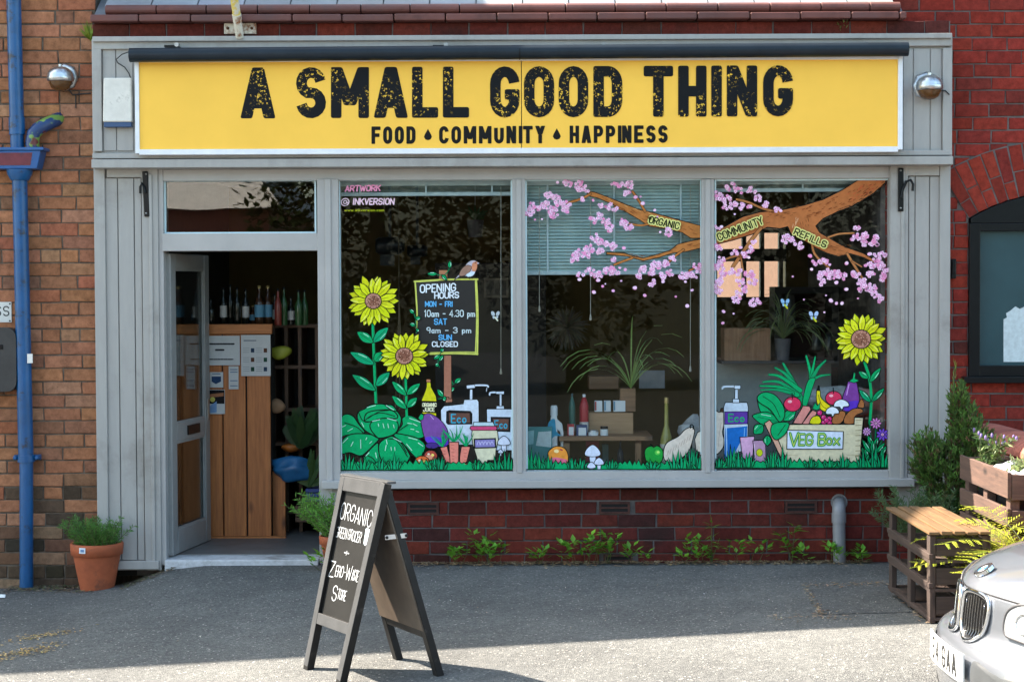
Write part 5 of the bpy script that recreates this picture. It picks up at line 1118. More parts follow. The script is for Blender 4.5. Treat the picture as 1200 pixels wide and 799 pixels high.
def lab(a, s, p0, p1, h, off):
    o = a.T(p0); e = a.T(p1); d = (e-o).normalized(); nrm = Vector((-d.y, d.x)); hh = h/a.tf[2]; L_ = (e-o).length
    for sw, c in ((4.2, '#dfe08a'), (1.3, '#141a10')): a.text(s, o, d*hh, nrm*hh, sw, paint(c), box=L_/hh)
def branch2(a):
    a.at(605, 200, 4.44)
    a.poly([(368, 108), (400, 110), (470, 135), (560, 172), (640, 203), (690, 213), (780, 238), (870, 263), (966, 288), (966, 352), (908, 352), (862, 322), (760, 300), (690, 290), (640, 256), (560, 210), (500, 175), (420, 142), (370, 132)], BR, 1.0)
    a.poly([(966, 354), (900, 368), (840, 383), (800, 415), (720, 440), (660, 454), (620, 448), (560, 428), (468, 424), (470, 436), (580, 447), (660, 470), (740, 453), (820, 428), (870, 425), (966, 402)], BR, 1.0)
    for p, w_ in (([(385, 122), (330, 150), (240, 175)], 2.4), ([(372, 110), (340, 80)], 1.6), ([(670, 212), (640, 160), (605, 110)], 2.4), ([(604, 455), (560, 470), (510, 490)], 2.2), ([(870, 412), (820, 450), (780, 490)], 2.2), ([(700, 276), (640, 285), (560, 270)], 2.0), ([(560, 205), (510, 190)], 1.5), ([(966, 490), (900, 520)], 1.8)): a.line(p, w_+1.1, K); a.line(p, w_, BR)
    bark(a, [(420, 125), (560, 190), (680, 250), (800, 270), (940, 318)], BRD, 30, 14); bark(a, [(960, 378), (850, 400), (700, 452), (600, 440)], BRD, 18, 8); bark(a, [(420, 122), (560, 180), (690, 225)], '#d9a468', 10, 4)
    lab(a, 'ORGANIC', (698, 238), (850, 272), 34, 0)
motif('painted_branch', 1, branch2)
BL2 = [(215, 62, 12), (270, 65, 26), (330, 80, 34), (365, 95, 20), (165, 125, 24), (205, 135, 26), (95, 190, 36), (65, 215, 24), (150, 185, 34), (190, 205, 34), (200, 235, 22), (260, 185, 26), (260, 205, 22), (215, 175, 22), (245, 160, 18), (350, 145, 16), (345, 152, 14), (400, 155, 10), (98, 255, 8), (133, 252, 8), (440, 180, 18), (480, 185, 20), (515, 205, 18), (430, 235, 22), (405, 255, 24), (465, 265, 26), (490, 300, 26), (555, 270, 26), (585, 295, 28), (540, 75, 22), (590, 72, 26), (510, 70, 16), (575, 118, 20), (620, 140, 14), (645, 135, 8), (660, 170, 14), (790, 320, 24), (750, 322, 10), (410, 345, 22), (435, 365, 28), (470, 375, 22), (510, 395, 24), (560, 405, 14), (380, 405, 28), (320, 435, 34), (300, 465, 22), (360, 435, 28), (430, 415, 24), (335, 540, 20), (330, 565, 14), (385, 525, 26), (430, 540, 28), (425, 570, 14), (480, 520, 30), (515, 520, 26), (510, 465, 18), (540, 505, 10), (567, 515, 12), (655, 515, 26), (645, 550, 20), (700, 520, 30), (730, 490, 28), (770, 490, 26), (815, 460, 20), (800, 530, 22), (710, 585, 22), (760, 545, 24), (765, 578, 12), (870, 550, 26), (905, 535, 24), (940, 500, 26), (945, 530, 20), (880, 578, 10), (925, 550, 16), (545, 572, 8), (448, 602, 10), (465, 590, 6), (405, 630, 14), (502, 625, 12), (616, 610, 13), (670, 650, 12), (828, 656, 9), (915, 622, 10), (890, 703, 13), (720, 205, 10), (735, 240, 8)]
motif('painted_blossom', 1, lambda a: (a.at(605, 200, 4.44), blossoms(a, BL2)), d0=.012)
def fruit2(a):
    a.at(600, 430, 6.146); a.poly([(258, 660), (262, 610), (300, 575), (345, 570), (385, 590), (405, 635), (400, 690), (365, 705), (350, 690), (330, 708), (300, 705), (295, 680), (270, 690)], '#e8963c', 1.1, K, True); a.poly([(268, 665), (310, 650), (370, 660), (398, 670), (385, 695), (360, 700), (330, 705), (300, 700), (290, 680)], '#e0708c', 0, K, True); a.ell(320, 605, 18, 13, '#fbe0a0'); a.ell(355, 595, 12, 5, '#b02848', rot=20)
motif('painted_orange_fruit', 1, fruit2, d0=.002)
def apple2(a):
    a.at(710, 430, 6.147); a.poly([(280, 640), (285, 590), (320, 568), (345, 575), (370, 566), (405, 590), (412, 640), (395, 690), (345, 705), (300, 690)], '#1e9a3c', 1.1, K, True); a.ell(372, 615, 20, 18, '#58c850'); a.ell(376, 612, 10, 9, '#b8ec78'); a.line([(345, 578), (335, 568), (322, 555)], 1.2, K)
motif('painted_green_apple', 1, apple2, d0=.002)
def squash2(a):
    a.at(710, 430, 6.147); W = '#d8cdc0'
    a.poly([(640, 520), (660, 470), (702, 450), (702, 630), (650, 600)], W, 1.0, K)
    a.poly([(425, 670), (415, 610), (440, 545), (520, 500), (570, 450), (615, 432), (638, 450), (632, 500), (600, 600), (540, 660), (480, 690)], W, 1.1, K, True)
    a.line([(610, 440), (608, 420), (622, 416), (632, 428), (628, 446)], 1.3, K)
    for k in range(9): x = 440+k*20; a.line([(x, 640-k*14), (x+12, 600-k*14)], .5, '#b49c8c', False)
motif('painted_squash', 1, squash2, d0=.002)
motif('painted_mushroom', 1, lambda a: (mush(a, 694.5, 529, 1.0), mush(a, 702, 541, .62), mush(a, 693, 545.5, .55)), d0=.012)
motif('painted_grass', 1, lambda a: grass(a, 617, 821.5, 550, 4, [(623, 26, 8), (634, 22, 9), (643, 18, 8), (671, 18, 8), (681, 15, 8), (717, 14, 7), (765, 14, 10), (792, 26, 9), (801, 24, 8), (812, 30, 9), (819, 20, 8)]), d0=.008)
# ---- window 3
def branch3(a):
    a.at(825, 200, 4.439)
    a.poly([(840, 30), (955, 25), (942, 65), (880, 120), (780, 182), (690, 217), (620, 250), (582, 288), (602, 322), (650, 350), (730, 395), (830, 430), (890, 465), (898, 488), (830, 452), (760, 432), (700, 447), (640, 430), (580, 402), (500, 352), (452, 330), (436, 292), (395, 302), (330, 295), (250, 332), (150, 362), (53, 386), (50, 318), (120, 285), (200, 240), (290, 215), (400, 205), (520, 180), (620, 150), (720, 100), (800, 50)], '#b87040', 1.2)
    for p, w_ in (([(360, 212), (300, 195), (230, 165), (170, 150)], 2.6), ([(295, 300), (240, 370), (205, 420), (150, 500)], 3.6), ([(200, 440), (150, 448), (100, 466)], 2.2), ([(192, 450), (200, 500), (205, 520)], 1.8), ([(562, 385), (580, 440), (650, 505)], 2.4), ([(745, 432), (780, 490), (825, 560)], 2.6), ([(645, 348), (700, 330), (780, 325)], 2.0), ([(770, 470), (820, 500)], 1.4)): a.line(p, w_+1.1, K); a.line(p, w_, '#b87a48')
    bark(a, [(930, 45), (800, 115), (640, 190), (520, 225)], '#7a3c1c', 60, 30); bark(a, [(500, 200), (350, 240), (200, 280), (70, 340)], '#7a4824', 42, 26); bark(a, [(520, 250), (540, 330), (640, 390), (760, 420)], '#7a4824', 40, 30); bark(a, [(480, 240), (470, 280), (490, 320)], '#d9b088', 10, 12); bark(a, [(920, 50), (760, 140)], '#c8603a', 30, 28); bark(a, [(880, 110), (780, 175), (690, 212)], K, 26, 6)
    lab(a, 'COMMUNITY', (66, 330), (296, 240), 38, 0); lab(a, 'REFILLS', (480, 300), (642, 372), 32, 0)
motif('painted_branch', 2, branch3)
BL3 = [(140, 85, 28), (180, 105, 22), (62, 110, 12), (80, 135, 28), (120, 150, 28), (155, 185, 28), (200, 185, 24), (240, 190, 16), (245, 105, 26), (280, 145, 24), (320, 175, 20), (375, 203, 16), (400, 207, 12), (110, 190, 16), (160, 228, 8), (70, 295, 16), (90, 290, 12), (75, 397, 22), (160, 428, 20), (215, 435, 22), (232, 452, 12), (260, 370, 16), (240, 410, 22), (190, 400, 12), (90, 460, 22), (80, 490, 26), (60, 515, 20), (100, 530, 26), (135, 525, 22), (85, 570, 26), (65, 590, 22), (75, 625, 24), (180, 530, 24), (190, 580, 26), (205, 618, 24), (180, 640, 20), (170, 670, 26), (235, 540, 28), (250, 575, 26), (262, 590, 14), (265, 685, 30), (430, 355, 28), (455, 360, 16), (490, 390, 28), (550, 445, 14), (565, 472, 12), (590, 480, 24), (630, 470, 22), (655, 488, 10), (560, 515, 12), (610, 545, 28), (640, 530, 28), (660, 545, 28), (690, 540, 28), (720, 550, 22), (735, 545, 10), (620, 582, 22), (690, 582, 14), (800, 303, 20), (785, 345, 26), (830, 338, 24), (830, 380, 22), (880, 370, 26), (890, 352, 22), (900, 385, 14), (862, 435, 14), (900, 450, 26), (930, 440, 22), (850, 490, 16), (885, 490, 28), (915, 490, 28), (940, 520, 26), (930, 555, 24), (870, 540, 24), (790, 540, 24), (775, 530, 14), (825, 585, 28), (830, 615, 26), (870, 610, 28), (890, 640, 28), (910, 665, 24), (740, 482, 13), (740, 615, 14), (660, 676, 14), (690, 690, 11), (720, 690, 12), (635, 650, 7), (802, 666, 8), (520, 670, 7), (625, 738, 8), (460, 552, 8), (102, 732, 11), (155, 745, 8), (98, 792, 11)]
motif('painted_blossom', 2, lambda a: (a.at(825, 200, 4.439), blossoms(a, BL3)), d0=.026)
motif('painted_bee', 2, lambda a: butterfly(a, 920, 355, '#86b4d8', '#c8d020', 1.1)); motif('painted_bee', 2, lambda a: butterfly(a, 953.5, 370, '#a8c0e4', '#d0d830', 1.2))
def sf3(a):
    a.at(880, 410, 5.706); a.line([(760, 85), (790, 180), (805, 320), (795, 490)], 3.2, GRN); pleaves(a, [((785, 190), (720, 145)), ((795, 215), (868, 118)), ((800, 348), (722, 265)), ((808, 345), (892, 255))], 40)
    a.at(0, 0, 1); sunflower(a, 1009, 397.3, 31.5, 11, 14)
motif('painted_sunflower', 2, sf3, d0=.004)
def pump(a):
    a.at(710, 430, 6.147); W = '#c2d2e2'; a.poly([(852, 660), (848, 290), (860, 255), (1018, 255), (1026, 290), (1022, 530), (990, 600), (900, 640)], W, .9); a.poly([(856, 322), (1022, 320), (1022, 408), (856, 412)], '#5f3aa0', .8)
    a.poly([(860, 440), (1018, 425), (1016, 500), (970, 540), (910, 655), (854, 655)], '#1a6cc0'); a.line([(868, 440), (872, 640)], 1.2, '#a8d0f0', False); a.line([(1000, 440), (996, 500)], .8, '#78b4e8', False)
    a.text('Eco', a.T((885, 340)), Vector((55, 0))/6.147, Vector((0, 52))/6.147, 1.6, paint('#1eaa68'), box=2.0)
    a.poly([(915, 228), (960, 228), (962, 256), (912, 256)], W, .7); a.poly([(930, 160), (952, 160), (952, 230), (928, 230)], W, .7); a.line([(840, 155), (850, 142), (900, 140), (965, 142)], 2.2, W); a.poly([(925, 132), (970, 132), (970, 158), (925, 158)], W, .6)
motif('painted_pump_bottle', 2, pump, d0=.002)
def squash3(a):
    a.at(710, 430, 6.147); W = '#d9cec0'; a.poly([(786, 340), (815, 325), (845, 325), (860, 355), (850, 420), (840, 470), (852, 530), (838, 590), (786, 612)], W, 1.1, K, True); a.poly([(822, 322), (828, 298), (846, 292), (848, 322)], '#4a3424', .7); a.line([(830, 400), (815, 500), (812, 570)], .5, '#b8a494')
motif('painted_squash', 2, squash3)
def cups(a):
    a.at(825, 360, 3.996); a.poly([(168, 608), (236, 604), (226, 725), (205, 728), (180, 700)], '#d8a8cc', .9); a.poly([(228, 624), (288, 622), (290, 730), (242, 732)], '#b890ae', .9); a.ell(260, 680, 15, 18, '#c8d020', .5); a.line([(236, 640), (240, 720)], .7, '#e8d0e0', False)
motif('painted_cups', 2, cups, d0=.010)
def veg(a):
    a.at(880, 410, 5.706); W = '#d9cfae'
    for p, w_ in (([(350, 380), (310, 260), (215, 90)], 7), ([(300, 240), (230, 160), (160, 118)], 5), ([(330, 270), (200, 180), (120, 165)], 5), ([(320, 300), (190, 215), (80, 215)], 5), ([(310, 300), (200, 250), (60, 240)], 5), ([(280, 290), (170, 265), (65, 268)], 4), ([(370, 300), (400, 180), (370, 40)], 6), ([(400, 190), (415, 120), (430, 45)], 4), ([(410, 190), (450, 120), (500, 70)], 5), ([(400, 210), (460, 175), (530, 165)], 4)): a.line(p, w_+1.2, K, taper=(1, .4)); a.line(p, w_, rnd.choice([GRN, '#0a9a60']), taper=(1, .3))
    a.poly([(355, 290), (385, 200), (430, 190), (410, 260), (370, 380), (345, 370)], GRN, .8, K, True)
    for b, t, w_ in (((180, 470), (45, 310), 105), ((190, 480), (10, 440), 90), ((215, 470), (300, 400), 70), ((200, 485), (150, 590), 90), ((80, 500), (20, 560), 70), ((110, 570), (110, 640), 55)): a.leaf(b, t, w_, rnd.choice([GRN, '#06975f']), 1.1)
    a.poly([(45, 310), (90, 282), (160, 300), (215, 370), (225, 440), (190, 480), (130, 400), (55, 350)], GRN, 1.1, K, True); a.line([(80, 310), (150, 360), (195, 450)], .8, K)
    def apple(cx, cy, r): a.ell(cx, cy, r, r*.85, '#d8345c', 1.0); a.ell(cx-r*.3, cy-r*.3, r*.25, r*.17, '#f4b4c0'); a.line([(cx, cy-r*.6), (cx-3, cy-r*1.25)], 1.2, K, False)
    apple(278, 362, 58); apple(553, 322, 55)
    a.poly([(440, 270), (462, 270), (470, 320), (520, 365), (560, 400), (530, 420), (470, 400), (440, 350)], '#e4d41c', 1.0, K, True); a.line([(450, 300), (475, 370), (520, 400)], .8, '#8a7a10'); a.poly([(440, 272), (448, 235), (460, 240), (462, 275)], K)
    a.poly([(610, 400), (612, 320), (640, 240), (655, 205), (700, 205), (718, 270), (725, 340), (700, 395), (650, 410)], '#7b3f96', 1.0, K, True); a.poly([(618, 390), (640, 350), (718, 340), (705, 388), (650, 408)], '#5d36c0', 0, K, True); a.line([(655, 230), (640, 300)], 1.3, '#c894dc', False)
    a.poly([(655, 210), (680, 190), (688, 145), (700, 160), (695, 190), (725, 205), (690, 220)], GRN, .8)
    a.poly([(280, 490), (350, 372), (395, 378), (400, 400), (340, 495)], '#d88c84', 1.0); a.poly([(340, 495), (410, 402), (440, 412), (438, 430), (385, 496)], '#d88c84', 1.0)
    a.poly([(395, 490), (410, 450), (450, 440), (470, 470), (455, 496)], '#d8d21a', .9, K, True); a.poly([(410, 392), (430, 350), (445, 372), (462, 352), (460, 392), (440, 402)], GRN, .7)
    for cx, cy in ((460, 420), (486, 450), (524, 460), (488, 484), (526, 488), (505, 470)): a.ell(cx, cy, 18, 17, '#d02c78', .7); a.ell(cx-5, cy-5, 4, 3, '#f0a0c4')
    for p in ([(545, 490), (550, 440), (590, 410), (625, 410), (632, 440), (600, 490)], [(625, 490), (630, 440), (680, 395), (735, 392), (748, 415), (700, 440), (690, 490)], [(715, 380), (735, 330), (755, 345), (755, 385)]): a.poly(p, '#a8693c', 1.0, K, True); [a.ell(p[0][0]+rnd.uniform(10, 70), p[0][1]-rnd.uniform(10, 60), 2, 2, '#7a4424', n=5) for _ in range(9)]
    for cx, cy, r in ((605, 360, 50), (545, 408, 44)): a.poly([(cx-r, cy+18), (cx-r*.8, cy-14), (cx, cy-30), (cx+r*.8, cy-14), (cx+r, cy+14), (cx+r*.3, cy+20), (cx+r*.2, cy+34), (cx-r*.15, cy+34), (cx-r*.2, cy+22)], WH, 1.0, K, True)
    a.poly([(90, 490), (125, 468), (150, 500), (235, 700), (235, 740), (200, 720)], '#d8a890', 1.0)
    a.poly([(140, 500), (260, 498), (400, 497), (690, 497), (692, 450), (752, 452), (742, 560), (735, 640), (732, 745), (690, 760), (640, 752), (560, 745), (420, 752), (280, 760), (240, 740), (190, 620)], W, 1.1)
    for k in range(16): x = rnd.uniform(220, 700); y = rnd.uniform(520, 730); a.line([(x, y), (min(x+rnd.uniform(40, 110), 730), y+2)], .45, '#b8a884', False)
    for k in range(8): y = 470+k*34; a.line([(700, y), (738, y-2)], .7, '#8a7a58', False)
    a.poly([(243, 535), (430, 540), (618, 545), (614, 662), (240, 662)], '#d8e2f4', 1.0)
    a.poly([(142, 500), (200, 482), (255, 492), (230, 560), (170, 600), (135, 560)], GRN, 1.1, K, True); a.line([(230, 500), (180, 570)], .8, K)
    def t(s, o, h, ln, sw, c): a.text(s, a.T(o), Vector((h, 0))/5.706, Vector((-h*.05, h))/5.706, sw, paint(c), box=ln/h, sp=.16)
    for sw, c in ((3.4, '#1f9a58'), (1.0, '#c8d860')):
        t('V', (262, 556), 84, 55, sw, c); t('EG', (325, 562), 74, 88, sw*.9, c); t('B', (455, 560), 76, 45, sw, c); t('ox', (508, 555), 78, 86, sw*.9, c)
motif('painted_veg_box', 2, veg, d0=.006)
def flowers3(a):
    a.at(880, 410, 5.706)
    for p in ([(795, 480), (800, 560), (815, 680)], [(835, 520), (830, 600), (815, 690)], [(775, 565), (790, 640), (805, 700)], [(880, 600), (850, 660), (830, 720)]): a.line(p, 1.4, DG)
    for b, t in (((815, 640), (780, 570)), ((820, 660), (850, 580)), ((800, 690), (745, 600)), ((835, 690), (895, 620)), ((770, 720), (742, 650)), ((860, 720), (905, 640)), ((815, 700), (812, 600)), ((790, 740), (760, 660))): a.leaf(b, t, 30, GRN)
    for cx, cy, r, c in ((835, 490, 38, '#d884c8'), (775, 545, 30, '#d898d8'), (880, 565, 42, '#7a4cc8')):
        for m in range(9): aa = m*.698; a.ell(cx+r*.6*math.cos(aa), cy+r*.6*math.sin(aa), r*.42, r*.2, c, .5, K, rot=math.degrees(aa))
        a.ell(cx, cy, r*.24, r*.24, '#f0d0e8', .4); a.ell(cx, cy, r*.12, r*.12, '#c04890')
motif('painted_flowers', 2, flowers3, d0=.010)
motif('painted_grass', 2, lambda a: grass(a, 838, 1041.5, 548.5, 5, [(843, 16, 8), (858, 30, 9), (866, 22, 8), (876, 22, 9), (905, 26, 9), (917, 26, 9), (950, 14, 8), (972, 14, 9), (988, 18, 8), (1012, 26, 9), (1024, 36, 10), (1034, 26, 9)]), d0=.024)
# ================================================================== blinds and goods inside the shop
blm = mat('pale_teal_blind', (.50, .68, .68), .45, var=.06); blh = mat('pale_blue_blind_rail', (.46, .60, .65), .4, var=.06); crd = mat('cord', (.45, .44, .38), .8)
def blind(x0, x1, ytop, ybot, nsl, label, cords, stack=0):
    yb = .20; a, b, _, _ = rect(x0, 210, x1, 300, yb); z1 = P(700, ytop, yb).z; z0 = P(700, ybot, yb).z
    t = thing('venetian_blind', label, 'blind', ((a+b)/2, yb, z1), 'venetian blinds inside the shop windows')
    mb = MB(); mb.box(a, b, yb-.02, yb+.02, z1-.035, z1, blh); mb.build('head_rail', t, bevel=.003)
    mb = MB(); mb.box(a, b, yb-.018, yb+.018, z0, z0+.024, blh); mb.build('bottom_rail', t, bevel=.003)
    mb = MB()
    for i in range(nsl):
        f = (i+.6)/nsl; z = z1-.035-(z1-.035-z0-.024)*f; tl = .75 if not stack else .1; w_ = .0145
        mb.hexa([(a+.004, yb-w_*math.cos(tl), z-w_*math.sin(tl)-.0005), (b-.004, yb-w_*math.cos(tl), z-w_*math.sin(tl)-.0005), (b-.004, yb+w_*math.cos(tl), z+w_*math.sin(tl)-.0005), (a+.004, yb+w_*math.cos(tl), z+w_*math.sin(tl)-.0005), (a+.004, yb-w_*math.cos(tl), z-w_*math.sin(tl)+.0005), (b-.004, yb-w_*math.cos(tl), z-w_*math.sin(tl)+.0005), (b-.004, yb+w_*math.cos(tl), z+w_*math.sin(tl)+.0005), (a+.004, yb+w_*math.cos(tl), z+w_*math.sin(tl)+.0005)], blm)
    mb.build('slats', t)
    mb = MB()
    for px, py in cords: p = P(px, ytop+8, yb-.03); q = P(px, py, yb-.03); mb.tube([p, q], .0022, crd, 5); mb.lathe([(.004, .02), (.009, -.015), (.003, -.02)], q, crd, 8)
    mb.build('pull_cord', t)
    mb = MB()
    for f in (.12, .5, .88): x = a+(b-a)*f; mb.box(x-.006, x+.006, yb-.024, yb-.0225, z0+.002, z1-.003, blh)
    mb.build('ladder_tape', t)
blind(398, 601, 211, 229, 5, 'raised pale blue blind above the painted sunflowers', [(587, 435)], 1)
blind(617, 822, 211, 322, 26, 'half lowered pale teal blind behind the painted cherry branch', [(809, 432), (632, 362), (692, 372)])
blind(838, 1042, 211, 226, 4, 'raised pale blue blind above the painted brown bough', [], 1)
# ---- counter by the door
cw = wood('counter_pine', (.62, .22, .06), (.30, .09, .024), .55, 'z'); cwx = wood('counter_pine_rail', (.62, .235, .065), (.34, .11, .03), .55, 'x')
yc = .95
ct = thing('shop_counter', 'tall pine plank counter with pinned notices inside the doorway', 'counter', P(280, 640, yc))
def plank(name, x0, y0, x1, y1, yf, th, m): mb = MB(); fbox(mb, x0, y0, x1, y1, yf, yf+th, m); return mb.build(name, ct, bevel=.003)
zf = .04
for i, (x0, x1) in enumerate(((212, 241), (242.5, 260.5), (262, 288), (290, 317))): plank('plank', x0, 392+i % 2*.0, x1, 628, yc, .03, cw)
plank('plank', 319.5, 552, 334.5, 628, yc+.1, .03, cw); plank('top_rail', 208, 380, 318.5, 391.5, yc-.012, .05, cwx); plank('plinth', 208, 628.5, 335, 638, yc-.008, .04, cwx)
mb = MB(); fbox(mb, 210, 393, 317, 636, yc+.032, yc+.45, mat('dark_wall', (.06, .055, .05), .8)); mb.build('carcass', ct)
pp = mat('notice_paper', (.56, .57, .56), .7, var=.05)
def notice(x0, y0, x1, y1, label, fn):
    mb = MB(); fbox(mb, x0, y0, x1, y1, yc-.018, yc-.0145, pp); t = tag(mb.build('notice'), label, 'notice', 'notices pinned to the counter'); a = Art(lambda x, y, d: P(x, y, yc-.0186-d)); fn(a); a.build('print', t)
def n1(a):
    for y, x0, x1, w_ in ((403, 246, 274, 2), (410, 253, 262, 2.2), (421, 246, 273, 1.3)):
        x = x0
        while x < x1: k = random.uniform(2, 5); a.line([(x, y), (min(x+k, x1), y)], w_, '#3a3c40', False); x += k+1
def n2(a):
    a.line([(286, 399), (300, 399)], 1.2, '#6a7480', False)
    for r in range(3):
        for c in range(2):
            x, y = 287+c*15, 408+r*11
            for k in range(3): a.line([(x-2, y+k*2.4), (x+5, y+k*2.4)], .5, '#8a9298', False)
            a.poly([(x+7, y), (x+11, y), (x+11, y+5), (x+7, y+5)], ['#2a4058', '#5a3a2a', '#204838'][(r+c) % 3])
def n3(a): a.poly([(248, 441), (259, 441), (259, 447), (253, 450), (248, 447)], '#2a4468'); a.line([(249, 438), (258, 438)], .9, '#4a6080', False)
def n4(a):
    for y in (433, 436, 446, 452): a.line([(270, y), (278, y)], .9, '#4a6a90', False)
def n5(a): a.poly([(243.5, 457), (263, 457), (263, 473), (243.5, 473)], '#18181c'); a.poly([(244, 462), (262, 460), (262, 464), (244, 466)], '#a06a4a'); a.poly([(245, 476), (254, 470), (254, 483), (245, 484)], '#7898c0'); a.ell(249, 468, 3, 3, '#c8c060')
notice(240.5, 393.5, 281, 428, 'landscape notice with bold dark lines pinned to the counter', n1); notice(282.5, 392.5, 317, 440.5, 'portrait notice with small pictures pinned to the counter corner', n2); notice(246, 436, 261.5, 454, 'small notice with a dark blue shield on the counter', n3); notice(268, 429, 279.5, 456, 'narrow white leaflet below the large notices', n4); notice(243, 456.5, 263.5, 485, 'dark colourful flyer lowest of the counter notices', n5)
# bottles along the counter
gdk = glass_like = mat('dark_bottle_glass', (.012, .014, .010), .12, var=.1); gbr = mat('brown_bottle_glass', (.05, .022, .01), .12, var=.1); ggr = mat('green_bottle_glass', (.03, .09, .03), .12, var=.1); lw_ = mat('bottle_label_white', (.6, .6, .58), .6, var=.05); lb_ = mat('bottle_label_blue', (.10, .28, .42), .6, var=.05); gold = mat('gold_cap', (.45, .32, .12), .4, .6)
def bottle(o, r, h, m, cap, lab_, label, grp, neck=.62, lz=(.18, .5)):
    t = thing('bottle', label, 'bottle', o, grp); mb = MB(); mb.lathe([(r*.9, 0), (r, .008), (r, h*neck*.9), (r*.85, h*neck), (r*.35, h*(neck+.14)), (r*.3, h*.94)], o, m, 14); mb.build('body', t)
    mb = MB(); mb.lathe([(r*.36, h*.93), (r*.36, h), (r*.3, h*1.005)], o, cap, 12); mb.build('cap', t)
    if lab_: mb = MB(); mb.lathe([(r*1.015, h*lz[0]), (r*1.015, h*lz[1])], o, lab_, 14, caps=False); mb.build('label', t)
    return t
zc_ = P(280, 380, yc).z
for i, (px, h, m, lab_, cap) in enumerate(((247, .18, gdk, None, blackp), (262, .26, gdk, lw_, blackp), (270, .28, gdk, None, blackp), (278, .26, gdk, None, blackp), (288, .25, gdk, lw_, blackp), (296.5, .13, gbr, lb_, gold), (304, .27, gbr, lb_, gold), (314, .27, gbr, lb_, gold), (322, .22, gbr, lw_, blackp), (326, .26, mat('red_bottle', (.20, .03, .02), .3), None, blackp), (333, .27, ggr, None, blackp), (341, .2, gdk, lw_, blackp), (350, .25, ggr, None, blackp), (357, .25, ggr, None, blackp))):
    p = P(px, 380, yc+.12+.06*(i % 3)); p.z = zc_ if px < 318 else zc_-.01
    bottle(p, .026 if px not in (304, 314) else .034, h, m, cap, lab_, 'bottle number'.replace('bottle number', ['short dark bottle', 'dark bottle with pale label', 'tall plain dark bottle', 'plain dark bottle', 'dark bottle with broad white label', 'short brown jar with blue label', 'brown gold capped bottle with blue label', 'larger brown gold capped bottle with blue label', 'brown bottle with white label', 'red glass bottle', 'green bottle', 'short dark bottle with white label', 'tall green bottle', 'tall green bottle'][i])+[' at the left end of the counter top', ' second from the door leaf on the counter', ' beside the pale labelled bottle', ' in front of the dark wall on the counter', ' above the large notices', ' between larger bottles on the counter', ' left of its twin on the counter', ' right of its twin on the counter', ' at the counter corner', ' at the counter corner behind the brown bottle', ' next to the red bottle on the shelf', ' between the green bottles on the shelf', ' left of the last bottle on the shelf', ' last on the shelf by the door post'][i], 'bottles on the counter and shelf')
# shelf unit with produce beyond the counter
su = thing('shelf_unit', 'dark timber shelf unit with produce right of the counter', 'shelf', P(345, 640, 1.3)); dw = wood('dark_shelf_wood', (.10, .05, .022), (.05, .024, .012), .6, 'z')
for px in (321, 336, 352, 372): mb = MB(); fbox(mb, px-2, 384, px+2, 640, 1.25, 1.6, dw); mb.build('upright', su)
for py in (382, 430, 480, 520, 560, 600): mb = MB(); fbox(mb, 318, py-2, 380, py+2, 1.24, 1.61, dw); mb.build('shelf', su)
mb = MB(); fbox(mb, 316, 380, 384, 640, 1.62, 1.66, mat('dark_wall', (.06, .055, .05), .8)); mb.build('back_board', su)
def lump(name, px, py, y, rx, ry, rz, m, label, cat, rough=.25, seed=0):
    o = P(px, py, y); rr = random.Random(seed); mb = MB(); mb.ball(o, rx, ry, rz, m, 16, 12); ph = [rr.uniform(0, 6) for _ in range(6)]
    for i, v in enumerate(mb.v): d = Vector(v)-o; k = 1+rough*(math.sin(d.x*38+ph[0])*math.cos(d.z*33+ph[1])+.6*math.sin(d.y*51+d.z*70+ph[2])); mb.v[i] = tuple(o+d*k)
    return tag(mb.build(name), label, cat)
lump('plastic_bag', 345, 549, 1.05, .15, .08, .10, mat('blue_plastic', (.02, .13, .30), .3, var=.2), 'crumpled blue plastic bag on the produce shelf', 'plastic bag', .22, 1)
lump('banana_bunch', 328, 413, 1.12, .075, .04, .05, mat('greenish_banana', (.30, .33, .03), .5, var=.2), 'yellow green bananas hanging beside the counter', 'bananas', .15, 2)
lump('paper_bag', 324, 476, 1.12, .06, .05, .055, mat('kraft_paper', (.35, .20, .11), .8, var=.15), 'small brown paper bag on the shelf beside the counter', 'bag', .1, 3)
lump('orange_heap', 341, 524, 1.15, .075, .06, .03, mat('orange_peel', (.42, .13, .02), .5, var=.2), 'heap of orange vegetables on the produce shelf', 'vegetables', .2, 4)
def tuft(name, o, n, l, c, label, cat, spread=1., w=.02, droop=.0, up=.4):
    mb = MB()
    for i in range(n):
        a_ = random.uniform(0, 6.28); el = random.uniform(up, 1.4); d = Vector((math.cos(a_)*math.cos(el)*spread, math.sin(a_)*math.cos(el)*spread*.5, math.sin(el))).normalized(); L_ = l*random.uniform(.6, 1.1); pts = []; p = Vector(o)
        for k in range(9): pts.append(p.copy()); p = p+d*L_/8; d = (d+Vector((0, 0, -droop*(.5+k*.1)))).normalized()
        sd = d.cross(Vector((0, 1, 0))); sd = sd.normalized() if sd.length > .01 else Vector((1, 0, 0)); cc = lf(c, .25); vs = []
        for k, q in enumerate(pts): ww = w*.5*math.sin(math.pi*(k+1.2)/10.2); vs += [q-sd*ww, q+sd*ww+Vector((0, -.002, 0))]
        mb.add(vs, [(2*k, 2*k+1, 2*k+3, 2*k+2) for k in range(8)], LEAF, True, cc)
    return tag(mb.build(name, recalc=False), label, cat)
tuft('leafy_greens', P(352, 525, 1.1), 40, .28, (.03, .07, .02), 'dark leafy greens standing on the produce shelf', 'vegetables', 1, .06); tuft('leek_bundle', P(362, 570, 1.05), 16, .3, (.10, .18, .06), 'pale leeks lying in a crate by the door post', 'vegetables', 1.6, .03, up=.1)
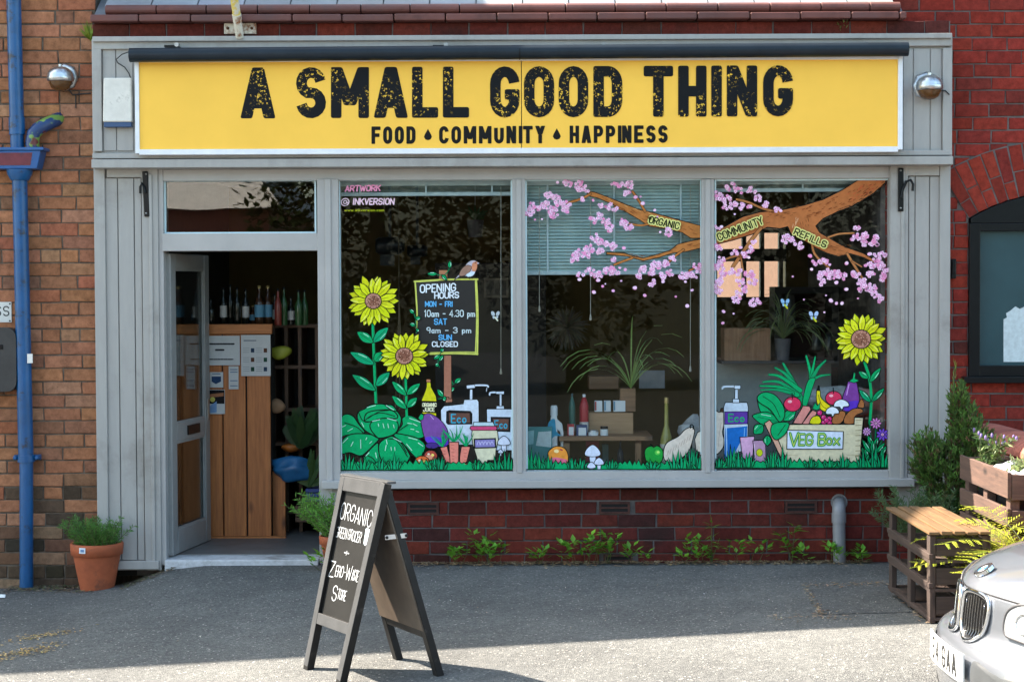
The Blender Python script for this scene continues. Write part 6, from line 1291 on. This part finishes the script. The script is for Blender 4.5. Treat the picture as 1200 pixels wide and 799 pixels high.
def crate(px0, py0, px1, py1, y, dep, m, label, nm='crate', rows=3, cat='crate', grp=None):
    x0, x1, z0, z1 = rect(px0, py0, px1, py1, y); t = thing(nm, label, cat, ((x0+x1)/2, y, z0), grp); h = (z1-z0)/rows
    for r in range(rows):
        for ya in (y, y+dep-.014): mb = MB(); mb.box(x0, x1, ya, ya+.014, z0+r*h+.004, z0+(r+1)*h-.004, m); mb.build('slat', t, bevel=.002)
        for xa in (x0+.0005, x1-.0145): mb = MB(); mb.box(xa, xa+.014, y+.0145, y+dep-.0145, z0+r*h+.004, z0+(r+1)*h-.004, m); mb.build('end_slat', t, bevel=.002)
    mb = MB(); mb.box(x0+.016, x1-.016, y+.016, y+dep-.016, z0, z0+.012, m); mb.build('base', t); return t
crate(358, 572, 374, 588, 1.0, .2, mat('blue_crate_plastic', (.02, .05, .22), .4), 'small blue plastic crate low on the produce shelf'); crate(346, 592, 378, 612, .98, .25, dw, 'dark wooden crate beneath the blue crate')
# ---- display shelf and goods behind the middle window
tw = wood('display_table_wood', (.28, .16, .08), (.15, .08, .04), .55, 'x'); YT = .40
dk = thing('display_table', 'wooden display table with turned legs behind the middle window', 'table', P(705, 560, YT)); mb = MB(); fbox(mb, 655, 511, 765, 516.5, YT-.18, YT+.3, tw); mb.build('tabletop', dk, bevel=.004)
for px in (664, 748):
    for yy in (YT-.14, YT+.22): a_ = P(px, 517, yy); z0_ = .06; mb = MB(); mb.box(a_.x-.02, a_.x+.02, yy, yy+.04, z0_, P(px, 516.6, YT).z, wood('table_leg_wood', (.30, .18, .09), (.17, .09, .045), .6, 'z')); mb.build('leg', dk, bevel=.003)
ls = thing('display_ledge', 'low dark shelf running inside the windows', 'shelf', (.8, .6, .6)); mb = MB(); a0, a1 = P(398, 553, .25).x, P(1042, 553, .25).x; zz = P(720, 556, .3).z; mb.box(a0, a1, .2, .95, zz-.03, zz, wood('ledge_wood', (.13, .08, .05), (.07, .042, .028), .6, 'x')); mb.build('board', ls)
for xx in (a0+.1, (a0+a1)/2, a1-.14): mb = MB(); mb.box(xx, xx+.05, .5, .56, .04, zz-.031, dw); mb.build('leg', ls)
ztop = P(700, 511, YT).z
def on_t(px, y): p = P(px, 511, y); p.z = ztop+.0005; return p
def on_l(px, y): p = P(px, 550, y); p.z = zz+.0005; return p
pb = mat('white_bottle_plastic', (.62, .68, .72), .35, var=.05); teal = mat('teal_plastic', (.02, .22, .24), .4, var=.05); redp = mat('red_plastic', (.38, .02, .03), .4, var=.05); grnp = mat('dark_green_bottle', (.01, .11, .09), .35, var=.1)
# jug with a handle
o = on_l(648, .30); jg = thing('detergent_jug', 'white detergent jug with blue swirl behind the middle window', 'bottle', o); sx = .062; H = P(648, 475, .30).z-o.z
mb = MB(); pr = [(-.068, 0), (.066, 0), (.07, .02), (.07, H*.62), (.062, H*.74), (.03, H*.8), (.026, H*.86), (-.01, H*.86), (-.018, H*.78), (-.05, H*.62), (-.068, H*.4)]; hl_ = [(.03, H*.38), (.03, H*.66), (.05, H*.62), (.052, H*.42)]
tri = tessellate_polygon([[Vector((a_, b_, 0)) for a_, b_ in pr], [Vector((a_, b_, 0)) for a_, b_ in hl_]]); allp = pr+hl_; nn = len(allp); vs = [(o.x+a_, o.y-.035, o.z+b_) for a_, b_ in allp]+[(o.x+a_, o.y+.035, o.z+b_) for a_, b_ in allp]; fs = [tuple(t) for t in tri]+[tuple(nn+i for i in reversed(t)) for t in tri]
for lo, hi in ((0, len(pr)), (len(pr), nn)): fs += [(i, lo+(i+1-lo) % (hi-lo), nn+lo+(i+1-lo) % (hi-lo), nn+i) for i in range(lo, hi)]
mb.add(vs, fs, pb); mb.build('body', jg, bevel=.006); mb = MB(); mb.lathe([(.024, H*.855), (.024, H*.97), (.019, H)], o+Vector((.008, 0, 0)), pb, 14); mb.build('cap', jg)
a = Art(lambda x, y, d: P(x, y, .30-.0356-d)); a.poly([(641, 509), (643, 495), (650, 491), (652, 505), (657, 510), (650, 511), (646, 514)], '#2a90b4', smooth=True); a.build('label', jg)
o = on_l(633, .34); pk = thing('laundry_box', 'teal laundry box with white label at the left of the middle window', 'box', o); x0, x1, z0, z1 = rect(619, 500, 647, 540, .235); mb = MB(); mb.box(x0, x1, .2355, .262, zz+.0005, z1, teal); mb.build('carton', pk, bevel=.003); a = Art(lambda x, y, d: P(x, y, .2349-d)); a.poly([(631, 506), (646, 505), (646, 524), (628, 522)], '#b8ccd0'); a.poly([(619, 505), (626, 504), (625, 520), (619, 521)], '#88bcc4'); a.build('label', pk)
GP = 'goods on the display table'
bottle(on_t(670.5, YT-.02), .021, P(670, 461, YT).z-ztop, grnp, mat('dark_green_cap', (.02, .06, .07), .4), mat('pale_green_label', (.25, .42, .38), .6), 'dark green bottle on the display table left of the red one', GP, .78, (.12, .3)); bottle(on_t(684.5, YT-.02), .03, P(684, 462, YT).z-ztop, redp, pb, mat('bottle_label_white', (.6, .6, .58), .6), 'red and white bottle with pale cap on the display table', GP, .80, (.1, .35))
def tin(px, y, r, h, m, lm, label): o = on_t(px, y); t = thing('tin', label, 'tin', o, GP); mb = MB(); mb.lathe([(r, 0), (r, h*.9), (r*.94, h)], o, m, 18); mb.build('body', t); mb = MB(); mb.lathe([(r*1.01, h*.15), (r*1.01, h*.75)], o, lm, 18, caps=False); mb.build('label', t)
def carton(px0, py0, px1, py1, y, dep, m, label, lm=None):
    x0, x1, z0, z1 = rect(px0, py0, px1, py1, y); zb_ = ztop+.0005 if abs(py1-511) < 4 else z0; t = thing('carton', label, 'box', ((x0+x1)/2, y, zb_), GP); mb = MB(); mb.box(x0, x1, y, y+dep, zb_, z1, m); mb.build('box', t, bevel=.002)
    if lm: mb = MB(); mb.box(x0+(x1-x0)*.2, x1-(x1-x0)*.1, y-.0015, y, zb_+(z1-zb_)*.2, zb_+(z1-zb_)*.8, lm); mb.build('label', t)
carton(665, 497, 673, 511, YT-.12, .05, redp, 'small red and white carton at the left end of the table', pb); carton(675.5, 498, 688, 511, YT-.13, .05, mat('navy_print', (.03, .06, .16), .5), 'small navy and white carton beside the red one', pb)
tin(695, YT-.1, .035, .05, mat('dull_metal', (.35, .35, .35), .35, 1), pb, 'low grey tin between the carton and the dark jar'); tin(708, YT-.1, .026, .075, blackp, pb, 'dark jar with white label on the display table')
wc_ = wood('pale_crate_wood', (.46, .30, .17), (.30, .18, .09), .6, 'x'); tw2 = crate(690, 483, 742, 510, YT+.03, .2, wc_, 'pale plank crate on the display table', rows=1, cat='crate')
zcr = P(700, 482.6, YT+.03).z
for i, (x0, x1, lb) in enumerate(((697, 706, 'small white box with red side first on the pale crate'), (708, 716, 'small white box in the middle of the pale crate'), (719, 733, 'wider white box with blue oval on the pale crate'))):
    xa, xb, za_, zb_ = rect(x0, 468, x1, 482, YT+.02); t = thing('soap_box', lb, 'box', ((xa+xb)/2, YT+.03, zcr), 'white boxes on the pale crate'); mb = MB(); mb.box(xa, xb, YT+.035, YT+.09, zcr+.0005, zcr+.075, pb); mb.build('box', t, bevel=.002); mb = MB(); mb.box(xa+.002, xa+.012, YT+.0335, YT+.0345, zcr+.01, zcr+.07, redp if i == 0 else lb_); mb.build('print', t)
# spider plant in a planked pot
o = P(738, 483, YT+.06); o.z = zcr; sp = thing('spider_plant', 'arching spider plant in a planked wooden pot on the display table', 'potted plant', o); mb = MB(); x0, x1, _, z1 = rect(727, 455, 745, 483, YT+.03); mb.box(x0, x1, YT+.05, YT+.15, zcr+.0005, z1, tw); mb.build('pot', sp, bevel=.003)
t_ = tuft('leaves', Vector(((x0+x1)/2+.02, YT+.03, z1)), 22, .62, (.24, .36, .10), '', '', 1.0, .010, .42, .8); [t_.__delitem__(k) for k in ('label', 'category')]; t_.data.transform(Matrix.Translation(-Vector(sp.location))); t_.parent = sp
# wine bottle, clear bags, pink box, low things
yg_ = mat('yellow_wine', (.30, .28, .07), .12, var=.15); bottle(on_l(781, .30), .042, P(781, 466, .30).z-zz, yg_, gold, mat('cream_label', (.52, .55, .48), .6), 'pale wine bottle with cream label behind the middle window', 'drinks on the window ledge', .5, (.04, .40))
bottle(on_l(727, .5), .022, .22, mat('clear_dark_glass', (.05, .07, .09), .1), blackp, None, 'slim dark glass bottle under the display table', 'drinks on the window ledge')
for px0, py0, px1, py1, m, lb in ((687, 517, 702, 546, mat('pink_card', (.42, .08, .10), .6), 'pink box under the display table'), (706, 521, 713, 546, mat('green_blue_card', (.10, .20, .20), .6), 'narrow teal box beside the pink box')):
    xa, xb, _, zt_ = rect(px0, py0, px1, py1, .55); mb = MB(); mb.box(xa, xb, .55, .62, zz+.0005, zt_, m); t = thing('carton', lb, 'box', ((xa+xb)/2, .58, zz), 'boxes under the display table'); mb.build('box', t, bevel=.002)
clr = mat('clear_plastic_film', (.42, .45, .47), .12, var=.3, vs=20, spec=.8)
for px, py, rx, rz, lb, s in ((812, 512, .10, .13, 'crumpled clear plastic bag at the right of the middle window', 5), (985, 470, .28, .10, 'stretched clear plastic sheet behind the painted veg box', 6)):
    lump('plastic_bag', px, py, .42, rx, .06, rz, clr, lb, 'plastic bag', .2, s)
cg = thing('card_sign', 'grey lettered card leaning at the back of the display table', 'sign', P(753, 455, YT+.35)); mb = MB(); fbox(mb, 749, 434, 779, 455, YT+.36, YT+.37, mat('grey_card', (.16, .17, .18), .6)); mb.build('card', cg)
mb = MB(); fbox(mb, 690, 441, 725, 456, YT+.9, YT+1.1, tw); mb_ = thing('wooden_box', 'low wooden box of greens deep inside the middle window', 'box', P(707, 456, YT+.9)); mb.build('box', mb_, bevel=.003)
tuft('pale_strip_ball', P(665, 385, 2.2), 260, .17, (.17, .15, .11), 'round pale ball of fine strips hanging in the middle window', 'dried flowers', 1, .012, .1, -1.4)  # fine pale strips fanned out into a fuzzy ball
# ---- behind the first window: spotlights, rope, picture, hanging pot
for i, (px, py, y, lb) in enumerate(((457, 288, 1.0, 'black spotlight nearest the painted sunflower, lens facing left'), (489, 294, 1.2, 'smaller black spotlight on the right end of the lamp bar'))):
    o = P(px, py, y); t = thing('spotlight', lb, 'spotlight', o, 'spotlights hanging from the ceiling'); k = 1 if i == 0 else .7
    mb = MB(); mb.lathe([(.045*k, -.10*k), (.06*k, -.08*k), (.062*k, .06*k), (.04*k, .1*k)], o, blackp, 16, 'x'); mb.build('housing', t); mb = MB(); mb.lathe([(.002, -.085*k), (.052*k, -.083*k)], o+Vector((-.012, 0, 0)), mat('lens_glass', (.6, .6, .62), .1), 16, 'x', caps=False); mb.build('lens', t)
    mb = MB(); q = P(px, 258, y); mb.bar(o, Vector((o.x, o.y, 2.69)), (1, 0, 0), .02, .02, blackp); mb.build('bracket', t)
    mb = MB(); mb.box(o.x-.07*k, o.x+.03*k, o.y-.003, o.y+.003, o.z-.14*k, o.z-.062*k, blackp); mb.build('barn_door', t)
mb = MB(); p = P(467, 240, .9); 
for dx in (-.03, 0, .035): mb.tube([Vector((p.x, .9, 2.69)), Vector((p.x, .9, 1.7)), Vector((p.x+dx, .9, .95))], .004, mat('jute_rope', (.16, .12, .07), .9), 6)
tag(mb.build('jute_rope'), 'jute rope hanger hanging from the ceiling behind the sunflowers', 'rope')
hp_ = thing('hanging_pot', 'small dark hanging pot with a plant left of the blind cord', 'potted plant', P(557, 275, 2.0)); o = P(557, 278, 2.0); mb = MB(); mb.lathe([(.05, 0), (.065, .13)], o, mat('dark_grey_pot', (.10, .10, .11), .6), 16); mb.build('pot', hp_); mb = MB(); mb.tube([o+Vector((0, 0, .13)), Vector((o.x, o.y, 2.69))], .003, crd, 5); mb.build('cord', hp_)
t_ = tuft('leaves', o+Vector((0, 0, .12)), 20, .12, (.05, .10, .03), '', '', 1, .02, .1, .4); [t_.__delitem__(k) for k in ('label', 'category')]; t_.data.transform(Matrix.Translation(-Vector(hp_.location))); t_.parent = hp_
pf_ = thing('picture_frame', 'small pale framed picture on the dark wall behind the opening hours', 'picture', P(582, 337, 3.6)); mb = MB()
for q in ((567, 326, 596, 329), (567, 346, 596, 349), (567, 329, 570, 346), (593, 329, 596, 346)): fbox(mb, *q, 3.6, 3.62, mat('pale_frame', (.30, .28, .24), .6))
mb.build('frame', pf_); mb = MB(); fbox(mb, 570, 329, 593, 346, 3.605, 3.61, mat('dark_print', (.05, .05, .05), .4)); mb.build('print', pf_)
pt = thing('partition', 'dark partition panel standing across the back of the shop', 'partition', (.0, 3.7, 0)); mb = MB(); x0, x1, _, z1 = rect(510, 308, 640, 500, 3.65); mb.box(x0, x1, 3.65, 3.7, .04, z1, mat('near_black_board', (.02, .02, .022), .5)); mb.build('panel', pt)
# ---- third window: crate, plant, fridge panel, shelves
cr = crate(849, 384, 903, 425, .75, .22, wood('aged_crate_wood', (.36, .20, .11), (.20, .10, .05), .7, 'z'), 'aged wooden crate on the white panel behind the right window', rows=1)
x0, x1, z0, z1 = rect(875, 426, 965, 552, .72); fr = thing('white_cabinet', 'pale grey cabinet below the wooden crate in the right window', 'cabinet', ((x0+x1)/2, .9, zz)); x0b = rect(845, 426, 965, 552, .72)[0]
mb = MB(); mb.box(x0b, x1+.1, .975, 1.3, .04, z1, mat('pale_grey_cabinet', (.33, .36, .36), .5, var=.08)); mb.build('carcass', fr, bevel=.004); mb = MB(); mb.box(x0b, x1+.1, .70, 1.3, z1+.0005, z1+.02, mat('dark_worktop', (.04, .04, .042), .5)); mb.build('worktop', fr, bevel=.003)
o = P(917, 424, .8); o.z = z1+.0205; g2_ = thing('spider_plant', 'drooping dark spider plant right of the wooden crate', 'potted plant', o); mb = MB(); mb.lathe([(.045, 0), (.06, .15)], o, mat('dark_grey_pot', (.10, .10, .11), .6), 16); mb.build('pot', g2_)
t_ = tuft('leaves', o+Vector((0, -.03, .15)), 60, .42, (.15, .20, .09), '', '', 1, .010, .45, .5); [t_.__delitem__(k) for k in ('label', 'category')]; t_.data.transform(Matrix.Translation(-Vector(g2_.location))); t_.parent = g2_
dv = thing('dark_dresser', 'dark dresser with open shelves deep inside the right window', 'dresser', P(960, 425, 2.4)); mb = MB(); dkk = mat('near_black_board', (.02, .02, .022), .5)
for q in ((908, 336, 916, 430), (975, 336, 983, 430), (916, 336, 975, 344), (916, 378, 975, 384)): fbox(mb, *q, 2.4, 2.7, dkk)
mb.build('frame', dv); mb = MB(); fbox(mb, 909, 337, 982, 520, 2.71, 2.74, mat('dark_red_back', (.05, .016, .012), .6)); mb.build('back_panel', dv)
for i, (px, r, h, lb) in enumerate(((925, .05, .22, 'tall glass jar on the left of the dark dresser'), (957, .04, .12, 'short dark jar on the dresser near the painted bee'), (972, .04, .12, 'short dark jar at the right of the dresser'))):
    o = P(px, 378 if i == 0 else 410, 2.45); t = thing('jar', lb, 'jar', o, 'jars on the dresser'); mb = MB(); mb.lathe([(r, 0), (r, h*.85), (r*.8, h)], o, mat('smoky_jar', (.10, .11, .11), .15), 16); mb.build('body', t); mb = MB(); mb.lathe([(r*.85, h), (r*.85, h*1.1)], o, dkk, 16); mb.build('lid', t)
# ---- across the street: what the shop glass reflects
oh = thing('brick_house', 'red brick house across the street with a pale slate roof', 'house', (-8, -24, 0)); obr = mat('far_red_brick', (.26, .09, .065), .85, var=.3, vs=6); mb = MB(); mb.box(-14, -4.6, -30, -22, -.3, 3.3, obr); mb.build('wall', oh); mb = MB(); mb.hexa([(-14.3, -30.3, 3.3), (-4.3, -30.3, 3.3), (-4.3, -21.6, 3.3), (-14.3, -21.6, 3.3), (-12.5, -26.1, 6.4), (-6.5, -26.1, 6.4), (-6.5, -25.9, 6.4), (-12.5, -25.9, 6.4)], mat('far_pale_roof', (.5, .49, .46), .7, var=.2)); mb.build('roof', oh)
for xx in (-12.4, -9.4, -6.8): mb = MB(); mb.box(xx, xx+1.1, -22.03, -21.96, .9, 2.3, blackp); mb.build('window', oh)
rt = random.Random(11)
for i, (x, y, h, lb) in enumerate(((-2.5, -20.5, 7.5, 'dark leafy tree across the street left of the gap'), (1.2, -21.5, 8.2, 'tall dark leafy tree across the street facing the middle window'), (5.0, -20, 7.2, 'dark leafy tree across the street facing the right window'), (9, -21, 7.8, 'dark leafy tree across the street at the far right'), (13, -22, 7.5, 'dark leafy tree across the street beyond the others'))):
    t = thing('street_tree', lb, 'tree', (x, y, 0), 'trees across the street'); mb = MB(); mb.tube([(x, y, -.2), (x+.1, y, h*.3), (x, y, h*.75)], [.22, .17, .05], mat('brown_bark', (.09, .06, .04), .85), 8); mb.build('trunk', t); mb = MB()
    for k in range(6500):
        d = Vector((rt.gauss(0, 1), rt.gauss(0, 1), rt.gauss(0, 1))).normalized()*rt.uniform(.3, 1)**.5; p = Vector((x+d.x*2.4, y+d.y*1.9, h*.54+d.z*h*.5)); mb.leaf(p, (rt.uniform(-1, 1), rt.uniform(-1, 1), rt.uniform(-1, .6)), (0, 0, 1), rt.uniform(.14, .26), .13, mat('far_foliage', (.016, .024, .010), .9, var=0, spec=0))
    mb.build('crown', t, recalc=False)
# ================================================================== silver car at the kerb
cx0 = 1.685; cyc = -4.78
gcar = -.10
silver = bpy.data.materials.new('silver_car_paint'); nt, N, L, b = nodes(silver); b.inputs['Base Color'].default_value = (.20, .215, .245, 1); b.inputs['Metallic'].default_value = .55; b.inputs['Roughness'].default_value = .32; b.inputs['Coat Weight'].default_value = 1; b.inputs['Coat Roughness'].default_value = .06
n_ = noise(N, L, 900, 2, .5); bump(N, L, b, n_, .04, .0005)
chrome = mat('car_chrome', (.75, .76, .78), .08, 1, var=0); cblk = mat('car_black_plastic', (.012, .012, .013), .35, var=.1); tyre = mat('tyre_rubber', (.018, .018, .018), .8, var=.2, vs=40); alloy = mat('alloy_wheel', (.5, .5, .52), .3, .9, var=.05)
car = thing('parked_car', 'silver hatchback parked at the kerb with twin black grilles', 'car', (cx0+2, cyc, gcar))
# centre-line profile, nose to tail: (distance from nose, height, half width, crown drop at the edge, plan sweep)
PR = [(.10, .18, .80, 0, .30), (.03, .24, .83, 0, .31), (.005, .34, .855, 0, .32), (-.005, .44, .865, .0, .33), (.0, .50, .87, .0, .33), (.02, .54, .87, .0, .33), (.045, .563, .865, .0, .33), (.052, .65, .86, .005, .33), (.062, .735, .855, .02, .32), (.115, .785, .85, .045, .30), (.22, .825, .85, .065, .24), (.40, .87, .855, .085, .15), (.75, .93, .86, .09, .08), (1.18, .985, .86, .09, .03), (1.22, .99, .80, .05, .05), (1.5, 1.13, .72, .04, .12), (1.85, 1.33, .62, .035, .15), (2.1, 1.40, .58, .035, .12), (2.6, 1.43, .57, .035, .05), (3.2, 1.40, .57, .035, 0), (3.7, 1.30, .56, .03, -.03), (4.05, 1.02, .66, .02, -.08), (4.2, .93, .76, .02, -.12), (4.24, .80, .80, 0, -.14), (4.26, .55, .83, 0, -.16), (4.24, .30, .82, 0, -.16), (4.15, .2, .80, 0, -.15)]
NV = 24
def nex(w_): t = max(0, min(1, (w_-.53)/.06)); return 2.6-1.1*t
def shell(i0, i1, sub=4):
    pr = []
    for i in range(i0, i1):
        a_, b_, c_, d_ = PR[max(i-1, 0)], PR[i], PR[i+1], PR[min(i+2, len(PR)-1)]
        for k in range(sub):
            t = k/sub; pr.append([.5*(2*b_[m]+(c_[m]-a_[m])*t+(2*a_[m]-5*b_[m]+4*c_[m]-d_[m])*t*t+(3*b_[m]-a_[m]-3*c_[m]+d_[m])*t**3) for m in range(5)])
    pr.append(list(PR[i1])); vs = []
    for u, w_, hw2, dr, sw in pr:
        for j in range(NV+1):
            s = -1+2*j/NV; s = math.copysign(abs(s)**.85, s); f = abs(s)**nex(w_); vs.append((cx0+u+sw*f, cyc+hw2*s, gcar+w_-dr*abs(s)**3))
    n = NV+1; return vs, [(i*n+j, i*n+j+1, (i+1)*n+j+1, (i+1)*n+j) for i in range(len(pr)-1) for j in range(NV)]
mb = MB(); mb.add(*shell(0, 8), silver, True); mb.build('bumper', car); mb = MB(); mb.add(*shell(8, 13), silver, True); mb.build('bonnet', car)
mb = MB(); mb.add(*shell(13, 14), cblk, True); mb.add(*shell(14, 16), mat('car_glass', (.02, .025, .028), .05), True); mb.build('windscreen', car); mb = MB(); mb.add(*shell(16, 19), silver, True); mb.build('roof', car); mb = MB(); mb.add(*shell(19, 21), mat('car_glass', (.02, .025, .028), .05), True); mb.build('rear_window', car); mb = MB(); mb.add(*shell(21, 26), silver, True); mb.build('tailgate', car)
def top_edge(u):   # body edge height and half width along the side
    pts = [(.30, .70, .862), (.45, .755, .868), (.7, .80, .875), (1.2, .86, .88), (2.4, .88, .885), (3.4, .90, .88), (4.0, .90, .82), (4.12, .80, .80)]
    for a_, b_ in zip(pts, pts[1:]):
        if u <= b_[0]: t = (u-a_[0])/(b_[0]-a_[0]); return a_[1]+(b_[1]-a_[1])*t, a_[2]+(b_[2]-a_[2])*t
    return pts[-1][1:]
for sg in (-1, 1):
    mb = MB(); us = [.30+.02*i for i in range(190)]; nr = 10; vs = []
    for u in us:
        zt_, hw2 = top_edge(u); zb_ = .18
        for wx_ in (.82, 3.42):
            if abs(u-wx_) < .34: zb_ = max(zb_, .30+math.sqrt(max(0, .34**2-(u-wx_)**2)))
        for k in range(nr+1): f = k/nr; z = zb_+(zt_-zb_)*f; bul = .02*math.sin(math.pi*f); vs.append((cx0+u, cyc+sg*(hw2-.012+bul-.03*(1-f)**2), gcar+z))
    mb.add(vs, [(i*(nr+1)+k, i*(nr+1)+k+1, (i+1)*(nr+1)+k+1, (i+1)*(nr+1)+k) for i in range(len(us)-1) for k in range(nr)], silver, True); mb.build('side_panel', car)
    mb = MB(); g_ = [(1.25, .87, .86), (1.95, 1.31, .62), (2.6, 1.37, .60), (3.3, 1.35, .60), (3.75, 1.22, .60), (4.0, .92, .72), (2.6, .89, .87)]; mb.add([(cx0+a_, cyc+sg*c_, gcar+b_) for a_, b_, c_ in g_], [tuple(range(7))], mat('car_glass', (.02, .025, .028), .05)); mb.build('side_window', car)
    for u in (.82, 3.42):
        o = (cx0+u, cyc+sg*.72, gcar+.305); mb = MB(); mb.lathe([(.2, -.1), (.295, -.095), (.31, -.06), (.31, .06), (.295, .095), (.2, .1)], o, tyre, 36, 'y'); wl = mb.build('wheel', car); mb = MB(); mb.lathe([(.205, -.102), (.205, .102)], o, alloy, 30, 'y')
        for k in range(7): aa = k*.8976; mb.bar(Vector(o)+Vector((0, sg*.105, 0)), Vector(o)+Vector((.2*math.cos(aa), sg*.105, .2*math.sin(aa))), (0, 1, 0), .02, .035, alloy)
        mb.build('rim', wl)
# features set into the nose: v across (towards the camera negative), w height
def front(v, w_, out=0.0):
    pr = [(a_, b_) for a_, b_, *_ in PR[1:12]]
    u = pr[-1][0]
    for (u0, w0), (u1, w1) in zip(pr, pr[1:]):
        if w_ <= w1: t = (w_-w0)/(w1-w0); u = u0+(u1-u0)*max(0, t); break
    s = abs(v)/.865; return Vector((cx0+u+.325*s**nex(w_)-out, cyc+v, gcar+w_+out*.15))
def patch(mb, poly, m, out, rings=5, smooth=True):
    c0 = Vector((sum(p[0] for p in poly)/len(poly), sum(p[1] for p in poly)/len(poly))); vs = [front(c0.x, c0.y, out)]; n = len(poly)
    for r in range(1, rings+1):
        for p in poly: q = c0.lerp(Vector(p), r/rings); vs.append(front(q.x, q.y, out))
    fs = [(0, 1+k, 1+(k+1) % n) for k in range(n)]+[(1+r*n+k, 1+r*n+(k+1) % n, 1+(r+1)*n+(k+1) % n, 1+(r+1)*n+k) for r in range(rings-1) for k in range(n)]
    mb.add(vs, fs, m, smooth)
def rim(mb, poly, m, r, out): mb.tube([front(p[0], p[1], out) for p in poly+poly[:1]], r, m, 8)
for sg in (-1, 1):
    kd = [(p.x, p.y) for p in catmull([(sg*.03, .59), (sg*.025, .67), (sg*.035, .725), (sg*.10, .738), (sg*.20, .73), (sg*.228, .70), (sg*.215, .62), (sg*.165, .568), (sg*.09, .557)], True, 4)]
    mb = MB(); patch(mb, kd, cblk, .004); gr = mb.build('grille', car)
    mb = MB(); rim(mb, kd, chrome, .009, .008); mb.build('surround', gr); mb = MB()
    for k in range(9):
        v = sg*(.06+.02*k); ins = [w_ for w_ in [.562+.006*i for i in range(30)] if (abs(v)-.13)**2/.0095+(w_-.65)**2/.0066 < 1]
        if len(ins) > 2: mb.tube([front(v, w_, .010) for w_ in ins[::3]+ins[-1:]], .0035, mat('dark_chrome', (.15, .15, .16), .2, 1), 6)
    mb.build('slats', gr)
    hl_ = [(p.x, p.y) for p in roundpoly([(sg*.325, .615), (sg*.33, .705), (sg*.40, .742), (sg*.58, .745), (sg*.75, .73), (sg*.80, .69), (sg*.70, .635), (sg*.5, .605)], .04, 4)]
    mb = MB(); patch(mb, hl_, mat('headlight_lens', (.30, .31, .31), .06, var=.25, vs=14, coat=1), .008, 6); hd = mb.build('headlight', car); mb = MB(); rim(mb, hl_, mat('headlight_seal', (.05, .05, .055), .5), .006, .006); mb.build('seal', hd); mb = MB()
    for v in (.44, .60): rim(mb, [(sg*v+.045*math.cos(t*.5236), .672+.036*math.sin(t*.5236)) for t in range(12)], chrome, .003, .009)
    mb.build('lamp_ring', hd)
lg = [(p.x, p.y) for p in roundpoly([(-.70, .43), (-.68, .50), (-.285, .515), (-.285, .43)], .02, 3)]; mb = MB(); patch(mb, lg, mat('grey_bumper_strip', (.06, .065, .07), .4), .006); mb.build('bumper_strip', car); mb = MB(); patch(mb, [(-a_, b_) for a_, b_ in lg], mat('grey_bumper_strip', (.06, .065, .07), .4), .006); mb.build('bumper_strip', car)
mb = MB(); patch(mb, [(p.x, p.y) for p in roundpoly([(-.5, .24), (.5, .24), (.5, .335), (-.5, .335)], .03, 4)], cblk, .004, 8); mb.build('lower_intake', car)
def pf2(v, w_, out): q = front(v, .47, out); return Vector((q.x, q.y, gcar+w_))
mb = MB(); pl_ = [(-.26, .42), (-.13, .42), (0, .42), (.13, .42), (.26, .42), (.26, .53), (.13, .53), (0, .53), (-.13, .53), (-.26, .53)]; vv = [-.26+.026*i for i in range(21)]; vs = [pf2(v, w_, .018+o_) for o_ in (0, .006) for w_ in (.42, .53) for v in vv]; n_ = 21; mb.add(vs, [(i, i+1, n_+i+1, n_+i) for i in range(20)]+[(2*n_+i, 2*n_+i+1, 3*n_+i+1, 3*n_+i) for i in range(20)]+[(i, i+1, 2*n_+i+1, 2*n_+i) for i in range(20)]+[(n_+i, n_+i+1, 3*n_+i+1, 3*n_+i) for i in range(20)]+[(0, n_, 3*n_, 2*n_), (20, n_+20, 3*n_+20, 2*n_+20)], mat('plate_white', (.62, .63, .62), .35, var=.03)); np_ = mb.build('number_plate', car)
a = Art(lambda x, y, d: pf2(-x, y, .0255+d)); x = -.22
for c, w_ in (('5', .055), ('4', .055), ('', .03), ('G', .055), ('A', .055), ('A', .055)):
    if c:
        for st_ in FONT[c]: a.rib([(x+.045+p[0]*.04, .513-p[1]*.076) for p in st_], .012, cblk)
    x += .072 if c else .035
a.build('characters', np_)
mb = MB(); mb.tube([front(v, .742-.05*(abs(v)/.8)**6, .003) for v in [-.8+.05*i for i in range(33)]], .0035, cblk, 5); mb.build('bonnet_seam', car)
# round emblem on the bonnet edge
e0 = Vector((cx0+.135, cyc, gcar+.802)); nrm = Vector((-.52, 0, .85)).normalized(); ex = Vector((0, 1, 0)); ey = nrm.cross(ex)
mb = MB()
def disc(r0, r1, h0, h1, m, a0=0, a1=360, n=28):
    k = [math.radians(a0+(a1-a0)*i/n) for i in range(n+1)]; vs = [e0+nrm*h+(ex*math.cos(t)+ey*math.sin(t))*r for r, h in ((r0, h0), (r1, h1)) for t in k]; mb.add(vs, [(i, i+1, n+2+i, n+1+i) for i in range(n)], m, True)
disc(.001, .022, .010, .010, mat('emblem_white', (.7, .7, .72), .2), 0, 360); disc(.001, .0222, .0104, .0104, mat('emblem_blue', (.05, .2, .5), .2), 0, 90, 8); disc(.001, .0222, .0104, .0104, mat('emblem_blue', (.05, .2, .5), .2), 180, 270, 8); disc(.022, .037, .0095, .009, cblk); disc(.037, .041, .010, .010, chrome); disc(.041, .042, .010, -.004, chrome); mb.build('emblem', car, recalc=False)
mb = MB(); mb.box(cx0+.5, cx0+3.9, cyc-.78, cyc+.78, gcar+.19, gcar+.55, cblk); mb.build('underbody', car)
